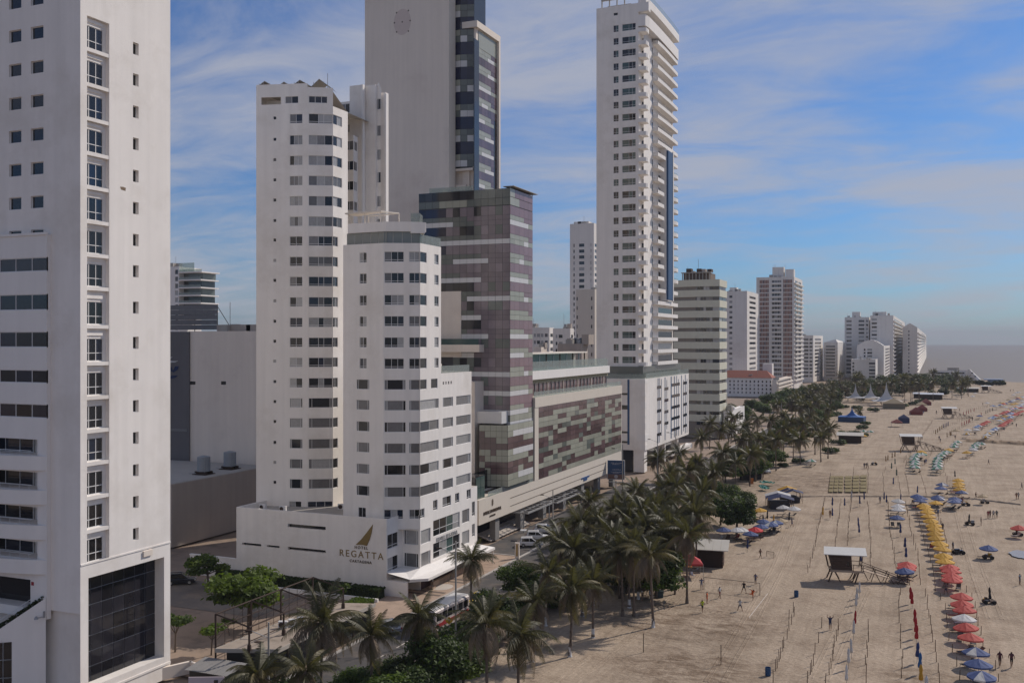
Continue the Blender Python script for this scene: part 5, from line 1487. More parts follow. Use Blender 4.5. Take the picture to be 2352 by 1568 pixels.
B, L0, L1, R1, ZT = block('brick_panel_tower', 'tall white-framed tower with red brick window panels', 'tower', 1738, 1824, 1843, 770, 635, WHITEOLD, 23, [(1773, 1779), (1779.5, 1785), (1785.5, 1791), (1791.5, 1794.5)], [(.1, .4), (.5, .85)], 6, 2.3, slab=2)
for (pa, pb) in ((1744.5, 1766), (1799, 1819.5)):
 a, b = on_y(pa, 770), on_y(pb, 770)
 for i in range(23):
  z = 6 + (ZT - 8) / 23 * i; h_ = (ZT - 8) / 23
  for j in range(6):
   x0 = a[0] + (b[0] - a[0]) * j / 6; x1 = a[0] + (b[0] - a[0]) * (j + 1) / 6
   m = MB(); m.box((x0 + .12, 769.85, z + .5), (x1 - .12, 769.98, z + h_ - .25))
   if i * 6 + j < 140: m.build('brick_panel', BRICK if (i * 7 + j * 3) % 5 else PAN_MAUVE, B)
   else: m.build('window_panel', BRICK if (i * 5 + j * 3) % 4 else PAN_MAUVE, B)
m = MB()
for px in (1738.5, 1768.5, 1796.5, 1822):
 p = on_y(px, 770); m.box((p[0] - .35, 769.3, 5), (p[0] + .35, 769.99, ZT))
m.build('pilaster', WHITE2, B)
for i in range(23):
 z = 6 + (ZT - 8) / 23 * i; a, b = on_y(1770, 770), on_y(1795, 770)
 m = MB(); m.box((a[0], 769.0, z - .1), (b[0], 769.97, z + .95)); m.build('balcony', WHITE2, B)
roofbox(B, 'roof_house', 1774, 1800, 774, ZT, 613, WHITEOLD, 8); roofbox(B, 'roof_room', 1804, 1823, 774, ZT, 618, WHITEOLD, 8)
for px in (1778, 1781, 1803): p = on_y(px, 778); m = MB(); m.tube(p + (ZT,), p + (ZT + 10,), .1, None, 4); m.build('antenna', STEELG, B)
block('flat_block', 'plain white flat block just seaward of the brick-panelled tower', 'apartment block', 1838, 1868, 1890, 905, 770, WHITEOLD, 11, [(1846, 1857), (1859, 1866)], [(.15, .8)], 4, 1.9)
B, L0, L1, R1, ZT = block('gabled_flat_block', 'white flat block with banded balconies and a low gable', 'apartment block', 1892, 1924, 1942, 960, 787, WHITEOLD, 10, [(1897, 1918)], [], 3, 1.7, slab=1)
m = MB(); c = ((L0[0] + L1[0]) / 2, 960); m.prism([L0, L1, (L1[0], 975), (L0[0], 975)], ZT, ZT + .3); m.poly([L0 + (ZT + .3,), L1 + (ZT + .3,), (L1[0] - 2, 962, ZT + 3.2)]); m.poly([L1 + (ZT + .3,), R1 + (ZT + .3,), (L1[0] - 2, 962, ZT + 3.2)]); m.build('gable', WHITEOLD, B)
B, L0, L1, R1, ZT = block('white_twin_block', 'white apartment block with the square roof house, inland one of the far cluster', 'apartment block', 1940, 1996, 2003, 1050, 728, WHITEOLD, 14, [(1944, 1956), (1972, 1985), (1989, 1994)], [], 3, 2.0)
roofbox(B, 'roof_house', 1957, 1976, 1054, ZT, 716, WHITEOLD)
B, L0, L1, R1, ZT = block('tallest_far_block', 'tallest white block of the distant cluster with curved balconies', 'apartment block', 1999, 2052, 2078, 1030, 724, WHITEOLD, 15, [(2002, 2014)], [(.05, .7)], 3, 1.9, slab=2)
roofbox(B, 'roof_house', 2004, 2036, 1034, ZT, 716, WHITEOLD)
B, L0, L1, R1, ZT = block('pitched_roof_block', 'pale block with a shallow pitched roof at the seaward end of the cluster', 'apartment block', 2073, 2107, 2127, 1075, 752, WHITEOLD, 12, [(2086, 2089)], [(.3, .75)], 4, 1.8, slab=2)
m = MB(); m.poly([L0 + (ZT,), L1 + (ZT,), ((L0[0] + L1[0]) / 2, 1075, ZT + 4.5)]); m.quad(L1 + (ZT,), R1 + (ZT,), ((L0[0] + L1[0]) / 2, R1[1], ZT + 4.5), ((L0[0] + L1[0]) / 2, 1075, ZT + 4.5)); m.build('roof', WHITEOLD, B)
B, L0, L1, R1, ZT = block('vaulted_roof_block', 'white mid-rise with a rounded gable in front of the tallest far block', 'apartment block', 1968, 2030, 2046, 900, 794, WHITEOLD, 10, [(1984, 1988), (1992, 2003)], [(.2, .8)], 3, 1.7)
m = MB(); n_ = 8
arcp = [(L0[0] + (L1[0] - L0[0]) * i / n_, 900.0, ZT + 5.0 * math.sin(math.pi * i / n_)) for i in range(n_ + 1)]
m.poly(arcp); 
for p, q in zip(arcp, arcp[1:]): m.quad(p, q, (q[0], 915, q[2]), (p[0], 915, p[2]))
m.build('vaulted_roof', WHITEOLD, B)
block('grey_panel_block', 'low grey-fronted block with stacked balconies, nearest the far palms', 'apartment block', 1955, 2011, 2019, 860, 825, WHITEOLD, 6, [(1958, 1962), (1996, 2010)], [], 3, 1.6, slab=0)
a = on_y(1964, 860); b = on_y(1987, 860)
# red-roofed white building and its neighbours
B, L0, L1, R1, ZT = block('red_roofed_building', 'long white four-storey building under a red tiled roof', 'building', 1668, 1772, 1772, 655, 868, WHITE2, 4, [(1675 + i * 9.3, 1678.5 + i * 9.3) for i in range(11)], [], 1.5, 1.35, top_off=1.2, wstyle='far')
rf = MB(); za = ZT; zb_ = ZT + 4.6
rf.quad((L0[0] - .6, 654.2, za), (L1[0] + .6, 654.2, za), (L1[0] - 4, 662, zb_), (L0[0] - .6, 662, zb_)); rf.tri((L1[0] + .6, 654.2, za), (L1[0] + .6, 670, za), (L1[0] - 4, 662, zb_)); rf.quad((L0[0] - .6, 670, za), (L1[0] + .6, 670, za), (L1[0] - 4, 662, zb_), (L0[0] - .6, 662, zb_)); rf.build('roof', TILE, B)
m = MB(); p = on_y(1752, 668); m.box((p[0], 668, za), (p[0] + 6, 675, za + 9)); m.build('roof_tower', WHITEOLD, B)
B, L0, L1, R1, ZT = block('beige_balcony_block', 'low beige block with open balconies beside the red tiled roof', 'building', 1773, 1784, 1818, 640, 872, CREAM, 4, [], [(.05, .95)], 2, 2.2, top_off=1.2, slab=2)
B, L0, L1, R1, ZT = block('terrace_cafe_building', 'white terrace building at the foot of the banded olive tower', 'building', 1662, 1673, 1710, 372, 944, WHITE2, 2, [(1664, 1672)], [(.08, .3), (.35, .6), (.65, .92)], 5.5, 2.2, top_off=3.0, wstyle='two', slab=0)
m = MB(); m.lathe([(0, 1.8), (1.6, 1.2), (1.75, 0.0)], 12, (on_y(1676, 378)[0], 380, ZT)); m.build('dome_tent', WHITE2, B)
# behind the podium: distant slim tower and roofscape
B, L0, L1, R1, ZT = block('slim_distant_tower', 'slim pale tower far behind, between the glass and balcony towers', 'tower', 1309, 1364, 1374, 500, 512, WHITEOLD, 27, [(1317, 1320), (1330, 1342), (1356.5, 1358)], [(.2, .8)], 4, 1.7, top_off=10)
roofbox(B, 'roof_house', 1318, 1352, 503, ZT, 508, WHITEOLD)
block('cream_flat_tower', 'cream flat tower with orange-backed balconies beside the white balcony tower', 'apartment block', 1323, 1366, 1380, 410, 664, CREAMLT, 13, [(1324, 1327), (1357.5, 1360.5)], [], 4, 1.5)
block('white_terrace_block', 'low white block of small windows behind the panelled podium', 'apartment block', 1210, 1262, 1272, 440, 752, WHITEOLD, 11, [(1226, 1230.5), (1233, 1240), (1242, 1248), (1251, 1258)], [(.2, .8)], 4, 1.6)
block('white_corner_block', 'white corner block under the slim distant tower', 'apartment block', 1270, 1310, 1318, 430, 754, WHITEOLD, 11, [(1276, 1280), (1283, 1292)], [(.2, .8)], 4, 1.5)
B, L0, L1, R1, ZT = block('taupe_roof_building', 'taupe building with water tanks on its cluttered roof', 'building', 1281, 1336, 1350, 330, 789, TAUPE, 8, [], [], 4, 1.5)
for i in range(3):
 p = on_y(1312 + i * 12, 336); tk = thing('water_tank', 'dark water tank on the taupe roof, %s from the inland side' % nth(i + 1), 'water tank', (p[0], p[1], ZT - .3), 0, 'water tanks on the taupe roof')
 m = MB(); m.lathe([(0, 2.4), (.5, 2.3), (1.1, 1.9), (1.15, 0), (0, 0)], 12); link('drum', m.mesh('drum', pbr('dark_tank', (.04, .05, .07), .5, .1)), tk)
roofbox(B, 'parapet_room', 1336, 1352, 332, ZT, 768, TAUPE)
block('beige_low_building', 'small beige building stepped in front of the low white block', 'building', 1226, 1243, 1256, 320, 797, CREAM, 7, [], [], 4, 1.4)
# inland, seen past the first tower
B, L0, L1, R1, ZT = block('white_terraced_tower', 'white stepped-terrace tower top seen above the grey screen', 'apartment block', 372, 411, 411, 330, 612, WHITE2, 22, [(402, 409)], [], 2, 1.9, top_off=.8)
for i in range(6):
 z = ZT - 2.6 - i * 3.25; a, b = on_y(411, 330), on_y(463 + (2 if i == 0 else 0), 330)
 m = MB(); m.box((a[0], 329.5, z - .25), (b[0], 341, z + .25)); m.build('terrace_slab', WHITE2, B)
 m = MB(); m.box((a[0], 333, z - 3.0), (b[0] - 2.2, 341, z - .25)); m.build('terrace_glazing', PAN_DARK if i % 2 else PAN_TEAL, B)
 m = MB(); m.box((a[0] + .2, 329.6, z + .25), (b[0] - .1, 329.66, z + 1.2)); m.build('terrace_balustrade', BALUSTRADE, B)
m = MB(); a, b = on_y(411, 331), on_y(446, 331); m.box((a[0], 331, ZT - 2.3), (b[0], 331.1, ZT + 1.5)); m.build('roof_screen', BALUSTRADE, B)
B = thing('grey_screen', 'grey louvred screen standing on the blank cream building roof', 'roof screen', (-145, 170, 38))
a, b = on_y(380, 172), on_y(498, 172); zt, zb_ = height(699, depth(b)), height(757, depth(b))
for i in range(5):
 m = MB(); z0, z1 = zb_ + (zt - zb_) * i / 5, zb_ + (zt - zb_) * (i + 1) / 5; m.box((a[0], 172 + .02 * i, z0 + .03), (b[0], 172.15 + .02 * i, z1 - .03)); m.build('screen_panel', pbr('grey_mesh_panel', (.17, .17, .175), .6, .25, 1.2), B)
m = MB(); m.tube((b[0], 172.2, zb_ - 1), (b[0], 172.2, zt), .12, None, 4); m.tube((b[0], 172.3, zt - .5), (b[0] + 4, 174, zb_ - 2), .07, None, 4); m.tube((a[0] + 8, 172.2, zb_ - 1), (a[0] + 8, 172.2, zt), .12, None, 4); m.build('screen_post', STEEL, B)
B, L0, L1, R1, ZT = block('blank_cream_building', 'large blank cream building behind the alley with two small dark windows', 'building', 434, 600, 600, 165, 760, CREAM, 1, [], [], 0, 1)
for (pa, pb) in ((434, 449), (508, 519)):
 p, q = on_y(pa, 165), on_y(pb, 165); z = height(879, depth(p)); m = MB(); m.box((p[0], 164.96, z - .35), (q[0], 165.02, z + .35)); m.build('window', GLASS, B)
m = MB(); p, q = on_y(498, 168), on_y(600, 168); m.box((p[0], 168, ZT - .3), (q[0], 172, ZT + 1.4)); m.build('roof_upstand', TAUPE, B)
g0, g1 = on_y(380, 164.6), on_y(434, 164.6)
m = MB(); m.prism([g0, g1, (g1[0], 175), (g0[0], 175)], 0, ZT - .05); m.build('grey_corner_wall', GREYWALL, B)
# emblem on the grey corner: two white strokes over blue strokes
def stroke(pts, mat, name):
 m = MB(); q = [on_y(px, 164.5) for px, _ in pts]; m.poly([(a[0], 164.5, height(py, depth(a))) for a, (px, py) in zip(q, pts)]); m.build(name, mat, B)
stroke([(386, 829), (392, 828), (402, 829), (410, 828), (402, 832), (390, 833)], pbr('sign_white', (.5, .5, .5), .5, .03), 'emblem_stroke')
stroke([(384, 823), (391, 820), (397, 819), (392, 823)], MATS['sign_white'], 'emblem_stroke')
bl = pbr('sign_blue', (.015, .03, .09), .5, .05)
stroke([(388, 842), (394, 843), (397, 851), (402, 841), (411, 841), (408, 849), (399, 855), (390, 851)], bl, 'emblem_stroke')
stroke([(384, 866), (396, 862), (409, 862), (403, 867), (388, 871)], bl, 'emblem_stroke')
m = MB(); a, b = on_y(385, 164.55), on_y(429, 164.55); z = height(987, depth(a)); m.box((a[0], 164.5, z - .2), (b[0], 164.6, z + .35)); m.build('sign_ledge', pbr('mid_grey_trim', (.2, .2, .2), .7, .1), B)
# annex with two tanks on its roof
AN = thing('annex_building', 'plain taupe annex with a flat roof carrying two grey tanks', 'building', (-122.5, 137, 0))
m = MB(); m.box((-150, 136, 0), (-122.5, 164.4, 11.0)); m.box((-150, 136, 11.0), (-149.5, 164.3, 11.7)); m.build('wall', TAUPE, AN)
m = MB(); m.box((-149, 136.4, 11.0), (-122.9, 164, 11.06)); m.build('roof', ROOFGREY, AN)
for i, px in enumerate((468, 528)):
 p = ground(px, 1088 if i == 0 else 1076, 11.1)
 tk = thing('water_tank', 'pale grey upright water tank on the annex roof, %s' % ('nearer the grey corner' if i == 0 else 'nearer the white tower'), 'water tank', (p[0], p[1], 11.06), 0, 'water tanks on the annex roof')
 q = MB(); q.lathe([(0, 3.55), (.4, 3.5), (1.2, 3.3), (1.22, .6), (0, .6)], 16); link('drum', q.mesh('drum', pbr('grey_plastic_tank', (.27, .29, .31), .5, .1, 1.0)), tk)
 q = MB(); q.box((-1.5, -1.5, 0), (1.5, 1.5, .12)); q.box((-1.4, -.9, .12), (1.4, -.7, .6)); q.box((-1.4, .7, .12), (1.4, .9, .6)); link('stand', q.mesh('stand', STEEL), tk)
 q = MB(); q.tube((1.0, -.9, .5), (1.0, -.9, 3.3), .05, None, 5); q.tube((-2.6, -1, .25), (-1, -1, .25), .06, None, 5); link('pipe', q.mesh('pipe', STEELG), tk)
# far sloped hotel at the point
B = thing('sloping_hotel', 'long low white hotel with a sloping end wall at the far point', 'hotel', (20, 1000, 0))
m = MB()
def q3(px, py, y): p = on_y(px, y); return (p[0], p[1], height(py, depth(p)))
Yh = 985
m.poly([q3(2142, 886, Yh), q3(2233, 886, Yh), q3(2226, 868, Yh), q3(2223, 850, Yh), q3(2142, 850, Yh)])
m.poly([q3(2223, 848, Yh - 3), q3(2227, 848, Yh - 6), q3(2260, 880, Yh - 25), q3(2252, 884, Yh - 25), q3(2233, 886, Yh - 5)])
m.poly([q3(2223, 848, Yh - 3), q3(2233, 886, Yh - 5), q3(2220, 886, Yh - 1), q3(2218, 862, Yh - 1)])
m.poly([q3(2227, 848, Yh - 6), q3(2260, 880, Yh - 25), q3(2262, 880, Yh + 20), q3(2228, 848, Yh + 20)])
m.build('wall', WHITE2, B)
for i, (pa, pb, ya, yb) in enumerate(((2150, 2180, 855, 858), (2184, 2215, 855, 858), (2150, 2180, 866, 869), (2186, 2216, 866, 869))):
 w = MB(); w.poly([q3(pa, yb, Yh - .4), q3(pb, yb, Yh - .4), q3(pb, ya, Yh - .4), q3(pa, ya, Yh - .4)]); w.build('window', GLASS, B)
for (px, py) in ((2233, 856), (2240, 864), (2249, 873)):
 w = MB(); w.poly([q3(px - 2, py + 1.5, Yh - 26), q3(px + 2.2, py + 1.5, Yh - 26), q3(px + 2.2, py - 1.2, Yh - 26), q3(px - 2, py - 1.2, Yh - 26)]); w.build('window', GLASS, B)
w = MB(); a, b = q3(2176, 850, Yh), q3(2203, 850, Yh); w.box((a[0], Yh + 2, a[2] - .5), (b[0], Yh + 8, a[2] + 2.4)); w.build('roof_pavilion', CONCRETE, B)
B = thing('blue_beach_hut', 'small pale blue hut on the far spit beside the sea', 'hut', on_y(2284, 930) + (0,))
p = on_y(2284, 930); w = MB(); w.box((p[0] - 5, 928, 0), (p[0] + 5, 936, 3.4)); w.build('wall', pbr('pale_blue_paint', (.20, .27, .40), .7, .1), B)
w = MB(); w.prism([(p[0] - 8, 926), (p[0] + 6.5, 926), (p[0] + 6.5, 938), (p[0] - 8, 938)], 3.4, 4.2); w.build('roof', MATS['pale_blue_paint'], B)
# ------------------------------------------------------------------ palms: trunk, limewashed foot, separate fronds, coconuts
def frond_mesh(name, mat, L, droop, leaf, n=24, curl=0.0, seed=0, hang=0.5):
 r = random.Random(seed); m = MB()
 prev = None
 for i in range(n + 1):
  s = i / n
  x = L * (s - 0.12 * droop * s * s); z = L * (0.10 * s - 0.55 * droop * s * s * s - 0.12 * droop * s * s); y = curl * L * s * s
  p = Vector((x, y, z))
  if prev is not None:
   d = (p - prev).normalized(); side = Vector((-d.y, d.x, 0)).normalized() if abs(d.z) < .999 else Vector((0, 1, 0))
   w0, w1 = 0.055 * (1 - s) + 0.012, 0.055 * (1 - s) + 0.01
   m.quad(prev - side * w0, p - side * w1, p + side * w1, prev + side * w0)
   m.quad(prev - Vector((0, 0, w0)), p - Vector((0, 0, w1)), p + Vector((0, 0, w1)), prev + Vector((0, 0, w0)))
   if s > 0.10:
    ll = leaf * (math.sin(math.pi * min(1, 0.16 + 0.80 * s)) ** 0.7) * r.uniform(.85, 1.12)
    for sg in (-1, 1):
     dr = (side * sg * r.uniform(.7, .95) + d * 0.55 + Vector((0, 0, -hang * r.uniform(.6, 1.3)))).normalized()
     q = p + dr * ll * .55 + Vector((0, 0, -.03)); t = p + dr * ll + Vector((0, 0, -0.16 * ll * hang * 2))
     wv = d * (0.036 + .014 * r.random())
     m.quad(p - wv, q - wv * .9, q + wv * .9, p + wv); m.tri(q - wv * .9, t, q + wv * .9)
  prev = p
 return m.mesh(name, mat)
FR_UP = [frond_mesh('frond', FROND, 3.3, 0.30, 0.85, 31, c, 1 + i, .45) for i, c in enumerate((0.06, -0.10))]
FR_MID = [frond_mesh('frond', mt, 3.7, 0.75, 0.95, 33, c, 5 + i, .75) for i, (c, mt) in enumerate(((0.08, FROND), (-0.12, FROND), (0.0, FRONDL)))]
FR_LOW = [frond_mesh('frond', mt, 3.4, 0.95, 0.90, 31, c, 11 + i, 1.0) for i, (c, mt) in enumerate(((0.10, FRONDL), (-0.08, FRONDD), (0.03, FRONDD)))]
def trunk_mesh(seed, lean, z0=0.0):
 r = random.Random(seed); m = MB(); n = 9; prev = None
 for i in range(n + 1):
  s = i / n; off = lean * (s * s * 1.2 - 0.2 * s)
  p = Vector((off, 0.15 * lean * math.sin(s * 4 + seed), s)); w = 0.165 - 0.055 * s + (0.10 * (1 - s * 8) if s < .12 else 0)
  if prev: m.tube(prev[0], p, prev[1], w, 8, 0, i == n)
  prev = (p, w)
 return m.mesh('trunk', TRUNK, (0, 0, 0), True), p.x, p.y
TRUNKS = [trunk_mesh(i, l) for i, l in enumerate((0.0, 0.35, -0.4, 0.8, -0.15))]
_m = MB(); _m.lathe([(.30, 0), (.21, .25), (.19, 1.15), (.0, 1.16)], 9); LIMEFOOT = _m.mesh('limewashed_foot', LIME)
_m = MB()
for k in range(7):
 a = k * 2.4; _m.lathe([(0, .15), (.11, .1), (.14, 0), (.1, -.12), (0, -.16)], 6, (.3 * math.cos(a), .3 * math.sin(a), -.25 - .08 * (k % 3)))
COCONUTS = _m.mesh('coconuts', COCO, (0, 0, 0), True)
PRND = random.Random(77)
def joined_crown(seed):
 r = random.Random(seed); m = MB()
 for me, n, pr in ((FR_UP, 6, (38, 72)), (FR_MID, 12, (0, 42)), (FR_LOW, 12, (-62, -6))):
  for i in range(n):
   src = r.choice(me); M_ = Matrix.Rotation(r.uniform(0, 6.28), 4, 'Z') @ Matrix.Rotation(-R(r.uniform(*pr)), 4, 'Y')
   b = len(m.v); mi = [FROND, FRONDL, FRONDD].index(src.materials[0])
   m.v += [tuple(M_ @ v.co) for v in src.vertices]
   for p in src.polygons: m.f.append(tuple(b + k for k in p.vertices)); m.m.append(mi)
 return m.mesh('crown', [FROND, FRONDL, FRONDD])
CROWNS = [joined_crown(s) for s in (1, 2, 3)]
def palm(x, y, h, label, group, far=False, foot=True, scale=1.0, z=0.0, t=None, dry=0.5):
 r = PRND; scale *= r.uniform(.92, 1.2)
 rot = r.uniform(0, 6.28)
 o = thing('coconut_palm', label, 'palm', (x, y, z), rot, group)
 me, tx, ty = TRUNKS[r.randrange(len(TRUNKS)) if t is None else t]
 k = link('trunk', me, o); k.scale = (1, 1, h)
 if foot: link('limewashed_foot', LIMEFOOT, o)
 if far:
  c = link('crown', r.choice(CROWNS), o, (tx, ty, h), r.uniform(0, 6.28)); c.scale = (scale,) * 3
  return o
 link('coconuts', COCONUTS, o, (tx, ty, h)); tone = r.randrange(6)
 for fam, n, pr in ((FR_UP, 6, (38, 72)), (FR_MID, 11, (0, 45)), (FR_LOW, 12, (-66, -6))):
  for i in range(n):
   f = link('frond', fam[tone % len(fam)] if r.random() < .45 else r.choice(fam), o, (tx, ty, h + r.uniform(-.12, .12)))
   f.rotation_euler = Euler((r.uniform(-.35, .35), -R(r.uniform(*pr)), 6.283 * (i + r.uniform(-.3, .3)) / n + pr[0]), 'XYZ')
   s = scale * r.uniform(.82, 1.12); f.scale = (s, s, s)
 return o
def palm_px(bx, by, cy, label, group, **k):
 """a palm surveyed by the pixel of its foot and the height of its crown"""
 g = ground(bx, by); d = dist(bx, by)
 return palm(g[0], g[1], (by - cy) / FP * d, label, group, **k)
def palm_crown(cx, cy, h, label, group, **k):
 d = FP * (EYE - h) / (cy - 784); q = ray(cx)
 return palm(q[0] * d, q[1] * d, h, label, group, **k)
GN = 'tall palms along the inner edge of the beach'
near = [
 (738, 1640, 1432, 'palm before the flat-roofed pavilion, leftmost of the near row of palms'),
 (853, 1640, 1458, 'palm in front of the pavilion end, between two taller palms'),
 (948, 1590, 1412, 'palm between the silver parked car and the white bus'),
 (1118, 1640, 1432, 'thick-trunked palm with no white foot in view, cut by the bottom edge'),
 (1190, 1612, 1458, 'palm at the bottom edge just seaward of the thick-trunked one'),
 (1082, 1418, 1288, 'palm standing at the kerb before the white canopy and the yellow taxi'),
 (1223, 1519, 1385, 'palm on the sand whose white foot stands left of the lone slim palm'),
 (1253, 1436, 1312, 'palm with white foot behind the lone slim palm'),
 (1309, 1508, 1358, 'lone slim palm with long white foot, farthest forward on the open sand'),
 (1362, 1464, 1335, 'slim palm on open sand, second forward after the lone slim one'),
 (1337, 1414, 1326, 'short palm tucked behind the two slim palms on the sand'),
 (1445, 1395, 1288, 'palm with white foot beside the people under the almond tree'),
 (1466, 1376, 1300, 'palm leaning over the drinks table under the almond tree'),
]
for i, (bx, by, cy, lb) in enumerate(near):
 palm_px(bx, by, cy, lb, GN, foot=(i not in (0, 1, 2, 3, 4)), scale=1.0 if i not in (3, 0) else 1.08)
grove = [(1285, 1238), (1310, 1262), (1363, 1262), (1352, 1152), (1410, 1172), (1463, 1128), (1500, 1165), (1423, 1232), (1560, 1182), (1548, 1120), (1522, 1232), (1592, 1158), (1456, 1252), (1335, 1205), (1398, 1228), (1484, 1215), (1578, 1228), (1612, 1132), (1500, 1272), (1375, 1195), (1440, 1195), (1530, 1160), (1475, 1180), (1430, 1270), (1545, 1205), (1515, 1195), (1445, 1155), (1600, 1185), (1470, 1225), (1550, 1240), (1525, 1125)]
grove.sort(key=lambda c: -c[1])
for i, (cx, cy) in enumerate(grove):
 palm_crown(cx, cy, PRND.uniform(7.2, 9.4), 'grove palm behind the slatted kiosk, %s counted from the road bend with the taxi' % nth(i + 1), 'palms of the dense grove in front of the panelled podium', foot=i % 3 == 0, scale=1.05)
mid = [(1642, 1086), (1690, 1062), (1722, 1046), (1580, 1082), (1536, 1088), (1604, 1062), (1660, 1040), (1630, 972), (1652, 988), (1700, 1010), (1762, 1004), (1740, 962), (1802, 955), (1822, 1002), (1872, 988), (1735, 1040), (1848, 936), (1785, 930), (1765, 965), (1842, 972), (1890, 968), (1715, 980), (1690, 958), (1905, 940), (1800, 985), (1860, 910), (1820, 925), (1728, 1000), (1782, 1010), (1838, 1010), (1610, 1005), (1560, 1040), (1512, 1052), (1672, 985), (1745, 1010), (1885, 1005), (1862, 955), (1812, 968), (1902, 985)]
mid.sort(key=lambda c: -c[1])
for i, (cx, cy) in enumerate(mid):
 h = PRND.uniform(7.0, 9.5)
 palm_crown(cx, cy, h, 'palm of the middle belt before the banded olive tower, %s from the billboard end' % nth(i + 1), 'palms of the belt between road and beach', far=True, foot=False, scale=1.0)
# ------------------------------------------------------------------ broad-leaved trees, bushes, hedges
def crown_mesh(seed, clumps, leaves, size, mats, flat=0.6, name='crown'):
 r = random.Random(seed); m = MB()
 tot = sum(c[3] ** 2 for c in clumps)
 for (cx, cy, cz, cr) in clumps:
  n = int(leaves * cr * cr / tot); mi = r.randrange(len(mats))
  for i in range(n):
   d = Vector((r.gauss(0, 1), r.gauss(0, 1), r.gauss(0, 1))).normalized() * cr * (r.random() ** .45) * (1.0 if r.random() < .9 else 1.25)
   if d.z < -0.3 * cr: d.z *= .5
   p = Vector((cx + d.x, cy + d.y, cz + d.z * flat))
   nrm = (d.normalized() * .6 + Vector((r.uniform(-1, 1), r.uniform(-1, 1), r.uniform(.0, 1.3)))).normalized()
   a = nrm.orthogonal().normalized(); a = Matrix.Rotation(r.uniform(0, 6.28), 3, nrm) @ a; b = nrm.cross(a)
   s = size * r.uniform(.6, 1.25)
   k = mi if r.random() < .75 else r.randrange(len(mats))
   m.quad(p - a * s, p - b * s * .55, p + a * s, p + b * s * .55, k)
 return m.mesh(name, mats)
def limbs_mesh(seed, h, clumps, r0, name='trunk'):
 r = random.Random(seed); m = MB()
 f = Vector((r.uniform(-.2, .2), r.uniform(-.2, .2), h * .45))
 m.tube((0, 0, -.2), f, r0, r0 * .75, 8)
 for (cx, cy, cz, cr) in clumps:
  mid_ = f.lerp(Vector((cx, cy, cz)), .5) + Vector((r.uniform(-.3, .3), r.uniform(-.3, .3), .1))
  m.tube(f, mid_, r0 * .5, r0 * .35, 5, 0, False); m.tube(mid_, (cx, cy, cz), r0 * .35, r0 * .12, 5, 0, False)
 return m.mesh(name, BARK)
def make_kind(seed, h, rad, nc, leaves, size, mats, r0=.2, flat=.6, hz=(.68, .92)):
 r = random.Random(seed)
 cl = []
 for i in range(nc):
  a = 6.283 * i / nc + r.uniform(-.4, .4); d = rad * r.uniform(.25, .75) if i else 0
  cl.append((d * math.cos(a), d * math.sin(a), h * r.uniform(*hz) - d * .12, rad * r.uniform(.36, .55)))
 return limbs_mesh(seed, h, cl, r0), crown_mesh(seed, cl, leaves, size, mats, flat)
ALMOND = make_kind(31, 5.2, 3.6, 13, 5200, .24, [LEAFB, LEAFB, LEAF], .22, .5, (.52, .92))
ALMOND2 = make_kind(35, 5.0, 3.2, 8, 3200, .26, [LEAF, LEAFB], .2, .5)
ROUND = [make_kind(41 + i, 5.9, 3.6, 17, 6500, .25, ([LEAF, LEAFD], [LEAFB, LEAF, LEAF], [LEAF, LEAFD, LEAFB])[i], .22, .85, (.42, .92)) for i in range(3)]
SMALL = [make_kind(51 + i, 3.4, 1.35, 6, 1100, .17, [LEAF, LEAFB], .09, .7) for i in range(2)]
BUSHK = [crown_mesh(61 + i, [(random.Random(61 + i + 9 * k).uniform(-1.2, 1.2), random.Random(77 + i + 5 * k).uniform(-1.2, 1.2), .55, .9) for k in range(6)], 1300, .2, [LEAFD, LEAF], .7, 'foliage') for i in range(2)]
def tree(kind, x, y, s, label, rot=0.0, group=None, name='almond_tree', z=0.0, sz=1.0):
 o = thing(name, label, 'tree', (x, y, z), rot, group)
 a = link('trunk', kind[0], o); b = link('crown', kind[1], o)
 a.scale = b.scale = (s, s, s * sz); return o
def bush(x, y, s, label, group=None, k=0, z=0.0):
 o = thing('bush', label, 'bush', (x, y, z), x * 3, group); a = link('foliage', BUSHK[k], o); a.scale = (s, s, s); return o
G = ground
def tpx(kind, px, py, s, label, **k):
 g = G(px, py); return tree(kind, g[0], g[1], s, label, rot=px * .7, **k)
tpx(ALMOND, 572, 1444, 1.4, 'spreading bright green tree beside the rusty steel frame')
tpx(ALMOND2, 478, 1352, .95, 'dark tree in front of the low white garden wall beside the parked dark car')
tpx(SMALL[0], 402, 1496, 1.3, 'small tree against the right edge of the nearest white tower')
tpx(SMALL[1], 485, 1503, 1.15, 'small leaning tree in the yard, nearest the steel frame posts')
tpx(SMALL[0], 784, 1392, .95, 'young tree growing before the hedge under the hotel lettering')
tpx(SMALL[1], 527, 1458, .7, 'thin young tree right beside the trunk of the spreading bright tree')
tpx(ROUND[0], 1003, 1590, 1.02, 'round dense tree between the bus and the thick-trunked palm')
tpx(ROUND[1], 905, 1680, .95, 'leafy tree cut by the bottom edge below the silver car', sz=.8)
tpx(ROUND[2], 985, 1690, .9, 'second leafy tree at the bottom edge, seaward of the first', sz=.75)
tpx(ROUND[0], 1130, 1455, .85, 'dark round tree just seaward of the yellow taxi')
tpx(ROUND[1], 1190, 1375, .8, 'round tree rising behind the taxi tree, nearest the forecourt gate')
tpx(ROUND[2], 1218, 1420, .72, 'low dark tree among the near palms, inland of the white-footed palm')
tpx(ROUND[2], 1508, 1373, 1.12, 'broad dense almond tree shading people beside the red tent')
tpx(ROUND[0], 1440, 1362, .7, 'small dark tree between the white-footed palm and the almond tree')
tpx(ROUND[0], 1692, 1226, 1.1, 'broad dark almond tree behind the blue and red umbrellas')
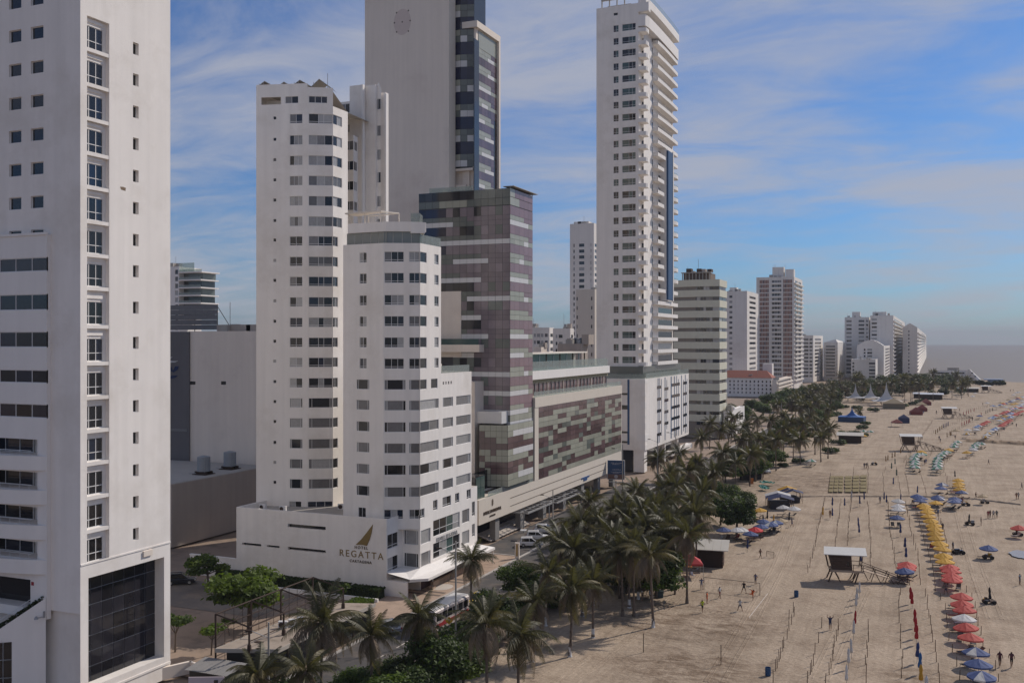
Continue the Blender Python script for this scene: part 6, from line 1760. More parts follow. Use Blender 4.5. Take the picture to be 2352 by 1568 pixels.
tpx(ROUND[0], 1655, 1205, .95, 'dark tree joined to the broad almond tree, kiosk side')
tpx(ROUND[2], 1712, 1178, .7, 'low almond tree on the sand before the blue awning')
tpx(ROUND[1], 1388, 1330, .8, 'dark tree in the shade of the grove beside the slim palms')
for i in range(26):
 px = 1290 + (i % 13) * 24 + (i * 37 % 17); py = 1240 + (i // 13) * 48 + (i * 53 % 29)
 g_ = G(px, py + 40)
 if g_[0] > -36: continue
 tree(ROUND[i % 3], g_[0], g_[1], .62 + .3 * ((i * 29) % 10) / 10, 'dark understorey tree in the dense grove, %s along from the taxi bend' % nth(i + 1), i, 'understorey trees of the dense grove', 'bushy_tree', sz=.8)
for i, (px, py, s) in enumerate(((955, 1625, .8), (850, 1665, .8), (1062, 1590, .8), (770, 1690, .75), (1105, 1500, .7), (1160, 1470, .72), (1250, 1400, .7), (1095, 1540, .62), (900, 1590, .7), (1015, 1545, .75), (830, 1615, .7))):
 g_ = G(px, py); tree(ROUND[i % 3], g_[0], g_[1], s, 'leafy roadside tree among the near palms, %s from the inland pavilion corner' % nth((5, 3, 7, 1, 9, 10, 11, 8, 4, 6, 2)[i]), i * 2, 'leafy trees among the near palms', 'bushy_tree', sz=.85)
palm_px(592, 1720, 1552, 'palm cut by the bottom edge below the pavilion, inland one of two', GN, foot=False); palm_px(688, 1730, 1548, 'palm cut by the bottom edge below the pavilion, seaward one of two', GN, foot=False)
def shrubs(lst, label, group):
 for i, (px, py, s) in enumerate(lst):
  g = G(px, py); bush(g[0], g[1], s, label % nth(i + 1), group, i % 2)
shrubs([(1075, 1452, 1.1), (1040, 1500, 1.2), (1160, 1420, 1.0), (690, 1590, 1.4), (640, 1600, 1.2), (795, 1600, 1.5), (1275, 1395, 1.1), (1330, 1368, 1.0)], 'bush in the planting strip beside the road, %s of its line', 'bushes in the planting strip')
# hedges along the hotel wall
def hedge(name_label, x0, x1, y0, y1, h, mats=(LEAFD, LEAF), n=7000, seed=1):
 o = thing('hedge', name_label, 'hedge', ((x0 + x1) / 2, (y0 + y1) / 2, 0)); r = random.Random(seed); m = MB()
 for i in range(n):
  p = Vector((r.uniform(x0, x1), r.uniform(y0, y1), r.uniform(0.05, h))); 
  if r.random() < .6: p.z = h - abs(r.gauss(0, .12))
  elif r.random() < .6: p.y = y0 + abs(r.gauss(0, .1))
  a = Vector((r.uniform(-1, 1), r.uniform(-1, 1), r.uniform(-1, 1))).normalized() * r.uniform(.08, .19); b = Vector((r.uniform(-1, 1), r.uniform(-1, 1), r.uniform(-1, 1))).normalized() * r.uniform(.08, .19)
  m.quad(p - a, p - b, p + a, p + b, 0 if r.random() < .7 else 1)
 m.build('foliage', list(mats), o)
 c = MB(); c.box((x0 + .1, y0 + .12, 0), (x1 - .1, y1 - .08, h - .15)); c.build('twig_core', LEAFD, o)
hedge('long dark clipped hedge along the foot of the blank podium wall', -99.5, -76.6, 119.6, 121.5, 1.5, n=9000)
hedge('short dark hedge under the podium corner, next to the canopy wall', -76.0, -71.0, 119.4, 121.3, 1.5, n=2600, seed=2)
hedge('bright grassy hedge mound at the car park exit', -72.6, -69.6, 110.6, 116.2, 1.2, (LEAFB, LEAF), 3200, 3)
LW = thing('kerb_wall', 'low white kerb wall between the hedge and the yard', 'wall', (-84, 118.6, 0)); m = MB(); m.box((-100, 118.3, -.2), (-70.5, 118.6, .55)); m.build('wall_body', WHITE2, LW)
# middle belt undergrowth and far wood
rr = random.Random(8)
for i in range(46):
 y = 215 + i * 7.6 + rr.uniform(-3, 3); x = rr.uniform(-53, -42) - (max(0, y - 380) * .02)
 tree(ROUND[i % 3], x, y, rr.uniform(.75, 1.1), 'dark bushy tree under the belt of palms, %s along from the billboard' % nth(i + 1), rr.uniform(0, 6), 'bushy trees under the palm belt', 'bushy_tree', sz=rr.uniform(.7, .95))
for i in range(34):
 y = 400 + i * 9 + rr.uniform(-4, 4); x = rr.uniform(-92, -66) + (y - 400) * .03
 tree(ROUND[i % 3], x, y, rr.uniform(.9, 1.35), 'roadside tree before the red tiled roof, %s along from the olive tower' % nth(i + 1), rr.uniform(0, 6), 'roadside trees past the olive tower', 'bushy_tree', sz=.9)
for i in range(26):
 y = 430 + i * 8; x = rr.uniform(-64, -46)
 palm(x, y, rr.uniform(7, 10), 'tall palm by the road toward the far cluster, %s along from the olive tower' % nth(i + 1), 'palms by the road past the olive tower', far=True, foot=False, scale=1.05)
def wood(name, label, pts, kinds, seed):
 """a far-off wood that reads as one dark mass"""
 r = random.Random(seed); m = MB(); mats = [LEAFD, LEAF, FROND, FRONDD]
 for (x, y, s) in pts:
  cl = [(x + r.uniform(-2.4, 2.4) * s, y + r.uniform(-2.4, 2.4) * s, s * r.uniform(1.2, 5.2), s * r.uniform(1.0, 1.9)) for _ in range(8)]
  for (cx, cy, cz, cr) in cl:
   for i in range(60):
    d = Vector((r.gauss(0, 1), r.gauss(0, 1), r.gauss(0, 1))).normalized() * cr * r.uniform(.55, 1)
    p = Vector((cx + d.x, cy + d.y, max(.2, cz + d.z)))
    a = Vector((r.uniform(-1, 1), r.uniform(-1, 1), r.uniform(-.5, .5))) * .62; b = Vector((r.uniform(-1, 1), r.uniform(-1, 1), r.uniform(-.5, .5))) * .62
    m.quad(p - a, p - b, p + a, p + b, r.choice(kinds))
 o = m.build(name, mats); tag(o, label, 'wood', None, 'stuff')
pts = []
for i in range(150):
 y = rr.uniform(600, 960); x = rr.uniform(-92, -38) + (y - 600) * .17
 if x > -30 + (y - 600) * .185: continue
 pts.append((x, y, rr.uniform(.9, 1.5)))
for i in range(50):
 px = rr.uniform(1960, 2235); y = rr.uniform(700, 900); d = ray(px); x = d[0] / d[1] * y
 pts.append((x, y, rr.uniform(.8, 1.35)))
for i in range(14):
 px = 2238 + i * 5.2; y = 900; d = ray(px); pts.append((d[0] / d[1] * y, y, rr.uniform(.45, .7)))
wood('far_wood', 'dark wood behind the white peaked tents toward the point', pts, (0, 0, 1, 2), 5)
for i in range(30):
 px = rr.uniform(1925, 2235); y = rr.uniform(600, 820); d = ray(px)
 palm(d[0] / d[1] * y, y, rr.uniform(8, 12.5), 'palm standing out of the dark far wood, %s from its near end' % nth(i + 1), 'palms standing out of the far wood', far=True, foot=False, scale=1.2)
for i, (px, py, s) in enumerate([(1945, 968, 1.2), (1975, 985, 1.5), (1988, 975, 1.3), (1940, 1000, 1.5), (1960, 998, 1.4), (1985, 1002, 1.2), (1905, 1040, 1.6), (1928, 1020, 1.6), (1935, 938, 1.8), (1965, 940, 1.8), (2005, 945, 1.8), (2050, 938, 1.8), (2075, 935, 1.8), (2095, 930, 1.8), (2115, 925, 1.8), (1915, 955, 1.8), (1830, 1062, 1.2), (1795, 1072, 1.0)]):
 g = G(px, py); bush(g[0], g[1], s, 'low bush at the back of the beach, %s from the blue-roofed hut' % nth(i + 1), 'bushes at the back of the beach', i % 2)
palm_px(1978, 962, 945, 'short palm beside the blue-roofed hut', 'palms at the back of the beach', far=True, foot=False, scale=.7)
palm_px(1768, 1062, 1030, 'short palm on the sand near the lone green and white umbrella', 'palms at the back of the beach', far=True, foot=False, scale=.7)
# ------------------------------------------------------------------ people
PCOL = {}
def cloth(c):
 k = 'cloth_%02x%02x%02x' % tuple(int(v * 255) for v in c)
 if k not in PCOL: PCOL[k] = pbr(k, c, .85, .1, 6.0)
 return PCOL[k]
SKIN = pbr('brown_skin', (.20, .105, .065), .6, .06, 5.0, rnd=.3)
HAIR = pbr('dark_hair', (.015, .012, .01), .7, .1, 9.0)
def body_mesh(pose):
 """one continuous skinned figure, 1.7 m tall, facing -Y"""
 P = dict(pel=(0, 0, .93), waist=(0, 0, 1.08), chest=(0, .01, 1.30), neck=(0, .01, 1.45), head=(0, -.015, 1.56), crown=(0, -.01, 1.66),
             lsh=(-.18, .01, 1.39), lel=(-.24, .03, 1.12), lha=(-.25, -.05, .88), rsh=(.18, .01, 1.39), rel=(.24, .03, 1.12), rha=(.25, -.05, .88),
             lhip=(-.09, 0, .90), lkn=(-.10, -.02, .49), lan=(-.10, .02, .08), lto=(-.10, -.15, .03), rhip=(.09, 0, .90), rkn=(.10, -.02, .49), ran=(.10, .02, .08), rto=(.10, -.15, .03))
 for k, v in pose.items(): P[k] = v
 rad = dict(pel=.135, waist=.12, chest=.145, neck=.055, head=.095, crown=.075, lsh=.065, rsh=.065, lel=.043, rel=.043, lha=.034, rha=.034, lhip=.095, rhip=.095, lkn=.06, rkn=.06, lan=.038, ran=.038, lto=.03, rto=.03)
 names = list(P); E_ = [('pel', 'waist'), ('waist', 'chest'), ('chest', 'neck'), ('neck', 'head'), ('head', 'crown'), ('chest', 'lsh'), ('lsh', 'lel'), ('lel', 'lha'), ('chest', 'rsh'), ('rsh', 'rel'), ('rel', 'rha'), ('pel', 'lhip'), ('lhip', 'lkn'), ('lkn', 'lan'), ('lan', 'lto'), ('pel', 'rhip'), ('rhip', 'rkn'), ('rkn', 'ran'), ('ran', 'rto')]
 me = bpy.data.meshes.new('figure'); me.from_pydata([P[n] for n in names], [(names.index(a), names.index(b)) for a, b in E_], [])
 o = bpy.data.objects.new('figure', me); C.objects.link(o)
 md = o.modifiers.new('skin', 'SKIN'); md.use_smooth_shade = True
 for i, n in enumerate(names):
  sv = me.skin_vertices[0].data[i]; sv.radius = (rad[n] * (1.25 if n in ('chest', 'pel', 'waist') else 1), rad[n]); sv.use_root = n == 'pel'
 o.modifiers.new('sub', 'SUBSURF').levels = 1
 dg = bpy.context.evaluated_depsgraph_get()
 ev = bpy.data.meshes.new_from_object(o.evaluated_get(dg))
 bpy.data.objects.remove(o); bpy.data.meshes.remove(me)
 segs = [(Vector(P[a]), Vector(P[b]), a, b) for a, b in E_]
 for m in (SKIN, SKIN, SKIN, HAIR): ev.materials.append(m)
 def near_(c):
  best = None
  for p, q, a, b in segs:
   d = q - p; t = max(0, min(1, (c - p).dot(d) / max(1e-6, d.length_squared))); e = (p + d * t - c).length
   if best is None or e < best[0]: best = (e, a, b, t)
  return best
 for f in ev.polygons:
  c = f.center; _, a, b, t = near_(c)
  mi = 0
  if b in ('waist', 'chest', 'lsh', 'rsh') or (a == 'chest' and b == 'neck' and t < .6) or (b in ('lel', 'rel') and t < .55): mi = 1
  elif b in ('lhip', 'rhip') or (b in ('lkn', 'rkn') and t < .75): mi = 2
  elif b in ('head', 'crown') and (c.y > P['head'][1] + .02 or c.z > P['head'][2] + .075): mi = 3
  f.material_index = mi
  f.use_smooth = True
 ev.name = 'person'
 return ev
POSES = {
 'stand': body_mesh({}),
 'walk': body_mesh(dict(lkn=(-.10, -.18, .52), lan=(-.10, -.20, .10), lto=(-.10, -.37, .06), rkn=(.10, .06, .49), ran=(.10, .28, .12), rto=(.10, .14, .03), lel=(-.25, .12, 1.14), lha=(-.24, .10, .90), rel=(.25, -.08, 1.14), rha=(.22, -.26, .98))),
 'wide': body_mesh(dict(lkn=(-.22, -.05, .50), lan=(-.34, .02, .08), lto=(-.38, -.14, .03), rkn=(.22, -.05, .50), ran=(.34, .02, .08), rto=(.38, -.14, .03), lel=(-.32, -.06, 1.16), lha=(-.22, -.26, 1.12), rel=(.32, -.06, 1.16), rha=(.22, -.26, 1.12))),
 'hips': body_mesh(dict(lel=(-.38, .06, 1.18), lha=(-.20, -.04, 1.02), rel=(.38, .06, 1.18), rha=(.20, -.04, 1.02))),
 'kick': body_mesh(dict(chest=(.10, .02, 1.26), neck=(.16, .02, 1.39), head=(.20, -.01, 1.49), crown=(.22, 0, 1.58), lsh=(-.05, .02, 1.40), rsh=(.28, .02, 1.28), lkn=(-.48, -.06, .92), lan=(-.90, -.05, .98), lto=(-1.02, -.12, 1.06), rkn=(.08, -.02, .49), lel=(-.24, .05, 1.50), lha=(-.44, -.02, 1.52), rel=(.52, .05, 1.20), rha=(.66, -.02, 1.34))),
 'phone': body_mesh(dict(rel=(.30, -.06, 1.20), rha=(.13, -.12, 1.50))),
 'carry': body_mesh(dict(lel=(-.36, -.02, 1.52), lha=(-.32, -.05, 1.78), rel=(.36, -.02, 1.52), rha=(.32, -.05, 1.78), lkn=(-.10, -.14, .51), lan=(-.1, -.1, .1), lto=(-.1, -.26, .05))),
 'sit': body_mesh(dict(pel=(0, .1, .48), waist=(0, .14, .64), chest=(0, .18, .86), neck=(0, .17, 1.0), head=(0, .14, 1.12), crown=(0, .15, 1.21), lsh=(-.18, .18, .95), rsh=(.18, .18, .95), lel=(-.24, .08, .70), lha=(-.16, -.16, .60), rel=(.24, .08, .70), rha=(.16, -.16, .60), lhip=(-.09, .06, .47), rhip=(.09, .06, .47), lkn=(-.12, -.36, .47), lan=(-.12, -.36, .08), lto=(-.12, -.52, .03), rkn=(.12, -.36, .47), ran=(.12, -.36, .08), rto=(.12, -.52, .03))),
}
NPEOPLE = 0
def person(px, py, label, pose='stand', shirt=(.3, .3, .3), shorts=(.03, .03, .05), face_to=0.0, s=1.0, group=None, pos=None, z=0.0):
 """face_to: heading in degrees, 0 looks towards the viewer's side of the beach"""
 x, y = pos or ground(px, py)
 o = link('person', POSES[pose], None, (x, y, z), R(face_to)); o.scale = (s, s, s)
 tag(o, label, 'person', group)
 for i, c in ((1, shirt), (2, shorts)):
  if c is not None:
   o.material_slots[i].link = 'OBJECT'; o.material_slots[i].material = cloth(c)
 return o
NAVY, BLK, WHT, ORG, YEL, RED, GRY, BLU, TAN = (.03, .04, .09), (.015, .015, .018), (.55, .54, .52), (.55, .10, .02), (.45, .50, .03), (.35, .03, .03), (.22, .22, .23), (.10, .16, .32), (.40, .30, .2)
def P3(zx, zy): return (1422.4 + .2494 * zx, 1031.2 + .2494 * zy)
def P2(zx, zy): return (1849.1 + .27445 * zx, 1137.9 + .27445 * zy)
def P1_(zx, zy): return (1849.1 + .2268 * zx, 817.9 + .2268 * zy)
person(*P3(757, 1290), 'person in grey-blue tracksuit standing at the left football goal post', 'hips', (.16, .18, .26), (.16, .18, .26), 20)
person(*P3(925, 1372), 'football player in white shirt and dark red shorts in mid stride', 'walk', WHT, (.20, .05, .05), 60)
person(*P3(808, 1420), 'football player dressed all in orange standing side on', 'stand', ORG, ORG, 90)
person(*P3(765, 1500), 'football player in yellow-green bib and dark shorts', 'walk', YEL, BLK, 40)
person(*P3(1148, 1325), 'goalkeeper in black standing inside the goal mouth', 'wide', BLK, BLK, 0)
person(*P3(1225, 1392), 'player in orange kicking one leg high beside the goal', 'kick', ORG, ORG, 10)
person(*P3(1112, 1492), 'player in white vest and navy shorts seen from behind', 'wide', WHT, NAVY, 180, .98)
person(*P3(1255, 1245), 'person in slate blue top with hands on hips behind the goal', 'hips', (.12, .14, .22), (.10, .10, .14), -30)
person(*P3(1300, 1005), 'bare-chested person walking near the small goal frame', 'walk', None, (.10, .08, .06), 70)
person(*P3(1590, 715), 'person in dark blue walking past the blue umbrellas', 'walk', (.07, .08, .16), (.07, .08, .16), 120)
person(*P3(1670, 478), 'person in grey walking on the churned sand beside the blue awning', 'walk', GRY, GRY, 100)
person(*P3(210, 1395), 'waiter in white shirt and black trousers under the almond tree', 'stand', WHT, BLK, 120)
person(*P3(18, 1345), 'person in white shirt seated at the shaded table by the palms', 'stand', WHT, BLK, 60)
person(*P3(288, 1372), 'person in white sitting on the white plastic chair', 'sit', WHT, (.2, .18, .16), 30)
person(*P3(345, 1345), 'person in black sitting in the shade of the almond tree', 'sit', BLK, BLK, -20)
person(*P3(392, 1330), 'person in black standing by the drinks box in shade', 'stand', BLK, BLK, 10)
person(*P2(210, 1120), 'person in dark clothes carrying a folding lounger overhead', 'carry', NAVY, NAVY, 10, 1.05)
person(*P2(1630, 1430), 'person in dark maroon walking along the near shore, inland one of a pair', 'walk', (.09, .03, .04), (.06, .03, .03), 10, 1.05)
person(*P2(1728, 1435), 'person in dark red top carrying a pale sheet, seaward one of a pair', 'walk', (.11, .04, .05), BLK, 10, 1.05)
person(*P2(1797, 745), 'person in pale blue shirt holding a phone to the ear', 'phone', (.25, .31, .38), (.09, .10, .13), 60)
person(*P2(1180, 828), 'person bending beside the orange lounger under the red umbrellas', 'walk', (.10, .07, .09), (.07, .06, .09), -60)
person(*P2(1532, 190), 'person in red in the group of four by the beach cart', 'stand', (.28, .05, .06), (.2, .04, .05), 0)
person(*P2(1549, 185), 'bare-chested person in the group of four by the beach cart', 'stand', None, (.14, .05, .06), 40)
person(*P2(1577, 188), 'person in white vest in the group of four by the beach cart', 'walk', (.45, .43, .42), (.10, .09, .10), -20)
person(*P2(1604, 188), 'person in dark grey at the seaward end of the group of four', 'stand', (.10, .11, .11), (.08, .09, .09), 0)
person(*P2(1473, 248), 'dark figure standing alone beside the beach cart', 'stand', BLK, BLK, 90)
person(*P2(1113, 175), 'person in blue beside the yellow umbrella row', 'stand', (.10, .16, .26), (.06, .07, .12), 30)
person(*P2(1152, 298), 'dark figure standing at the end of the yellow umbrella row', 'stand', (.05, .05, .07), BLK, 30)
person(*P2(1238, 462), 'person in navy beside the quad bike', 'stand', (.05, .06, .10), (.06, .06, .08), 60)
person(*P2(210, 186), 'person in brown between two folded blue umbrellas', 'stand', (.18, .09, .05), (.14, .07, .05), 0)
person(*P2(448, 588), 'lifeguard in blue and red sitting on the tower deck', 'sit', (.06, .10, .22), (.25, .03, .04), -40, z=1.75, pos=None)
person(*P1_(2160, 1448), 'person in white vest of a couple strolling at the waterline', 'walk', (.42, .36, .30), (.12, .11, .14), 30)
person(*P1_(2140, 1450), 'bare-chested person of the couple strolling at the waterline', 'walk', None, (.30, .10, .05), 30)
person(*P1_(2195, 1345), 'person in grey stooping near the couple at the waterline', 'walk', (.16, .17, .2), (.1, .1, .13), 90)
person(*P1_(1858, 1098), 'lone person walking on the empty sand seaward of the green umbrellas', 'walk', (.10, .11, .10), (.16, .12, .1), 100)
person(*P1_(1730, 1445), 'person in dark swimwear walking toward the tan umbrella', 'walk', None, BLK, 80)
person(*P1_(1590, 1510), 'person in dark red pushing a cart beside the blue umbrellas', 'walk', (.14, .03, .04), (.12, .03, .04), 40, 1.08)
person(*P1_(760, 1490), 'person in grey-blue by the near blue folded umbrella pair', 'stand', (.14, .16, .22), (.1, .1, .14), 20)
for i, (zx, zy, c) in enumerate(sorted([(1200, 585, BLU), (1333, 590, GRY), (1330, 580, BLK), (1185, 850, BLK), (1370, 875, NAVY), (1358, 850, NAVY), (1950, 815, BLK), (1970, 820, GRY), (2140, 720, BLK), (1695, 650, BLK), (1565, 560, BLK), (1800, 498, BLK), (600, 1135, NAVY), (620, 1135, BLK), (635, 1130, NAVY), (1210, 1100, NAVY), (1225, 1095, BLU), (1520, 845, BLK), (2080, 360, BLK), (2150, 380, BLK), (2110, 355, GRY)], key=lambda q: -q[1])):
 person(*P1_(zx, zy), 'small distant figure on the middle beach, %s nearest of those beyond the stake fields' % nth(i + 1), 'walk' if i % 3 else 'stand', c, c, i * 50, group='distant people on the beach')

# ------------------------------------------------------------------ umbrellas
def umb_canopy(name, mats, pattern, r=1.45, h=.62, sag=.06, seed=0):
 m = MB(); n = 8; rn = random.Random(seed)
 for k in range(n):
  t0, t1 = 2 * math.pi * k / n, 2 * math.pi * (k + 1) / n; tm = (t0 + t1) / 2
  mi = pattern[k % len(pattern)]
  ap = (0, 0, 0)
  def pt(t, s, dz=0): return (r * s * math.cos(t), r * s * math.sin(t), -h * (s ** 1.15) + dz)
  inner0, inner1, innm = pt(t0, .5), pt(t1, .5), pt(tm, .49, -sag)
  o0, o1, om = pt(t0, 1), pt(t1, 1), pt(tm, .955, -sag * .6)
  m.tri(ap, inner0, innm, mi); m.tri(ap, innm, inner1, mi)
  m.quad(inner0, o0, om, innm, mi); m.quad(innm, om, o1, inner1, mi)
  v0, v1, vm = (o0[0], o0[1], o0[2] - .16), (o1[0], o1[1], o1[2] - .16), (om[0], om[1], om[2] - .17)
  m.quad(o0, v0, vm, om, mi); m.quad(om, vm, v1, o1, mi)
  m.tube((0, 0, -.45), pt(t0, .55, -.03), .012, None, 3, len(mats) - 1, False)
 return m.mesh(name, mats)
fab = lambda n, c, t=.25: pbr(n, c, .75, .08, 3.0, rnd=.12, trans=t, leafy=False)
FY, FRD, FBL, FWH, FGR, FTN, FRD2, FLB = fab('yellow_canvas', (.62, .36, .06)), fab('coral_red_canvas', (.58, .11, .09)), fab('blue_canvas', (.055, .085, .21), .1), fab('white_canvas', (.62, .61, .60)), fab('green_canvas', (.07, .24, .17)), fab('tan_canvas', (.46, .36, .23)), fab('bright_red_canvas', (.48, .03, .035), .1), fab('light_blue_canvas', (.13, .22, .42), .1)
UM = {
 'yellow': umb_canopy('canopy', [FY, STAKE], (0,)), 'red': umb_canopy('canopy', [FRD, STAKE], (0,)), 'blue': umb_canopy('canopy', [FBL, FWH, STAKE], (0, 0, 0, 0, 0, 0, 0, 1)),
 'plain blue': umb_canopy('canopy', [FBL, STAKE], (0,)), 'white': umb_canopy('canopy', [FWH, STAKE], (0,)), 'green-white': umb_canopy('canopy', [FGR, FWH, STAKE], (0, 1)), 'tan': umb_canopy('canopy', [FTN, STAKE], (0,)),
 'bright red': umb_canopy('canopy', [FRD2, STAKE], (0,)), 'light blue': umb_canopy('canopy', [FLB, FWH, STAKE], (0, 0, 1)), 'yellow-white': umb_canopy('canopy', [FY, FWH, STAKE], (0, 1)),
}
_m = MB(); _m.tube((0, 0, -.1), (0, 0, 2.35), .025, None, 6); POLE = _m.mesh('pole', ALU)
_m = MB(); _m.tube((0, 0, 0), (0, 0, .12), .03, .01, 5); FINIAL = _m.mesh('finial', ALU)
URND = random.Random(19)
def umbrella(x, y, col, label, group, s=1.0, tilt=None):
 o = thing('beach_umbrella', label, 'beach umbrella', (x, y, 0), URND.uniform(0, 6.28), group)
 tl = tilt if tilt is not None else (URND.uniform(-.07, .07), URND.uniform(-.07, .07))
 o.rotation_euler = (tl[0], tl[1], o.rotation_euler[2])
 a = link('pole', POLE, o); c = link('canopy', UM[col], o, (0, 0, 2.35)); f = link('finial', FINIAL, o, (0, 0, 2.35))
 c.scale = (s, s, 1); return o
# folded umbrellas: the cloth hangs in a spindle round the pole
def folded(mat):
 m = MB(); m.lathe([(0.02, 2.35), (.10, 2.2), (.16, 1.8), (.12, 1.45), (.19, 1.0), (.17, .72), (.03, .70)], 8); return m.mesh('folded_canopy', mat, (0, 0, 0), True)
FCOL = dict(navy=folded(fab('navy_canvas', (.03, .045, .14), .05)), red=folded(fab('deep_red_canvas', (.36, .02, .025), .05)), white=folded(FWH), blue=folded(fab('mid_blue_canvas', (.03, .12, .30), .05)), yellow=folded(fab('golden_canvas', (.55, .29, .03), .05)), green=folded(fab('dark_green_canvas', (.05, .10, .08), .05)), black=folded(fab('black_canvas', (.015, .017, .025), .05)), brown=folded(fab('ochre_canvas', (.24, .14, .05), .05)))
def closed(x, y, col, label, group, s=1.0):
 o = thing('folded_umbrella', label, 'folded umbrella', (x, y, 0), URND.uniform(0, 6.28), group)
 o.rotation_euler = (URND.uniform(-.06, .06), URND.uniform(-.06, .06), o.rotation_euler[2])
 a = link('pole', POLE, o); b = link('folded_canopy', FCOL[col], o); b.scale = (s, s, 1); a.scale = (1, 1, 1.04); return o
# loungers and chairs
def lounger_meshes():
 f = MB()
 for y in (-.3, .3):
  f.tube((-.95, y, .33), (.25, y, .33), .022, None, 5); f.tube((.25, y, .33), (.85, y, .78), .022, None, 5)
  f.tube((-.75, y, .33), (-.85, y, 0), .02, None, 5); f.tube((.15, y, .33), (.35, y, 0), .02, None, 5)
 for x, z in ((-.95, .33), (.25, .33), (.85, .78)): f.tube((x, -.3, z), (x, .3, z), .02, None, 5)
 c = MB(); c.quad((-.93, -.28, .345), (.25, -.28, .335), (.25, .28, .335), (-.93, .28, .345)); c.quad((.25, -.28, .335), (.84, -.28, .785), (.84, .28, .785), (.25, .28, .335))
 return f.mesh('frame', STEEL), {k: c.mesh('sling', m) for k, m in dict(dark=pbr('charcoal_sling', (.05, .05, .055), .8, .1), white=pbr('white_sling', (.5, .49, .47), .8, .1), red=pbr('red_sling', (.28, .05, .04), .8, .1), brown=pbr('brown_sling', (.12, .07, .05), .8, .1)).items()}
LFRAME, LSLING = lounger_meshes()
def lounger(x, y, col, label, rot=0.0, group=None, z=0.0):
 o = thing('beach_lounger', label, 'beach lounger', (x, y, z), rot, group); link('frame', LFRAME, o); link('sling', LSLING[col], o); return o
def from_px(zx, zy, f): return f(zx, zy)
# each row: colour, pixel of each apex; the apex stands 2.35 m up
def urow(f, items, where, group, chairs=True, s=1.0):
 cnt = {}; tot = {}
 for c, *_ in items: tot[c] = tot.get(c, 0) + 1
 for (c, zx, zy) in items:
  cnt[c] = cnt.get(c, 0) + 1
  x, y = ground(*f(zx, zy), z=2.35)
  lb = ('%s umbrella %s' % (c, where)) if tot[c] == 1 else '%s %s umbrella %s' % (nth(cnt[c]), c, where)
  umbrella(x, y, c, 'open ' + lb, group, s)
  if chairs:
   k = URND.random()
   rot = URND.uniform(-.25, .25) + URND.choice((0, 1.57, .5))
   if k < .8: lounger(x + URND.uniform(-.9, -.3), y + URND.uniform(-.8, .6), URND.choice(('dark', 'dark', 'brown', 'white', 'red')), 'lounger under ' + lb, rot, 'loungers under the umbrellas')
   if k < .45: lounger(x + URND.uniform(.3, .9), y + URND.uniform(-.8, .6), URND.choice(('dark', 'brown', 'dark')), 'other lounger under ' + lb, rot, 'loungers under the umbrellas')
ROWN = 'from the far end of the long seaward row'
GU = 'open beach umbrellas'
urow(P2, [('yellow', 995, 62), ('yellow', 1012, 85), ('yellow', 1022, 112), ('yellow', 1032, 150), ('yellow', 1052, 185), ('yellow', 1082, 224), ('yellow', 1088, 255), ('yellow', 1092, 290), ('yellow', 1102, 328), ('yellow', 1122, 372), ('yellow', 1142, 417), ('yellow', 1157, 474), ('yellow', 1174, 521), ('red', 1215, 570), ('red', 1225, 600), ('red', 1227, 638), ('red', 1230, 668), ('red', 1307, 808), ('red', 1315, 868), ('red', 1340, 918), ('white', 1330, 988), ('red', 1356, 1060), ('red', 1382, 1146), ('blue', 1428, 1266), ('blue', 1452, 1363), ('blue', 1477, 1460)], ROWN, GU)
urow(P2, [('white', 775, 22), ('white', 782, 66), ('white', 785, 92), ('plain blue', 768, 160), ('red', 850, 546), ('red', 845, 572), ('blue', 840, 600)], 'from the far end of the short inner row', GU)
urow(P2, [('blue', 972, 2), ('blue', 962, 22), ('blue', 1110, 2), ('yellow', 1095, 40), ('blue', 1246, 22)], 'of the cluster behind the yellow row head', GU)
urow(P1_, [('yellow', 1552, 1233), ('yellow', 1556, 1264), ('yellow', 1552, 1290), ('yellow', 1567, 1322), ('blue', 1586, 1354), ('blue', 1515, 1420), ('blue', 1512, 1448)], 'from the far end of the small stack beyond', GU)
urow(P1_, [('blue', 1386, 1276), ('blue', 1376, 1312), ('blue', 1135, 1392), ('blue', 1345, 1400), ('blue', 1170, 1412)], 'scattered beyond the short inner row', GU)
urow(P1_, [('green-white', 1110, 1097), ('green-white', 1112, 1070), ('green-white', 1110, 1042), ('green-white', 1106, 1013), ('green-white', 1118, 992), ('green-white', 1142, 972), ('yellow', 1180, 950), ('green-white', 1186, 972)], 'from the near end of the inner green column', GU, s=1.05)
urow(P1_, [('green-white', 1340, 1112), ('green-white', 1342, 1086), ('green-white', 1340, 1060), ('green-white', 1342, 1036), ('green-white', 1347, 1008), ('green-white', 1376, 985), ('green-white', 1402, 966), ('green-white', 1430, 948), ('yellow', 1455, 930), ('green-white', 1506, 893), ('green-white', 1520, 872), ('green-white', 1545, 850)], 'from the near end of the middle green column', GU, s=1.05)
urow(P1_, [('yellow', 1640, 955), ('white', 1702, 925), ('green-white', 1712, 903), ('green-white', 1728, 880), ('green-white', 1752, 863), ('green-white', 1784, 866)], 'from the near end of the outer green column', GU)
urow(P1_, [('yellow-white', 1828, 800), ('white', 1842, 782), ('yellow-white', 1856, 765), ('white', 1882, 745), ('light blue', 1912, 728), ('light blue', 1936, 715), ('red', 1988, 690), ('red', 2008, 678), ('red', 2030, 664), ('red', 2052, 650), ('red', 2076, 637), ('light blue', 2078, 607), ('light blue', 2096, 600), ('red', 2128, 582), ('red', 2150, 570), ('red', 2176, 556), ('red', 2204, 546)], 'from the near end of the far outer row', GU)
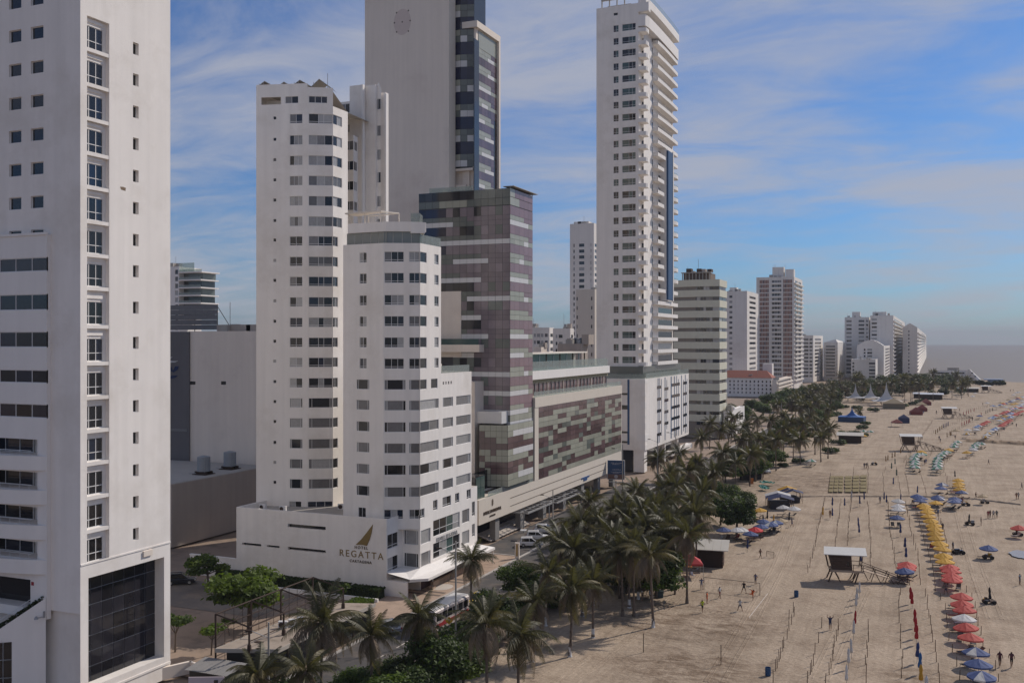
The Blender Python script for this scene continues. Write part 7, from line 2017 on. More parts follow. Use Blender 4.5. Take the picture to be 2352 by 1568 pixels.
urow(P1_, [('tan', 1532, 735), ('white', 1652, 732), ('white', 1736, 730), ('yellow-white', 1638, 768), ('light blue', 1728, 705), ('light blue', 1760, 692), ('red', 1790, 680), ('red', 1816, 665), ('red', 1846, 650), ('light blue', 1880, 615), ('light blue', 1902, 603), ('red', 1936, 588), ('red', 1992, 570), ('red', 2020, 556), ('red', 2050, 548), ('blue', 1768, 592)], 'from the near end of the far inner row', GU)
urow(P1_, [('light blue', 1902, 492), ('white', 2030, 506), ('light blue', 2130, 516), ('light blue', 2180, 498), ('yellow', 2102, 478), ('yellow', 2136, 470), ('white', 2196, 446), ('white', 1842, 463), ('white', 1698, 396), ('white', 1722, 366), ('tan', 2062, 430), ('tan', 1982, 460), ('white', 2140, 362), ('white', 2112, 382), ('white', 2168, 356), ('tan', 2145, 405)], 'at the far end of the beach', GU, chairs=False)
urow(P2, [('plain blue', 1533, 410)], 'alone over a loaded cart on seaward sand', GU)
urow(P2, [('red', 1792, 243)], 'standing alone by the water pool', GU)
urow(P1_, [('tan', 1800, 1393)], 'beside the dark beach cart', GU, s=.75)
urow(P3, [('yellow', 1300, 538), ('white', 1514, 512), ('white', 1607, 522), ('blue', 1325, 640), ('blue', 1395, 665), ('blue', 1445, 650), ('blue', 1302, 685), ('tan', 1490, 632), ('white', 1086, 718), ('white', 1120, 712), ('bright red', 1252, 712), ('blue', 1205, 752), ('plain blue', 965, 715)], 'between the slatted kiosk and the blue awning', GU)
urow(P1_, [('green-white', 62, 1037)], 'standing alone near the bushes inland', GU)
urow(P1_, [('green-white', 662, 747), ('green-white', 590, 742), ('yellow', 588, 790)], 'beside the dark kiosk near the blue-roofed hut', GU, chairs=False)
_ur = random.Random(44); _l = []
for i in range(44):
 t = _ur.random(); k = i % 3; a, b = (((1905, 505), (2205, 405)), ((2040, 545), (2215, 470)), ((1960, 640), (2200, 500)))[k]
 _l.append((_ur.choice(('white', 'light blue', 'red', 'yellow', 'blue', 'white')), a[0] + (b[0] - a[0]) * t, a[1] + (b[1] - a[1]) * t + _ur.uniform(-5, 5)))
_l.sort(key=lambda q: -q[2])
urow(P1_, _l, 'from the near end of the crowd by the point', GU, chairs=False)
# folded ones
def crow(f, items, where, group='folded beach umbrellas', s=1.0):
 tot = {}; cnt = {}
 for c, *_ in items: tot[c] = tot.get(c, 0) + 1
 for (c, zx, zy) in items:
  cnt[c] = cnt.get(c, 0) + 1
  x, y = ground(*f(zx, zy), z=2.35)
  closed(x, y, c, 'folded %s umbrella %s' % (c, where) if tot[c] == 1 else '%s folded %s umbrella %s' % (nth(cnt[c]), c, where), group, s)
crow(P2, [('navy', 226, 12), ('navy', 230, 98), ('navy', 458, 2), ('navy', 450, 178), ('navy', 455, 232), ('navy', 468, 462), ('yellow', 147, 92)], 'behind the near lifeguard tower', s=1.0)
crow(P2, [('navy', 798, 235), ('navy', 834, 348), ('navy', 845, 428), ('red', 890, 762), ('red', 896, 800), ('red', 925, 948), ('red', 928, 1025), ('red', 930, 1078), ('navy', 936, 1222), ('blue', 958, 1308), ('yellow', 970, 1410), ('white', 1008, 1505)], 'in the inner line seaward of the ramp', s=1.25)
crow(P2, [('white', 455, 715), ('white', 438, 765), ('white', 424, 820), ('red', 414, 958), ('white', 405, 1040), ('white', 388, 1190), ('white', 365, 1270), ('white', 345, 1410)], 'in the stake field before the lifeguard tower', s=.95)
crow(P2, [('black', 1370, 152), ('black', 1551, 762)], 'over a beach cart on the seaward sand', s=1.1)
crow(P1_, [('navy', 600, 1372), ('navy', 557, 1412), ('navy', 275, 1428), ('navy', 400, 1432), ('navy', 800, 1372), ('navy', 825, 1402), ('navy', 966, 1388), ('white', 472, 1362), ('navy', 893, 1225), ('navy', 1136, 1308), ('green', 912, 1032), ('green', 876, 1075), ('green', 930, 1140), ('black', 1520, 1155)], 'of the middle stake field')
crow(P1_, [('brown', 820, 1005), ('brown', 838, 995), ('brown', 882, 972), ('brown', 908, 960), ('brown', 968, 925), ('brown', 1320, 742), ('brown', 1342, 728), ('brown', 1365, 708), ('brown', 1385, 695), ('navy', 1402, 682), ('navy', 1420, 675), ('navy', 1436, 668), ('navy', 1450, 660), ('red', 1590, 665), ('red', 1612, 655), ('red', 1636, 645), ('red', 1652, 638), ('red', 1668, 630), ('red', 1605, 560), ('red', 1632, 552), ('red', 1656, 545), ('red', 1680, 532), ('red', 1710, 525), ('black', 1830, 545), ('black', 1850, 538), ('black', 1872, 530), ('black', 1900, 520), ('black', 1694, 612), ('brown', 1440, 772), ('brown', 1470, 760), ('brown', 1480, 752), ('red', 1785, 568)], 'from the near end of the far diagonal lines')
crow(P3, [('navy', 1178, 822), ('black', 1362, 562), ('black', 1328, 600), ('yellow', 1420, 600), ('black', 1562, 575)], 'beside the blue umbrellas near the kiosk')

# ------------------------------------------------------------------ stakes that mark the umbrella plots
_m = MB(); _m.tube((0, 0, -.15), (0, 0, 1.0), .05, .04, 5); STAKEM = _m.mesh('stake', STAKE)
SRND = random.Random(23); NST = [0]; STUFF = MB()
def stake(x, y, h, label, group):
 if NST[0] < 298:
  o = link('stake', STAKEM, None, (x, y, 0), SRND.uniform(0, 6)); o.scale = (1, 1, h); o.rotation_euler = (SRND.uniform(-.05, .05), SRND.uniform(-.05, .05), 0)
  tag(o, label, 'stake', group); NST[0] += 1
 else: STUFF.tube((x, y, -.1), (x, y, h), .05, .04, 5)
def srow(f, pts, n, h, where):
 g = [ground(*f(*p)) for p in pts]
 L_ = [math.dist(a, b) for a, b in zip(g, g[1:])]; tot = sum(L_)
 for i in range(n):
  d = tot * i / max(1, n - 1); k = 0
  while k < len(L_) - 1 and d > L_[k]: d -= L_[k]; k += 1
  s = d / L_[k]; x = g[k][0] + (g[k + 1][0] - g[k][0]) * s; y = g[k][1] + (g[k + 1][1] - g[k][1]) * s
  stake(x + SRND.uniform(-.12, .12), y + SRND.uniform(-.3, .3), h * SRND.uniform(.8, 1.15), '%s stake from near end of the row %s' % (nth(i + 1), where), 'stakes marking the umbrella plots')
for i, (zx, zy) in enumerate(((18, 1568), (45, 1500), (57, 1475), (70, 1418), (82, 1325), (112, 1230), (138, 1105))):
 x, y = ground(*P2(zx, zy)); stake(x, y, 1.35, '%s stake from the near end of the inland row before the lifeguard tower' % nth(i + 1), 'stakes marking the umbrella plots')
for i, (dx, dy) in enumerate(((1786, 1545), (1793, 1520), (1796, 1502), (1803, 1490), (1806, 1470), (1813, 1448), (1817, 1428), (1826, 1398), (1833, 1380))):
 pass
srow(P3, [(1560, 1568), (1605, 1500)], 2, 1.3, 'at the blue bin')
for i, (zx, zy) in enumerate(((1670, 1515), (1697, 1395), (1715, 1365), (1735, 1290), (1748, 1260), (1775, 1180), (1785, 1140), (1820, 1050), (1842, 960), (1870, 890), (1895, 805))):
 px, py = (2000 + zx * 700 / 2352) * .7112, (1750 + zy * 700 / 2352) * .7112
 x, y = ground(px, py); stake(x, y, 1.3, '%s stake from the nearer blue bin in the most inland row' % nth(i + 1), 'stakes marking the umbrella plots')
srow(P2, [(180, 1568), (197, 1490), (218, 1410), (233, 1330), (252, 1240), (267, 1180), (284, 1120)], 9, 1.35, 'up the middle of the near field')
srow(P2, [(510, 1568), (508, 1470), (517, 1375), (520, 1270), (530, 1200), (530, 1110)], 8, 1.35, 'seaward in the near field')
srow(P2, [(812, 1530), (812, 1425), (808, 1310), (800, 1190), (788, 1090), (785, 960), (790, 830)], 11, 1.2, 'inland of the red folded umbrellas')
srow(P2, [(1135, 1568), (1110, 1440), (1095, 1340), (1075, 1260), (1052, 1150), (1030, 960), (1012, 840)], 11, 1.2, 'seaward of the red folded umbrellas')
srow(P2, [(20, 640), (40, 590), (68, 470), (85, 410), (110, 270), (140, 150), (165, 45)], 22, 1.15, 'running back inland of the lifeguard tower')
srow(P2, [(218, 650), (255, 415), (270, 290), (285, 180), (298, 60)], 18, 1.1, 'just inland of the tower behind its roof')
srow(P2, [(352, 415), (362, 280), (375, 150), (388, 15)], 17, 1.1, 'behind the tower roof centre')
srow(P2, [(545, 590), (548, 430), (533, 250), (535, 150), (524, 70)], 20, 1.1, 'behind the seaward side of the tower')
srow(P2, [(755, 610), (742, 470), (722, 380), (705, 300), (700, 180), (690, 70)], 18, 1.1, 'inland of the second umbrella row')
srow(P2, [(972, 740), (958, 600), (940, 480), (915, 420), (880, 270), (845, 90)], 18, 1.1, 'seaward of the second umbrella row')
srow(P2, [(1290, 1540), (1278, 1450), (1215, 1230), (1165, 930), (1085, 780), (1070, 620), (1045, 520), (990, 360), (965, 280), (950, 220), (920, 110)], 24, 1.05, 'inland of the long seaward umbrella row')
srow(P2, [(1630, 1560), (1600, 1490), (1565, 1400), (1490, 1260), (1465, 1140), (1435, 990), (1415, 890), (1318, 780), (1255, 600), (1180, 380), (1120, 200)], 24, 1.05, 'seaward of the long seaward umbrella row')
srow(P1_, [(800, 1400), (790, 1200), (818, 1150)], 8, 1.0, 'inland in the middle stake field')
srow(P1_, [(968, 1390), (940, 1250), (930, 1150)], 8, 1.0, 'second across the middle stake field')
srow(P1_, [(1055, 1400), (1035, 1280), (1015, 1200)], 8, 1.0, 'third across the middle stake field')
srow(P1_, [(1232, 1420), (1200, 1300), (1165, 1200), (1160, 1150)], 9, 1.0, 'fourth across the middle stake field')
srow(P1_, [(1440, 1390), (1440, 1260), (1410, 1180), (1400, 1120)], 9, 1.0, 'seaward of the middle green column')
srow(P1_, [(235, 1385), (258, 1215)], 7, 1.0, 'inland of the yellow netted plot')
srow(P1_, [(474, 1385), (495, 1150)], 8, 1.0, 'across the yellow netted plot')
srow(P1_, [(632, 1385), (640, 1150)], 8, 1.0, 'seaward of the yellow netted plot')
for a, b, n, w in (((1000, 1080), (1290, 670), 26, 'from green columns to far tower'), ((1020, 1120), (1070, 1000), 6, 'beside the inner green column'), ((1170, 1140), (1310, 950), 10, 'between the green columns'), ((1415, 1100), (1590, 900), 14, 'seaward along the middle green column'), ((1300, 780), (1700, 610), 22, 'below the middle tower'), ((1440, 800), (1760, 640), 18, 'second below the middle tower'), ((1640, 560), (1920, 500), 16, 'past the middle tower'), ((1700, 760), (2200, 560), 26, 'between the far umbrella rows'), ((1940, 780), (2210, 610), 16, 'outermost far')):
 srow(P1_, [a, b], n, 1.3, w)
if STUFF.f: tag(STUFF.build('far_stakes', STAKE), 'distant stakes of the farther umbrella plots', 'stakes', None, 'stuff')
# yellow netting laid between stakes
NET = pbr('yellow_netting', (.185, .145, .06), .9, .3, 1.2, dirt=(.25, .195, .13, .35))
def netting(q, label):
 g = [ground(*P1_(*p)) for p in q]; o = thing('ground_net', label, 'net', (g[0][0], g[0][1], 0)); m = MB()
 n = 5
 for i in range(n):
  for j in range(3):
   def bl(u, v):
    a = (g[0][0] * (1 - u) + g[1][0] * u, g[0][1] * (1 - u) + g[1][1] * u); b = (g[3][0] * (1 - u) + g[2][0] * u, g[3][1] * (1 - u) + g[2][1] * u)
    return (a[0] * (1 - v) + b[0] * v, a[1] * (1 - v) + b[1] * v, .28 + .05 * math.sin(i + j))
   u0, u1, v0, v1 = i / n + .01, (i + 1) / n - .03, j / 3 + .02, (j + 1) / 3 - .02
   s = MB(); s.quad(bl(u0, v0), bl(u1, v0), bl(u1, v1), bl(u0, v1)); s.build('net_strip', NET, o)
netting([(235, 1385), (255, 1215), (390, 1215), (390, 1385)], 'yellow net strips staked out on the inland half of the netted plot')
netting([(400, 1385), (400, 1215), (632, 1205), (632, 1385)], 'yellow net strips staked out on the seaward half of the netted plot')

# ------------------------------------------------------------------ lifeguard towers
def lifeguard(x, y, label, s=1.0, rot=0.0, ramp=True):
 T = thing('lifeguard_tower', label, 'lifeguard tower', (x, y, 0), rot, 'wooden lifeguard towers')
 def add(n, m, mat): o = link(n, m.mesh(n, mat), T); return o
 zd = 1.75
 for (sx, sy, ex) in ((-1.9, -1.3, -2.6), (-1.9, 1.3, -2.6), (1.9, -1.3, 1.3), (1.9, 1.3, 1.3)):
  m = MB(); m.tube((sx, sy, zd), (ex, sy * 1.15, -.1), .11, None, 4); add('leg', m, TIMBER)
  m = MB(); m.tube((sx * .9, sy, zd), (sx * .9 + (1.0 if sx < 0 else -.9), sy * 1.1, -.1), .08, None, 4); add('brace', m, TIMBER)
 m = MB(); m.box((-2.2, -1.5, zd), (2.5, 1.5, zd + .12)); m.box((-2.3, -1.55, zd - .2), (2.6, -1.4, zd + .02)); m.box((-2.3, 1.4, zd - .2), (2.6, 1.55, zd + .02)); add('deck', m, DECK)
 # cabin leaning outward to the roof: walls of horizontal boards
 zt = 4.15
 b0, t0 = (-1.95, .95), (-2.55, .80)
 for i in range(7):
  s0, s1 = i / 7, (i + 1) / 7 - .012
  f = lambda s, k: (b0[k] * (1 - s) + t0[k] * s)
  z0, z1 = zd + .12 + (zt - zd - .12) * s0, zd + .12 + (zt - zd - .12) * s1
  m = MB(); e = .02 * (i % 2)
  ring0 = [(f(s0, 0), -1.35 - e), (f(s0, 1), -1.35 - e), (f(s0, 1), 1.35 + e), (f(s0, 0), 1.35 + e)]; ring1 = [(f(s1, 0), -1.4 - e), (f(s1, 1), -1.4 - e), (f(s1, 1), 1.4 + e), (f(s1, 0), 1.4 + e)]
  for k in range(4):
   j = (k + 1) % 4; m.quad(ring0[k] + (z0,), ring0[j] + (z0,), ring1[j] + (z1,), ring1[k] + (z1,))
  m.poly([p + (z0,) for p in ring0]); m.poly([p + (z1,) for p in ring1])
  add('wall_board', m, TIMBER)
 m = MB(); m.box((.2, -1.42, 2.6), (.5, -1.37, 3.15)); add('window', m, GLASS)
 m = MB(); m.box((-2.25, -1.45, 2.3), (-2.1, -1.40, 2.35)); 
 for (xb, xt) in ((-2.4, -3.0), (2.2, 2.5)):
  for sy in (-1.45, 1.45):
   m = MB(); m.tube((xb, sy, zd), (xt * .97, sy * 1.1, zt + .05), .06, None, 4); add('roof_post', m, TIMBER)
 m = MB()
 z0, z1 = 4.2, 4.62
 m.prism([(-3.25, -1.95), (3.0, -1.95), (3.25, 2.1), (-2.95, 2.1)], z0, z0 + .1)
 m.v = [(a, b, c + (b + 1.95) * .10) for a, b, c in m.v]
 add('roof', m, pbr('pale_roof_sheet', (.50, .49, .47), .6, .12, .8))
 m = MB()
 for sy in (-1.5, 1.5):
  m.tube((1.0, sy, zd + 1.0), (2.5, sy, zd + 1.0), .045, None, 4); m.tube((2.5, sy, zd), (2.5, sy, zd + 1.0), .05, None, 4); m.tube((1.1, sy, zd), (1.1, sy, zd + 1.0), .045, None, 4)
 add('deck_rail', m, TIMBER)
 if ramp:
  m = MB(); m.prism([(2.5, -.75), (9.0, -.75), (9.0, .75), (2.5, .75)], zd, zd + .1); m.v = [(a, b, c - (a - 2.5) * (zd - .02) / 6.5) for a, b, c in m.v]; add('ramp', m, DECK)
  zr = lambda q: zd - (q - 2.5) * (zd - .02) / 6.5
  for sy in (-.85, .85):
   m = MB(); m.tube((2.6, sy, zd + 1.0), (9.1, sy, 1.0 * .5), .05, None, 4); add('ramp_rail', m, TIMBER)
   m = MB(); m.tube((2.6, sy, zd + .5), (9.0, sy, .28), .04, None, 4); add('ramp_rail', m, TIMBER)
   for q in (2.7, 4.6, 6.5, 8.2):
    m = MB(); m.tube((q - .55, sy, zr(q) + .95 if q > 3 else zd + 1), (q + .55, sy * 1.1, max(-.05, zr(q) - 1.3)), .05, None, 4); add('ramp_strut', m, TIMBER)
    m = MB(); m.tube((q + 1.0, sy * 1.1, max(-.05, zr(q) - 1.5)), (min(q + 1.7, 9.2), sy, max(.4, zr(q + 1.2) + .8)), .05, None, 4); add('ramp_strut', m, TIMBER)
 T.scale = (s, s, s)
 return T
gx, gy = ground(1938, 1335); lifeguard(gx + .1, gy + .9, 'timber lifeguard tower with pale flat roof and long ramp, nearest the viewer', .98, R(10))
gx, gy = ground(2092, 1034); lifeguard(gx, gy, 'timber lifeguard tower in the middle distance at the green umbrella columns', 1.12, R(10))
gx, gy = ground(2180, 960); lifeguard(gx, gy, 'timber lifeguard tower farther off among red folded umbrellas', 1.1, R(10))
gx, gy = ground(2265, 902); lifeguard(gx, gy, 'timber lifeguard tower farthest off toward the point', 1.1, R(10))
# ------------------------------------------------------------------ pavilion with its flat roof, and the rusty steel frame standing over it
def pavilion():
 B = thing('flat_roof_pavilion', 'long low pavilion under a flat tan roof beside the yard', 'pavilion', (-67, 95, 0))
 m = MB(); m.prism([(-69.8, 84.0), (-63.6, 86.4), (-63.7, 106.4), (-69.2, 104.6)], 3.3, 3.55); m.build('roof', pbr('tan_roof_sheet', (.34, .28, .225), .85, .18, .5, dirt=(.22, .18, .14, .4)), B)
 m = MB()
 for a, b in (((-69.8, 84.0), (-63.6, 86.4)), ((-63.6, 86.4), (-63.7, 106.4)), ((-69.2, 104.6), (-69.8, 84.0))):
  p, q = offset(a, b, -.04); m.prism([p, q, offset(a, b, .04)[1], offset(a, b, .04)[0]], 3.2, 3.62)
 m.build('roof_edge', pbr('pale_trim', (.42, .38, .33), .7, .1), B)
 m = MB(); m.prism([(-69.3, 85.2), (-64.6, 87.2), (-64.6, 105.6), (-69.0, 104.2)], 0, 3.3); m.build('wall', pbr('dark_shopfront', (.045, .04, .036), .5, .3, .6), B)
 for i in range(9):
  y = 87.2 + i * 2.2; m = MB(); m.box((-64.62, y, 0.1), (-64.5, y + .12, 3.2)); m.build('shopfront_post', STEEL, B)
  m = MB(); m.box((-64.6, y + .2, .6), (-64.55, y + 2.0, 2.7)); m.build('shop_pane', GLASS, B)
 m = MB()
 for (x, y) in ((-67.5, 87.5), (-65.5, 101.5)): m.box((x, y, 3.55), (x + .9, y + .5, 3.62))
 stuff(m.build('roof_hatch', STEEL, B))
 for i, (x, y) in enumerate(((-67.9, 93.2), (-67.3, 94.3), (-66.9, 95.4))):
  ac = thing('air_conditioner', 'white air conditioner on the tan pavilion roof, %s from the near end' % nth(i + 1), 'air conditioner', (x, y, 3.55), .4, 'air conditioners on the pavilion roof')
  q = MB(); q.box((-.5, -.2, 0), (.5, .2, .8)); link('casing', q.mesh('casing', FRAME), ac)
  q = MB(); q.lathe([(0, 0), (.28, 0), (.3, .03), (0, .03)], 12); o = link('fan_grille', q.mesh('fan_grille', STEEL), ac, (-.15, -.2, .4)); o.rotation_euler = (R(90), 0, 0)
 # lean-to with corrugated roof and pale board in front
 L_ = thing('lean_to_shed', 'small lean-to with corrugated sheet roof below the pavilion end', 'shed', (-68, 82, 0))
 for i in range(6):
  m = MB()
  for j in range(8):
   x = -71.0 + i * .92 + j * .113; z = .05 * (j % 2); m.quad((x, 80.6, 2.25 + z), (x + .113, 80.6, 2.30 - z), (x + .113, 83.8, 2.70 - z), (x, 83.8, 2.65 + z))
  m.build('roof_sheet', pbr('corrugated_sheet', (.22, .21, .2), .6, .2, 1.0), L_)
 m = MB(); m.box((-71, 81.4, 0), (-65.6, 83.6, 2.1)); m.build('wall', pbr('dark_shopfront', (.045, .04, .036)), L_)
 Wl = thing('boundary_wall', 'low cream boundary wall at the bottom edge beside the white tower', 'wall', (-72, 80, 0)); m = MB(); m.prism([(-76.5, 81.2), (-74.5, 85.6), (-74.2, 85.4), (-76.1, 81.0)], 0, 1.3); m.prism([(-74.5, 85.6), (-71.2, 84.6), (-71.3, 84.3), (-74.5, 85.3)], 0, 1.3); m.build('wall_body', CREAM, Wl)
 bd = thing('sign_board', 'pale pink and white hoarding board leaning at the bottom edge of the yard', 'hoarding', (-66, 79, 0))
 m = MB(); a, b = ground(500, 1562), ground(573, 1530); 
 a, b = (-68.5, 78.4), (-65.3, 79.9); m.prism([a, b, (b[0] - .05, b[1] + .1), (a[0] - .05, a[1] + .1)], .4, 2.5); m.build('board', pbr('pink_white_board', (.55, .47, .48), .6, .08, 1.0), bd)
 m = MB(); m.box((b[0] - .9, b[1] - .45, 1.0), (b[0] - .55, b[1] - .25, 2.2)); m.build('board_window', GLASS, bd)
 # steel frame
 F = thing('steel_frame', 'rusty open steel portal frame standing over the pavilion roof', 'steel frame', (-70, 95, 0))
 ys = (85.0, 91.0, 96.5, 103.0)
 xs = (-70.6, -66.2)
 zt = 6.9
 for y in ys:
  for x in xs:
   m = MB(); m.tube((x, y, 0), (x, y, zt - (0 if x < -68 else .9)), .11, None, 6); m.build('post', STEEL, F)
   m = MB(); m.tube((x, y, 3.55 if x > -68 else 0), (x, y, 4.15 if x > -68 else .6), .24, .2, 6); m.build('post_base', STEEL, F)
 def beam(p, q, w=.09): m = MB(); m.tube(p, q, w, None, 4); m.build('beam', STEEL, F)
 for x, z in ((xs[0], zt), (xs[1], zt - .9)):
  beam((x, ys[0], z), (x, ys[-1], z)); beam((x, ys[0], z - 1.5), (x, ys[-1], z - 1.5), .06)
 for y in ys: beam((xs[0], y, zt), (xs[1], y, zt - .9))
 for y0, y1 in zip(ys, ys[1:]):
  beam((xs[0], y0, 4.0), (xs[0], y1, zt), .035); beam((xs[0], y0, 2.4), (xs[0], y1, 2.4), .05)
  for k in range(1, 4): y = y0 + (y1 - y0) * k / 4; beam((xs[0], y, .2), (xs[0], y, zt), .03)
 for z in (1.2, 3.4, 4.6): beam((xs[0], ys[0], z), (xs[0], ys[-1], z), .03)
pavilion()

# ------------------------------------------------------------------ vehicles
def wheel_mesh(r=.33, w=.22):
 m = MB(); n = 14
 m.tube((0, -w / 2, 0), (0, w / 2, 0), r, None, n, 0)
 return m.mesh('tyre', RUBBER)
TYRE = wheel_mesh()
_m = MB(); _m.tube((0, -.125, 0), (0, .125, 0), .2, None, 10); RIM = _m.mesh('rim', STEELG)
def loft(m, secs, mi=0):
 """secs: closed cross-sections of equal length, joined lengthwise and capped"""
 n = len(secs[0]); i0 = len(m.v)
 for s in secs: m.v += [tuple(p) for p in s]
 for a in range(len(secs) - 1):
  for k in range(n):
   j = (k + 1) % n; m.f.append((i0 + a * n + k, i0 + a * n + j, i0 + a * n + n + j, i0 + a * n + n + k)); m.m.append(mi)
 m.f.append(tuple(i0 + k for k in reversed(range(n)))); m.m.append(mi)
 m.f.append(tuple(i0 + (len(secs) - 1) * n + k for k in range(n))); m.m.append(mi)
def car(x, y, rot, paint, label, kind='suv', group=None, name='parked_car', z=0.02, hatch=False):
 T = thing(name, label, 'taxi' if kind == 'taxi' else 'car', (x, y, z), rot, group)
 L_, W, H = (4.35, 1.80, 1.66) if kind == 'suv' else (4.1, 1.68, 1.48)
 hb = .92 if kind == 'suv' else .84
 def sec(x_, w, z0, z1, r=.12): return [(x_, -w, z0 + r), (x_, -w + r, z0), (x_, w - r, z0), (x_, w, z0 + r), (x_, w, z1 - r), (x_, w - r * 1.2, z1), (x_, -w + r * 1.2, z1), (x_, -w, z1 - r)]
 m = MB(); h = L_ / 2
 loft(m, [sec(-h, W * .42, .38, hb - .12), sec(-h + .18, W * .48, .26, hb), sec(-.9, W * .5, .24, hb + .02), sec(.7, W * .5, .24, hb), sec(h - .5, W * .49, .26, hb - .08), sec(h - .08, W * .45, .30, hb - .24), sec(h, W * .40, .40, hb - .34)])
 me = m.mesh('body', paint, (0, 0, 0), False); link('body', me, T)
 m = MB(); rb = -h + .25 if kind == 'suv' else -h + .5
 loft(m, [sec(rb, W * .45, hb - .06, hb + .05, .04), sec(rb + .22, W * .42, hb - .06, H - .06, .06), sec(.15, W * .42, hb - .06, H, .08), sec(1.05, W * .45, hb - .06, hb + .06, .04)])
 link('cabin', m.mesh('cabin', paint), T)
 g = MB()
 for s in (-1, 1):
  g.quad((rb + .38, s * (W * .444), hb + .08), (-.32, s * (W * .45), hb + .08), (-.32, s * (W * .427), H - .16), (rb + .42, s * (W * .427), H - .18))
  g.quad((-.22, s * (W * .45), hb + .08), (.80, s * (W * .452), hb + .08), (.25, s * (W * .427), H - .16), (-.22, s * (W * .427), H - .16))
 link('side_window', g.mesh('side_window', GLASS), T)
 g = MB(); g.quad((1.03, -W * .40, hb + .09), (1.03, W * .40, hb + .09), (.26, W * .37, H - .05), (.26, -W * .37, H - .05)); link('windscreen', g.mesh('windscreen', GLASS), T)
 g = MB(); g.quad((rb - .01, -W * .38, hb + .08), (rb - .01, W * .38, hb + .08), (rb + .17, W * .36, H - .14), (rb + .17, -W * .36, H - .14)); link('rear_window', g.mesh('rear_window', GLASS), T)
 for sx in (-1.30, 1.32):
  for sy in (-1, 1):
   t = link('wheel', TYRE, T, (sx, sy * W * .44, .33)); link('rim', RIM, t, (0, 0, 0))
 for sy in (-1, 1):
  q = MB(); q.box((h - .12, sy * W * .34 - .17, hb - .36), (h - .02, sy * W * .34 + .17, hb - .20)); link('headlight', q.mesh('headlight', PAN_WHITE), T)
  q = MB(); q.box((-h - .01, sy * W * .38 - .1, hb - .28), (-h + .1, sy * W * .38 + .1, hb - .05)); link('tail_light', q.mesh('tail_light', pbr('red_lens', (.25, .01, .01), .3, 0)), T)
 if kind == 'suv':
  for sy in (-1, 1): q = MB(); q.tube((-1.6, sy * W * .38, H + .04), (.1, sy * W * .38, H + .05), .03, None, 5); link('roof_rail', q.mesh('roof_rail', STEELG), T)
 if hatch:
  q = MB(); q.prism([(-h - .9, -W * .4), (-h + .2, -W * .4), (-h + .2, W * .4), (-h - .9, W * .4)], H + .02, H + .1); link('open_tailgate', q.mesh('open_tailgate', paint), T)
 if kind == 'taxi':
  q = MB(); q.box((-.2, -.25, H), (.1, .25, H + .16)); link('roof_sign', q.mesh('roof_sign', PAN_WHITE), T)
 return T
CW = pbr('white_car_paint', (.60, .60, .61), .25, .03, 2.0, spec=.5); CY = pbr('yellow_taxi_paint', (.58, .38, .02), .3, .03, 2.0, spec=.5); CS = pbr('silver_car_paint', (.34, .35, .37), .25, .03, 2.0, spec=.5, metal=.3); CB = pbr('black_car_paint', (.012, .013, .02), .2, .03, 2.0, spec=.5)
g = G(1098, 1386); car(g[0], g[1], R(-88), CY, 'yellow taxi on the coast road below the kerbside palm', 'taxi', name='taxi')
g = G(1216, 1254); car(g[0] + .3, g[1], R(20), CW, 'white sport utility car parked at the forecourt, closest of three to the gate post', 'suv', 'white cars on the forecourt')
g = G(1230, 1240); car(g[0] + .2, g[1] + .4, R(18), CW, 'white car in the middle of three on the forecourt, tailgate raised', 'suv', 'white cars on the forecourt', hatch=True)
g = G(1250, 1225); car(g[0], g[1] + .6, R(14), CW, 'white car farthest of three on the forecourt, half under palm fronds', 'suv', 'white cars on the forecourt')
g = G(893, 1448); car(g[0], g[1], R(150), CS, 'silver car parked in the yard between pavilion and bus', 'sedan')
g = G(415, 1340); car(g[0], g[1], R(35), CB, 'dark car parked by the alley next to the white tower', 'suv')
g = G(1572, 1118); car(g[0], g[1], R(70), CW, 'white car on the road beyond the billboard under palms', 'sedan', name='moving_car')
g = G(1790, 1080) ; g = G(1758, 1085); car(g[0], g[1], R(-60), CW, 'white pickup car on the sand by the blue market tent', 'suv')
g = G(1688, 1075); car(g[0], g[1], R(-85), CY, 'yellow taxi farther along the coast road', 'taxi', name='taxi')
m = MB()
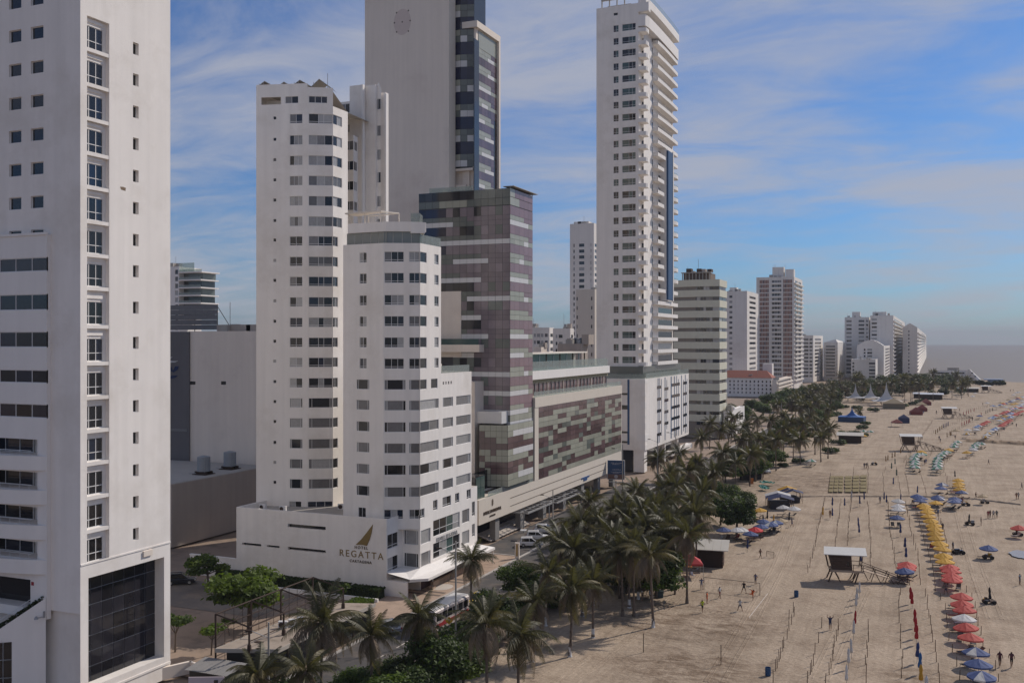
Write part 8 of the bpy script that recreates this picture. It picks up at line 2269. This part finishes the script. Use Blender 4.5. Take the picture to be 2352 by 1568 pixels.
def bus():
 g = G(1032, 1432); T = thing('bus', 'white and red bus on the coast road behind the street lamp', 'bus', (g[0] - .4, g[1] - .5, .0), R(88))
 def sec(x_, w, z0, z1, r=.18): return [(x_, -w, z0), (x_, -w + .02, z0 - .05), (x_, w - .02, z0 - .05), (x_, w, z0), (x_, w, z1 - r), (x_, w - r, z1), (x_, -w + r, z1), (x_, -w, z1 - r)]
 q = MB(); loft(q, [sec(-4.6, 1.12, .55, 2.75), sec(-4.5, 1.2, .4, 2.9), sec(4.4, 1.2, .4, 2.9), sec(4.6, 1.12, .5, 2.7)]); link('body', q.mesh('body', pbr('white_red_bus_paint', (.50, .44, .43), .35, .1, 1.2)), T)
 q = MB(); q.prism([(-4.55, -1.05), (4.5, -1.05), (4.5, 1.05), (-4.55, 1.05)], 2.89, 2.98); link('roof', q.mesh('roof', PAN_WHITE), T)
 q = MB(); q.box((-2.2, -.4, 2.98), (-1.4, .4, 3.05)); link('roof_hatch', q.mesh('roof_hatch', STEEL), T)
 for s in (-1, 1):
  for i in range(6):
   q = MB(); q.box((-4.2 + i * 1.4, s * 1.2 - .02, 1.55), (-4.2 + i * 1.4 + 1.25, s * 1.2 + .02, 2.45)); link('window', q.mesh('window', GLASS), T)
  q = MB(); q.box((-4.3, s * 1.2 - .03, .75), (4.2, s * 1.2 + .03, 1.2)); link('red_band', q.mesh('red_band', pbr('bus_red', (.30, .03, .035), .35, .1)), T)
  q = MB(); q.poly([(-3.9, s * 1.236, .85), (-2.0, s * 1.236, 1.5), (-1.6, s * 1.236, 1.5), (-3.0, s * 1.236, .85)]); link('red_swoosh', q.mesh('red_swoosh', MATS['bus_red']), T)
 q = MB(); q.box((4.57, -1.0, 1.4), (4.63, 1.0, 2.5)); link('windscreen', q.mesh('windscreen', GLASS), T)
 q = MB(); q.box((-4.63, -1.0, 1.5), (-4.57, 1.0, 2.45)); link('rear_window', q.mesh('rear_window', GLASS), T)
 for sx in (-3.0, 2.8):
  for sy in (-1, 1): t = link('wheel', TYRE, T, (sx, sy * 1.05, .45)); t.scale = (1.35, 1.2, 1.35); link('rim', RIM, t)
bus()
# motorbike / quad and loaded beach carts
def cart(zx, zy, label, f=P2, top=(.03, .03, .035)):
 x, y = ground(*f(zx, zy)); T = thing('beach_cart', label, 'beach cart', (x, y, 0), .2)
 q = MB(); q.box((-.85, -.45, .35), (.85, .45, .5)); link('bed', q.mesh('bed', TIMBER), T)
 r = random.Random(int(zx)); 
 for i in range(5):
  q = MB(); a = r.uniform(-.7, .3); q.box((a, -.4 + .1 * i, .5), (a + r.uniform(.35, .6), -.1 + .1 * i, .5 + r.uniform(.15, .5))); link('load', q.mesh('load', (CURTAINW, STEEL, CURTAIN, TIMBER, FY)[(i + int(zx)) % 5]), T)
 for sx in (-.55, .55):
  for sy in (-.5, .5): t = link('wheel', TYRE, T, (sx, sy, .3)); t.scale = (.85, .6, .85)
 return T
cart(1378, 246, 'grey loaded beach cart with a black folded umbrella'); cart(1532, 530, 'beach cart with pale bundles under the lone blue umbrella'); cart(1540, 905, 'dark red and yellow cart holding a tall black folded umbrella'); cart(1820, 1490, 'dark beach cart with the small tan umbrella', P1_); cart(1780, 335, 'red cart at the water pool'); cart(1345, 85, 'small red handcart beside the blue cluster'); cart(700, 1100, 'small sailing cart with a folded pale umbrella on the open sand', P1_)
q_ = ground(*P2(1285, 490)); T = thing('quad_bike', 'black quad bike parked beside the yellow umbrella row', 'quad bike', (q_[0], q_[1], 0), .5)
m = MB(); m.box((-.8, -.28, .45), (.7, .28, .72)); m.box((-.7, -.22, .72), (.1, .22, .95)); m.tube((.45, -.4, 1.1), (.45, .4, 1.1), .03, None, 5); m.tube((.55, 0, .7), (.45, 0, 1.1), .04, None, 5); link('body', m.mesh('body', CB), T)
for sx in (-.6, .6):
 for sy in (-.42, .42): t = link('wheel', TYRE, T, (sx, sy, .33)); t.scale = (1, 1.1, 1)

# ------------------------------------------------------------------ street lamps, signs, billboard
def lamp(px, py, top, label, arm=1.8, rot=R(200)):
 g = G(px, py); h = (py - top) / FP * dist(px, py); T = thing('street_lamp', label, 'street lamp', (g[0], g[1], 0), rot, 'street lamps along the coast road')
 m = MB(); m.tube((0, 0, 0), (0, 0, h), .13, .09, 8); link('pole', m.mesh('pole', CONCRETE), T)
 m = MB(); m.tube((0, 0, h - 1.6), (arm, 0, h - .9), .045, None, 5); link('arm', m.mesh('arm', STEELG), T)
 m = MB(); m.prism([(arm - .1, -.14), (arm + .6, -.1), (arm + .6, .1), (arm - .1, .14)], h - .98, h - .82); link('lamp_head', m.mesh('lamp_head', STEEL), T)
lamp(1047, 1462, 1242, 'tall concrete street lamp standing in front of the white hotel canopy')
lamp(617, 1600, 1428, 'concrete street lamp before the near end of the tan pavilion roof')
lamp(1430, 1160, 1020, 'slim street lamp by the billboard palms'); lamp(1510, 1120, 1000, 'slim street lamp below the slotted white podium'); lamp(1552, 1100, 985, 'slim street lamp at the foot of the banded olive tower'); lamp(1270, 1225, 1125, 'street lamp beside the steel entrance canopy')
lamp(1795, 985, 925, 'distant street lamp among the middle belt palms')
def billboard():
 x, y = G(1415, 1128); T = thing('billboard', 'blue poster billboard on a single post among the palms', 'billboard', (x, y, 0), R(12))
 d = dist(1415, 1128); zb, zt = height(1100, d), height(1057, d)
 w = 2.0
 m = MB(); m.tube((0, .15, 0), (0, .15, zb - .3), .16, None, 8); link('post', m.mesh('post', CREAM), T)
 m = MB(); m.box((-w, -.05, zb - .75), (w, .35, zb - .6)); link('walkway', m.mesh('walkway', STEELG), T)
 m = MB(); m.box((-w, .02, zb), (w, .35, zt)); link('panel', m.mesh('panel', pbr('poster_blue', (.035, .075, .16), .5, .25, 1.1)), T)
 m = MB()
 for a in ((-w - .08, zb - .08, w + .08, zb), (-w - .08, zt, w + .08, zt + .08), (-w - .08, zb, -w, zt), (w, zb, w + .08, zt)): m.box((a[0], -.02, a[1]), (a[2], .37, a[3]))
 link('poster_frame', m.mesh('poster_frame', FRAME), T)
 m = MB(); m.box((-w + .03, -.0, zb + .05), (w - .03, .015, zb + 1.2)); link('poster_photo', m.mesh('poster_photo', pbr('poster_brown', (.20, .11, .085), .5, .6, 2.5)), T)
 m = MB(); m.v = []; m.poly([(.45 * math.cos(t * math.pi / 8), -.012, zb + .65 + .45 * math.sin(t * math.pi / 8)) for t in range(16)]); link('poster_disc', m.mesh('poster_disc', pbr('poster_pale', (.45, .42, .42), .5, .05)), T)
 OFF[T.name] = (0, 0, 0)
 for s, z, sz in (('Un hotel', zt - .85, .62), ('pensado en', zb + 2.25, .36), ('Ana', zb + 1.45, .85)):
  pass
 for z, a in ((zt - .7, 1.2), (zt - 1.0, .9), (zb + 2.2, 1.0), (zb + 1.65, 1.25), (zb + 1.45, .8)):
  # illegible script lines on the poster
  r = random.Random(int(z * 10)); q = MB(); x0 = -a
  while x0 < a: wq = r.uniform(.1, .3); q.quad((x0, .012, z), (x0 + wq, .012, z + .02), (x0 + wq, .012, z + r.uniform(.1, .26)), (x0 + .04, .012, z + r.uniform(.1, .22))); x0 += wq + .06
  link('poster_script', q.mesh('poster_script', MATS['poster_pale']), T)
billboard()
sg = G(998, 1438); T = thing('warning_sign', 'yellow diamond pedestrian sign on a pole in front of the bus', 'road sign', (G(1040, 1468)[0] - .5, G(1040, 1468)[1], 0), R(15))
m = MB(); m.tube((0, 0, 0), (0, 0, 2.7), .035, None, 6); link('pole', m.mesh('pole', STEELG), T)
m = MB(); m.poly([(0, -.04, 1.75), (.5, -.04, 2.25), (0, -.04, 2.75), (-.5, -.04, 2.25)]); link('plate', m.mesh('plate', pbr('sign_yellow', (.60, .33, .02), .5, .05)), T)
m = MB(); m.box((-.06, -.06, 2.15), (.06, -.05, 2.42)); m.lathe([(0, .07), (.06, .0), (0, -.07)], 6, (0, -.055, 2.5)); m.quad((-.03, -.055, 2.16), (.02, -.055, 2.16), (-.12, -.055, 1.95), (-.17, -.055, 1.95)); m.quad((0, -.055, 2.16), (.05, -.055, 2.16), (.16, -.055, 1.95), (.11, -.055, 1.95)); stuff(link('walking_symbol', m.mesh('walking_symbol', STEEL), T))
T = thing('gate_post', 'pale post with a yellow panel at the forecourt entrance', 'post', G(1188, 1283) + (0,), R(10)); m = MB(); m.box((-.35, -.2, 0), (.35, .2, 2.7)); link('post_body', m.mesh('post_body', CREAM), T); m = MB(); m.box((-.13, -.23, .5), (.13, -.2, 2.5)); link('yellow_panel', m.mesh('yellow_panel', pbr('sign_yellow_dull', (.40, .24, .05), .6, .1)), T)

# ------------------------------------------------------------------ kiosks, tents, goals and the rest of the beach
def kiosk(px, py, label, w, d, rot, h=3.2, roofmat=None, s=1.0, board=True):
 x, y = G(px, py); T = thing('beach_kiosk', label, 'kiosk', (x, y, 0), rot); T.scale = (s, s, s)
 rm = roofmat or pbr('pale_ribbed_sheet', (.43, .405, .36), .7, .1, .8)
 m = MB(); m.box((-w / 2, -d / 2, 0), (w / 2, d / 2, h - .35)); link('wall', m.mesh('wall', pbr('dark_boarding', (.045, .028, .022), .85, .3, 1.4)), T)
 for i in range(10):
  z = .1 + i * (h - .5) / 10; q = MB(); q.box((w / 2 + .01, -d / 2, z), (w / 2 + .06, d / 2, z + .18)); link('side_slat', q.mesh('side_slat', TIMBER if i % 3 else pbr('ruddy_timber', (.15, .085, .055), .85, .25, 2)), T)
  q = MB(); q.box((-w / 2, -d / 2 - .05, z), (w / 2, -d / 2 - .01, z + .2)); link('front_slat', q.mesh('front_slat', MATS['dark_boarding']), T)
 q = MB(); q.box((w / 2 + .02, -.4, .05), (w / 2 + .09, .4, 2.1)); link('door', q.mesh('door', pbr('dark_boarding', (.04, .03, .03))), T)
 n = max(4, int(w / .8))
 for i in range(n):
  x0 = -w / 2 - .7 + (w + 1.6) * i / n; x1 = -w / 2 - .7 + (w + 1.6) * (i + 1) / n - .03
  q = MB(); q.quad((x0, -d / 2 - .9, h - .35), (x1, -d / 2 - .9, h - .35), (x1, d / 2 + .6, h + .35), (x0, d / 2 + .6, h + .35)); q.quad((x0, -d / 2 - .9, h - .45), (x1, -d / 2 - .9, h - .45), (x1, -d / 2 - .9, h - .35), (x0, -d / 2 - .9, h - .35)); q.quad((x1, -d / 2 - .9, h - .35), (x1 + .02, -d / 2 - .9, h - .41), (x1 + .02, d / 2 + .6, h + .29), (x1, d / 2 + .6, h + .35)); link('roof_sheet', q.mesh('roof_sheet', rm), T)
 return T
kiosk(1628, 1296, 'slatted timber kiosk with pale ribbed roof beside the red tent', 4.6, 4.0, R(8), 3.3)
kiosk(1952, 1016, 'dark timber kiosk with pale roof on the middle beach', 7.6, 4, R(4), 3.1)
kiosk(2140, 917, 'long dark kiosk with thin white roof before the far wood', 12, 4, R(2), 3.6, PAN_WHITE)
kiosk(2112, 914, 'smaller dark kiosk with white roof just inland of the long one', 7, 4, R(2), 3.2, PAN_WHITE)
kiosk(2222, 900, 'dark kiosk with flat grey roof near the point', 14, 5, R(2), 3.0)
def tent(px, py, label, mat, w, d, h=2.3, peak=1.3, rot=0.0, sides=0, curve=False, name='canopy_tent', smat=None):
 x, y = G(px, py); T = thing(name, label, 'tent', (x, y, 0), rot)
 for sx in (-1, 1):
  for sy in (-1, 1): m = MB(); m.tube((sx * w / 2, sy * d / 2, 0), (sx * w / 2, sy * d / 2, h), .04, None, 5); link('pole', m.mesh('pole', STEELG), T)
 m = MB(); c = [(-w / 2, -d / 2), (w / 2, -d / 2), (w / 2, d / 2), (-w / 2, d / 2)]; n = 6
 for k in range(4):
  a, b = c[k], c[(k + 1) % 4]; prev = (a, b, h)
  for i in range(1, n + 1):
   s = i / n; zz_ = h + peak * (s ** (2.4 if curve else 1.0)); f = 1 - s
   if curve: f = (1 - s) ** 1.7 * .94 + .06 * (1 - s)
   pa, pb = (a[0] * f, a[1] * f), (b[0] * f, b[1] * f)
   m.quad(prev[0] + (prev[2],), prev[1] + (prev[2],), pb + (zz_,), pa + (zz_,)); prev = (pa, pb, zz_)
  m.quad(a + (h - .3,), b + (h - .3,), b + (h,), a + (h,))
 link('canopy', m.mesh('canopy', mat), T)
 if sides:
  q = MB()
  for k in range(4):
   if sides >> k & 1: a, b = c[k], c[(k + 1) % 4]; q.quad((a[0] * .99, a[1] * .99, .05), (b[0] * .99, b[1] * .99, .05), (b[0] * .99, b[1] * .99, h), (a[0] * .99, a[1] * .99, h))
  link('side_cloth', q.mesh('side_cloth', smat or mat), T)
 return T
REDT = fab('red_tent_cloth', (.45, .05, .055), .15); BLUET = fab('blue_tent_cloth', (.035, .09, .26), .1); MARO = fab('maroon_tent_cloth', (.22, .05, .045), .1); NAVT = fab('navy_tent_cloth', (.035, .045, .11), .05); ORT = fab('orange_tent_cloth', (.5, .18, .05), .15); BLUEH = pbr('blue_hut_roof', (.03, .11, .33), .6, .12, 1.0)
tent(1586, 1322, 'red canopy tent with white plastic chairs beneath, by the almond tree', REDT, 3.4, 3.4, 2.2, 1.2, R(20))
_r = tent(1957, 968, 'large blue-roofed beach hut with a steep flared roof', BLUEH, 11, 8, 2.4, 4.2, R(-4), 15, True, 'blue_roofed_hut', pbr('blue_hut_wall', (.04, .07, .14), .8, .15))
tent(2060, 980, 'dark red canopy tent with two white chairs', MARO, 4.4, 4, 2.0, 1.3, R(6))
tent(2076, 971, 'blue canopy tent with side cloths behind the dark red one', NAVT, 4.4, 4, 2.3, 1.6, R(6), 11)
tent(2104, 952, 'brown-red house-shaped tent on the open sand', MARO, 5.6, 5, 1.6, 2.2, R(8), 15)
tent(2118, 944, 'second brown-red tent just behind the house-shaped one', MARO, 4.5, 4.5, 1.6, 2.0, R(8), 15)
tent(2117, 937, 'tan and yellow canopy tent before the far kiosks', FTN, 5, 5, 2.0, 1.6, R(8)); tent(2127, 930, 'brown tent at the end of the tent line', MARO, 5, 5, 1.8, 2, R(8), 15)
for i, (px, py, w) in enumerate(((1965, 918, 10), (2000, 918, 10.5), (2036, 926, 14.5))):
 d = dist(px, py); tent(px, py + 6, 'white high-peaked tent at the far wood, %s' % ('the inland one of three', 'the middle one of three', 'the broadest, seaward one of three')[i], FWH, w * 1.05, w, 3.0, 8.6 if i < 2 else 10.5, R(10), 0, True, 'peaked_tent')
tent(2053, 938, 'low tan-roofed stall in front of the peaked tents', FTN, 11, 8, 3, 2.6, R(4), 15, False, 'beach_stall', pbr('stall_wall', (.2, .17, .12), .8, .2))
def awning(px, py, label, mats, w, d, h, rot, n=6):
 x, y = G(px, py); T = thing('awning', label, 'awning', (x, y, 0), rot); r = random.Random(px)
 for i in range(n):
  y0 = -d / 2 + d * i / n; q = MB(); za, zb_ = h + .4 * math.sin(i * 1.3), h + .4 * math.sin((i + 1) * 1.3)
  q.quad((-w / 2, y0, za - .3), (0, y0, za + .5), (0, y0 + d / n, zb_ + .5), (-w / 2, y0 + d / n, zb_ - .3)); q.quad((0, y0, za + .5), (w / 2, y0, za - .2), (w / 2, y0 + d / n, zb_ - .2), (0, y0 + d / n, zb_ + .5)); link('cloth_strip', q.mesh('cloth_strip', mats[i % len(mats)]), T)
 for sx in (-1, 1):
  for sy in (-1, 0, 1): q = MB(); q.tube((sx * w * .47, sy * d * .45, 0), (sx * w * .47, sy * d * .45, h - .2), .05, None, 5); link('pole', q.mesh('pole', STAKE), T)
 q = MB(); q.box((-w * .4, -d * .4, 0), (w * .35, d * .4, 1.3)); link('counter', q.mesh('counter', pbr('dark_clutter', (.035, .032, .04), .8, .4, 1.5)), T)
awning(1790, 1165, 'blue and yellow patched awning over dark tables at the churned sand', [NAVT, NAVT, FY, NAVT, NAVT, FWH], 5.5, 6.5, 2.3, R(15)); awning(1815, 1152, 'blue awning with yellow edge behind the patched one', [NAVT, FY, NAVT, NAVT], 4.5, 5.0, 2.4, R(25))
awning(1718, 1100, 'navy market tent on the sand beside the white pickup', [NAVT], 5, 5, 2.4, R(5), 3); awning(1740, 1098, 'second blue market stall seaward of the navy tent', [NAVT, FLB], 3, 4, 2.2, R(5), 3)
TEALT = fab('teal_tarp', (.08, .26, .22), .15)
def tarp(px, py, w, d, label, mat=TEALT):
 x, y = G(px, py); T = thing('tarpaulin', label, 'tarpaulin', (x, y, 0), px); m = MB(); n = 6
 r = random.Random(px)
 hs = [[.5 + r.uniform(0, .7) for _ in range(n + 1)] for _ in range(n + 1)]
 for i in range(n):
  for j in range(n): f = lambda a, b: (-w / 2 + w * a / n, -d / 2 + d * b / n, hs[a][b]); m.quad(f(i, j), f(i + 1, j), f(i + 1, j + 1), f(i, j + 1))
 link('sheet', m.mesh('sheet', mat), T)
tarp(1762, 1114, 3.2, 2.2, 'teal tarpaulin heap, upper of two on the churned sand'); tarp(1755, 1126, 3.5, 1.8, 'teal tarpaulin heap, lower of two on the churned sand')
g = G(1726, 1112); T = thing('orange_panel', 'small orange board standing beside the market stalls', 'board', g + (0,), .2); m = MB(); m.box((-.5, -.05, .1), (.5, .05, 1.6)); link('board', m.mesh('board', ORT), T)
# plastic chairs, drinks table, bins, goals
def plastic_chair(px, py, label, rot, pos=None):
 x, y = pos or G(px, py); T = thing('plastic_chair', label, 'chair', (x, y, 0), rot, 'white plastic chairs'); q = MB(); q.box((-.24, -.24, .42), (.24, .24, .46)); link('seat', q.mesh('seat', PAN_WHITE), T)
 q = MB(); q.quad((-.24, .24, .46), (.24, .24, .46), (.22, .33, .9), (-.22, .33, .9)); q.quad((-.24, .27, .46), (-.22, .36, .9), (.22, .36, .9), (.24, .27, .46)); link('backrest', q.mesh('backrest', PAN_WHITE), T)
 for sx in (-.2, .2):
  for sy in (-.2, .2): q = MB(); q.tube((sx, sy, 0), (sx, sy, .42), .025, None, 5); link('leg', q.mesh('leg', PAN_WHITE), T)
  q = MB(); q.tube((sx * 1.15, -.2, .64), (sx * 1.15, .26, .66), .025, None, 4); link('armrest', q.mesh('armrest', PAN_WHITE), T)
g = G(*P3(292, 1380)); plastic_chair(0, 0, 'white plastic chair under the almond tree with a person on it', .4, (g[0] + .02, g[1] + .15))
g = G(*P3(680, 1185)); plastic_chair(0, 0, 'white plastic chair seaward of two below the red tent', 1.0, g); g = G(*P3(645, 1180)); plastic_chair(0, 0, 'white plastic chair inland of two below the red tent', -.4, g)
g = G(*P3(372, 1362)); T = thing('drinks_box', 'dark teal drinks box in the shade of the almond tree', 'cool box', g + (0,), .2); m = MB(); m.box((-.5, -.35, 0), (.5, .35, .85)); m.box((-.53, -.38, .85), (.53, .38, .95)); link('box_body', m.mesh('box_body', pbr('dark_teal_plastic', (.05, .08, .085), .5, .1)), T)
g = G(*P3(700, 1130)); T = thing('counter_table', 'dark counter table with an orange cover below the red tent', 'table', (g[0], g[1], 0), .3); m = MB(); m.box((-1.3, -.4, .72), (1.3, .4, .8)); link('table_top', m.mesh('table_top', STEEL), T); m = MB(); m.box((-1.32, -.42, .8), (-.5, .42, .86)); link('orange_cover', m.mesh('orange_cover', ORT), T)
for sx in (-1.2, 1.2): m = MB(); m.tube((sx, 0, 0), (sx, 0, .72), .04, None, 5); link('leg', m.mesh('leg', STAKE), T)
for (px, py, lb) in ((1829, 1370, 'blue bin drum on the sand left of the tower shadow'), (1764, 1550, 'blue bin drum at the near end of the inland stake row')):
 g = G(px, py); T = thing('bin_drum', lb, 'bin', g + (0,)); m = MB(); m.lathe([(0, .02), (.3, 0), (.31, .28), (.32, .3), (.31, .32), (.31, .58), (.32, .6), (.31, .62), (.30, .88), (.27, .88), (.26, .3), (0, .28)], 14); link('drum', m.mesh('drum', pbr('blue_drum', (.02, .07, .16), .5, .1)), T)
GOALM = pbr('goal_post_wood', (.42, .34, .25), .8, .1)
NETM = pbr('faint_net', (.30, .25, .2), .9, .1)
def goal(a, b, h, label, net=True):
 g0, g1 = G(*a), G(*b); T = thing('football_goal', label, 'football goal', (g0[0], g0[1], 0)); 
 for g in (g0, g1): m = MB(); m.tube(g + (0,), g + (h,), .06, None, 6); m.build('goal_post', GOALM, T)
 m = MB(); m.tube(g0 + (h,), g1 + (h,), .06, None, 6); m.build('crossbar', GOALM, T)
 if net:
  m = MB(); dx, dy = -(g1[1] - g0[1]), (g1[0] - g0[0]); l = math.hypot(dx, dy); dx, dy = dx / l * .9, dy / l * .9
  for i in range(15): s = i / 14; p = (g0[0] + (g1[0] - g0[0]) * s, g0[1] + (g1[1] - g0[1]) * s); m.tube(p + (h,), (p[0] + dx, p[1] + dy, .02), .007, None, 3)
  for j in range(7): f = j / 6; m.tube((g0[0] + dx * f, g0[1] + dy * f, h * (1 - f)), (g1[0] + dx * f, g1[1] + dy * f, h * (1 - f)), .007, None, 3)
  stuff(m.build('net', NETM, T))
goal(P3(780, 1288), P3(1295, 1345), 1.75, 'football goal with pale timber posts on the churned sand')
goal(P3(1358, 990), P3(1424, 1002), 1.0, 'small low goal frame beside the walking bare-chested person')
p, q = G(1478, 1497), G(1656, 1525)
for i, (g, lb) in enumerate(((p, 'thin dark net post nearest the palms on the near court'), (q, 'thin dark net post at the seaward end of the near court'))):
 T = thing('net_post', lb, 'post', g + (0,)); m = MB(); m.tube((0, 0, 0), (0, 0, 2.2), .045, None, 6); link('pole', m.mesh('pole', STEEL), T)
T = thing('court_net', 'barely visible slack net strung across the near sand court', 'net', p + (0,)); m = MB()
for z in (1.0, 1.5, 2.1): m.tube(p + (z,), q + (z,), .008, None, 3)
stuff(m.build('net_cords', NETM, T))
m = MB(); a, b = G(*P3(1195, 1550)), G(*P3(1365, 1330)); m.tube(a + (.03,), b + (.03,), .05, None, 4); o = m.build('court_tape', PAVELT); tag(o, 'pale tape marking the seaward side of the football court', 'tape')
m = MB(); a, b = G(1505, 1490), G(1565, 1438); 
# groyne of dry sand and rubble across the beach
def groyne():
 m = MB(); r = random.Random(6); from mathutils import noise
 a, b = G(2215, 1012), G(2420, 1024); n = 60
 prev = None
 for i in range(n + 1):
  s = i / n; x, y = a[0] + (b[0] - a[0]) * s, a[1] + (b[1] - a[1]) * s; w = 3.5 + 2 * noise.noise(Vector((s * 9, 0, 0))); h = 1.0 + .5 * noise.noise(Vector((s * 14, 3, 0)))
  if s < .06: h *= s / .06
  row = [(x, y - w, -.1), (x, y - w * .55, h * .7 + r.uniform(-.12, .12)), (x, y, h + r.uniform(-.15, .15)), (x, y + w * .6, h * .6 + r.uniform(-.12, .12)), (x, y + w, -.1)]
  if prev:
   for k in range(4): m.quad(prev[k], row[k], row[k + 1], prev[k + 1])
  prev = row
 structure(m.build('sand_groyne', pbr('groyne_rubble', (.27, .19, .12), .95, .4, .6, .6, 2.0)))
groyne()
# wheel tracks pressed into the sand
def track(pts, gauge, name='tyre_track'):
 g = [G(*p) for p in pts]; m = MB(); L_ = []
 for a, b in zip(g, g[1:]):
  for i in range(12): s = i / 12; L_.append((a[0] + (b[0] - a[0]) * s, a[1] + (b[1] - a[1]) * s))
 L_.append(g[-1])
 for _ in range(6): L_ = [L_[0]] + [((p[0] + q[0] + r[0]) / 3, (p[1] + q[1] + r[1]) / 3) for p, q, r in zip(L_, L_[1:], L_[2:])] + [L_[-1]]
 from mathutils import noise
 hh = lambda x, y: 0.10 * noise.noise(Vector((x * 0.22, y * 0.16, 1))) + 0.06 * noise.noise(Vector((x * 0.7, y * 0.7, 5)))
 for sd in (-1, 1):
  prev = None
  for p, q in zip(L_, L_[1:]):
   dx, dy = q[0] - p[0], q[1] - p[1]; l = math.hypot(dx, dy) or 1; nx, ny = -dy / l, dx / l
   row = []
   for o, dz in ((-.34, .0), (-.2, .05), (-.12, .015), (.12, .015), (.2, .05), (.34, .0)):
    x, y = p[0] + nx * (sd * gauge / 2 + o), p[1] + ny * (sd * gauge / 2 + o); row.append((x, y, hh(x, y) + dz))
   if prev:
    for k in range(5): m.quad(prev[k], prev[k + 1], row[k + 1], row[k])
   prev = row
 structure(m.build(name, SANDM, None, True))
for pts in ([(1240, 1568), (1420, 1455), (1545, 1385), (1640, 1250), (1755, 1190)], [(1300, 1568), (1470, 1440), (1600, 1375)], [(1640, 1568), (1720, 1430), (1790, 1300), (1830, 1180)], [(1880, 1560), (1960, 1400), (1985, 1350)], [(2285, 1420), (2240, 1300), (2205, 1180), (2190, 1100), (2230, 1050)], [(1740, 1120), (1800, 1060), (1900, 1040), (2010, 1000), (2120, 960)], [(1770, 1110), (1850, 1060), (1960, 1045), (2080, 990)]):
 track(pts, 1.7)
# low ridge of pushed sand across the beach
def ridge(pts, w, h, name):
 m = MB(); r = random.Random(len(pts)); prev = None
 g = [G(*p) for p in pts]
 for a, b in zip(g, g[1:]):
  for i in range(14):
   s = i / 14; x, y = a[0] + (b[0] - a[0]) * s, a[1] + (b[1] - a[1]) * s; hh = h * r.uniform(.7, 1.2)
   row = [(x, y - w, -.1), (x, y - w * .4, hh), (x, y + w * .5, hh * .8), (x, y + w * 1.6, -.1)]
   if prev:
    for k in range(3): m.quad(prev[k], row[k], row[k + 1], prev[k + 1])
   prev = row
 structure(m.build(name, SANDM, None, True))
ridge([(1770, 1142), (1900, 1140), (2100, 1140), (2240, 1146), (2352, 1160)], .9, .32, 'sand_ridge')
# ------------------------------------------------------------------ air: sea haze round the whole place
def haze():
 m = bpy.data.materials.new('sea_haze'); m.use_nodes = True; n = m.node_tree.nodes; n.clear()
 o = n.new('ShaderNodeOutputMaterial'); v = n.new('ShaderNodeVolumePrincipled'); v.inputs['Color'].default_value = (.68, .70, .76, 1); v.inputs['Density'].default_value = HAZE; v.inputs['Anisotropy'].default_value = 0.0
 m.node_tree.links.new(v.outputs[0], o.inputs['Volume'])
 b = MB(); b.box((-12000, -12000, -2.5), (12000, 12000, 140)); h = b.build('haze', m); h['kind'] = 'stuff'
HAZE = 0.00011
haze()
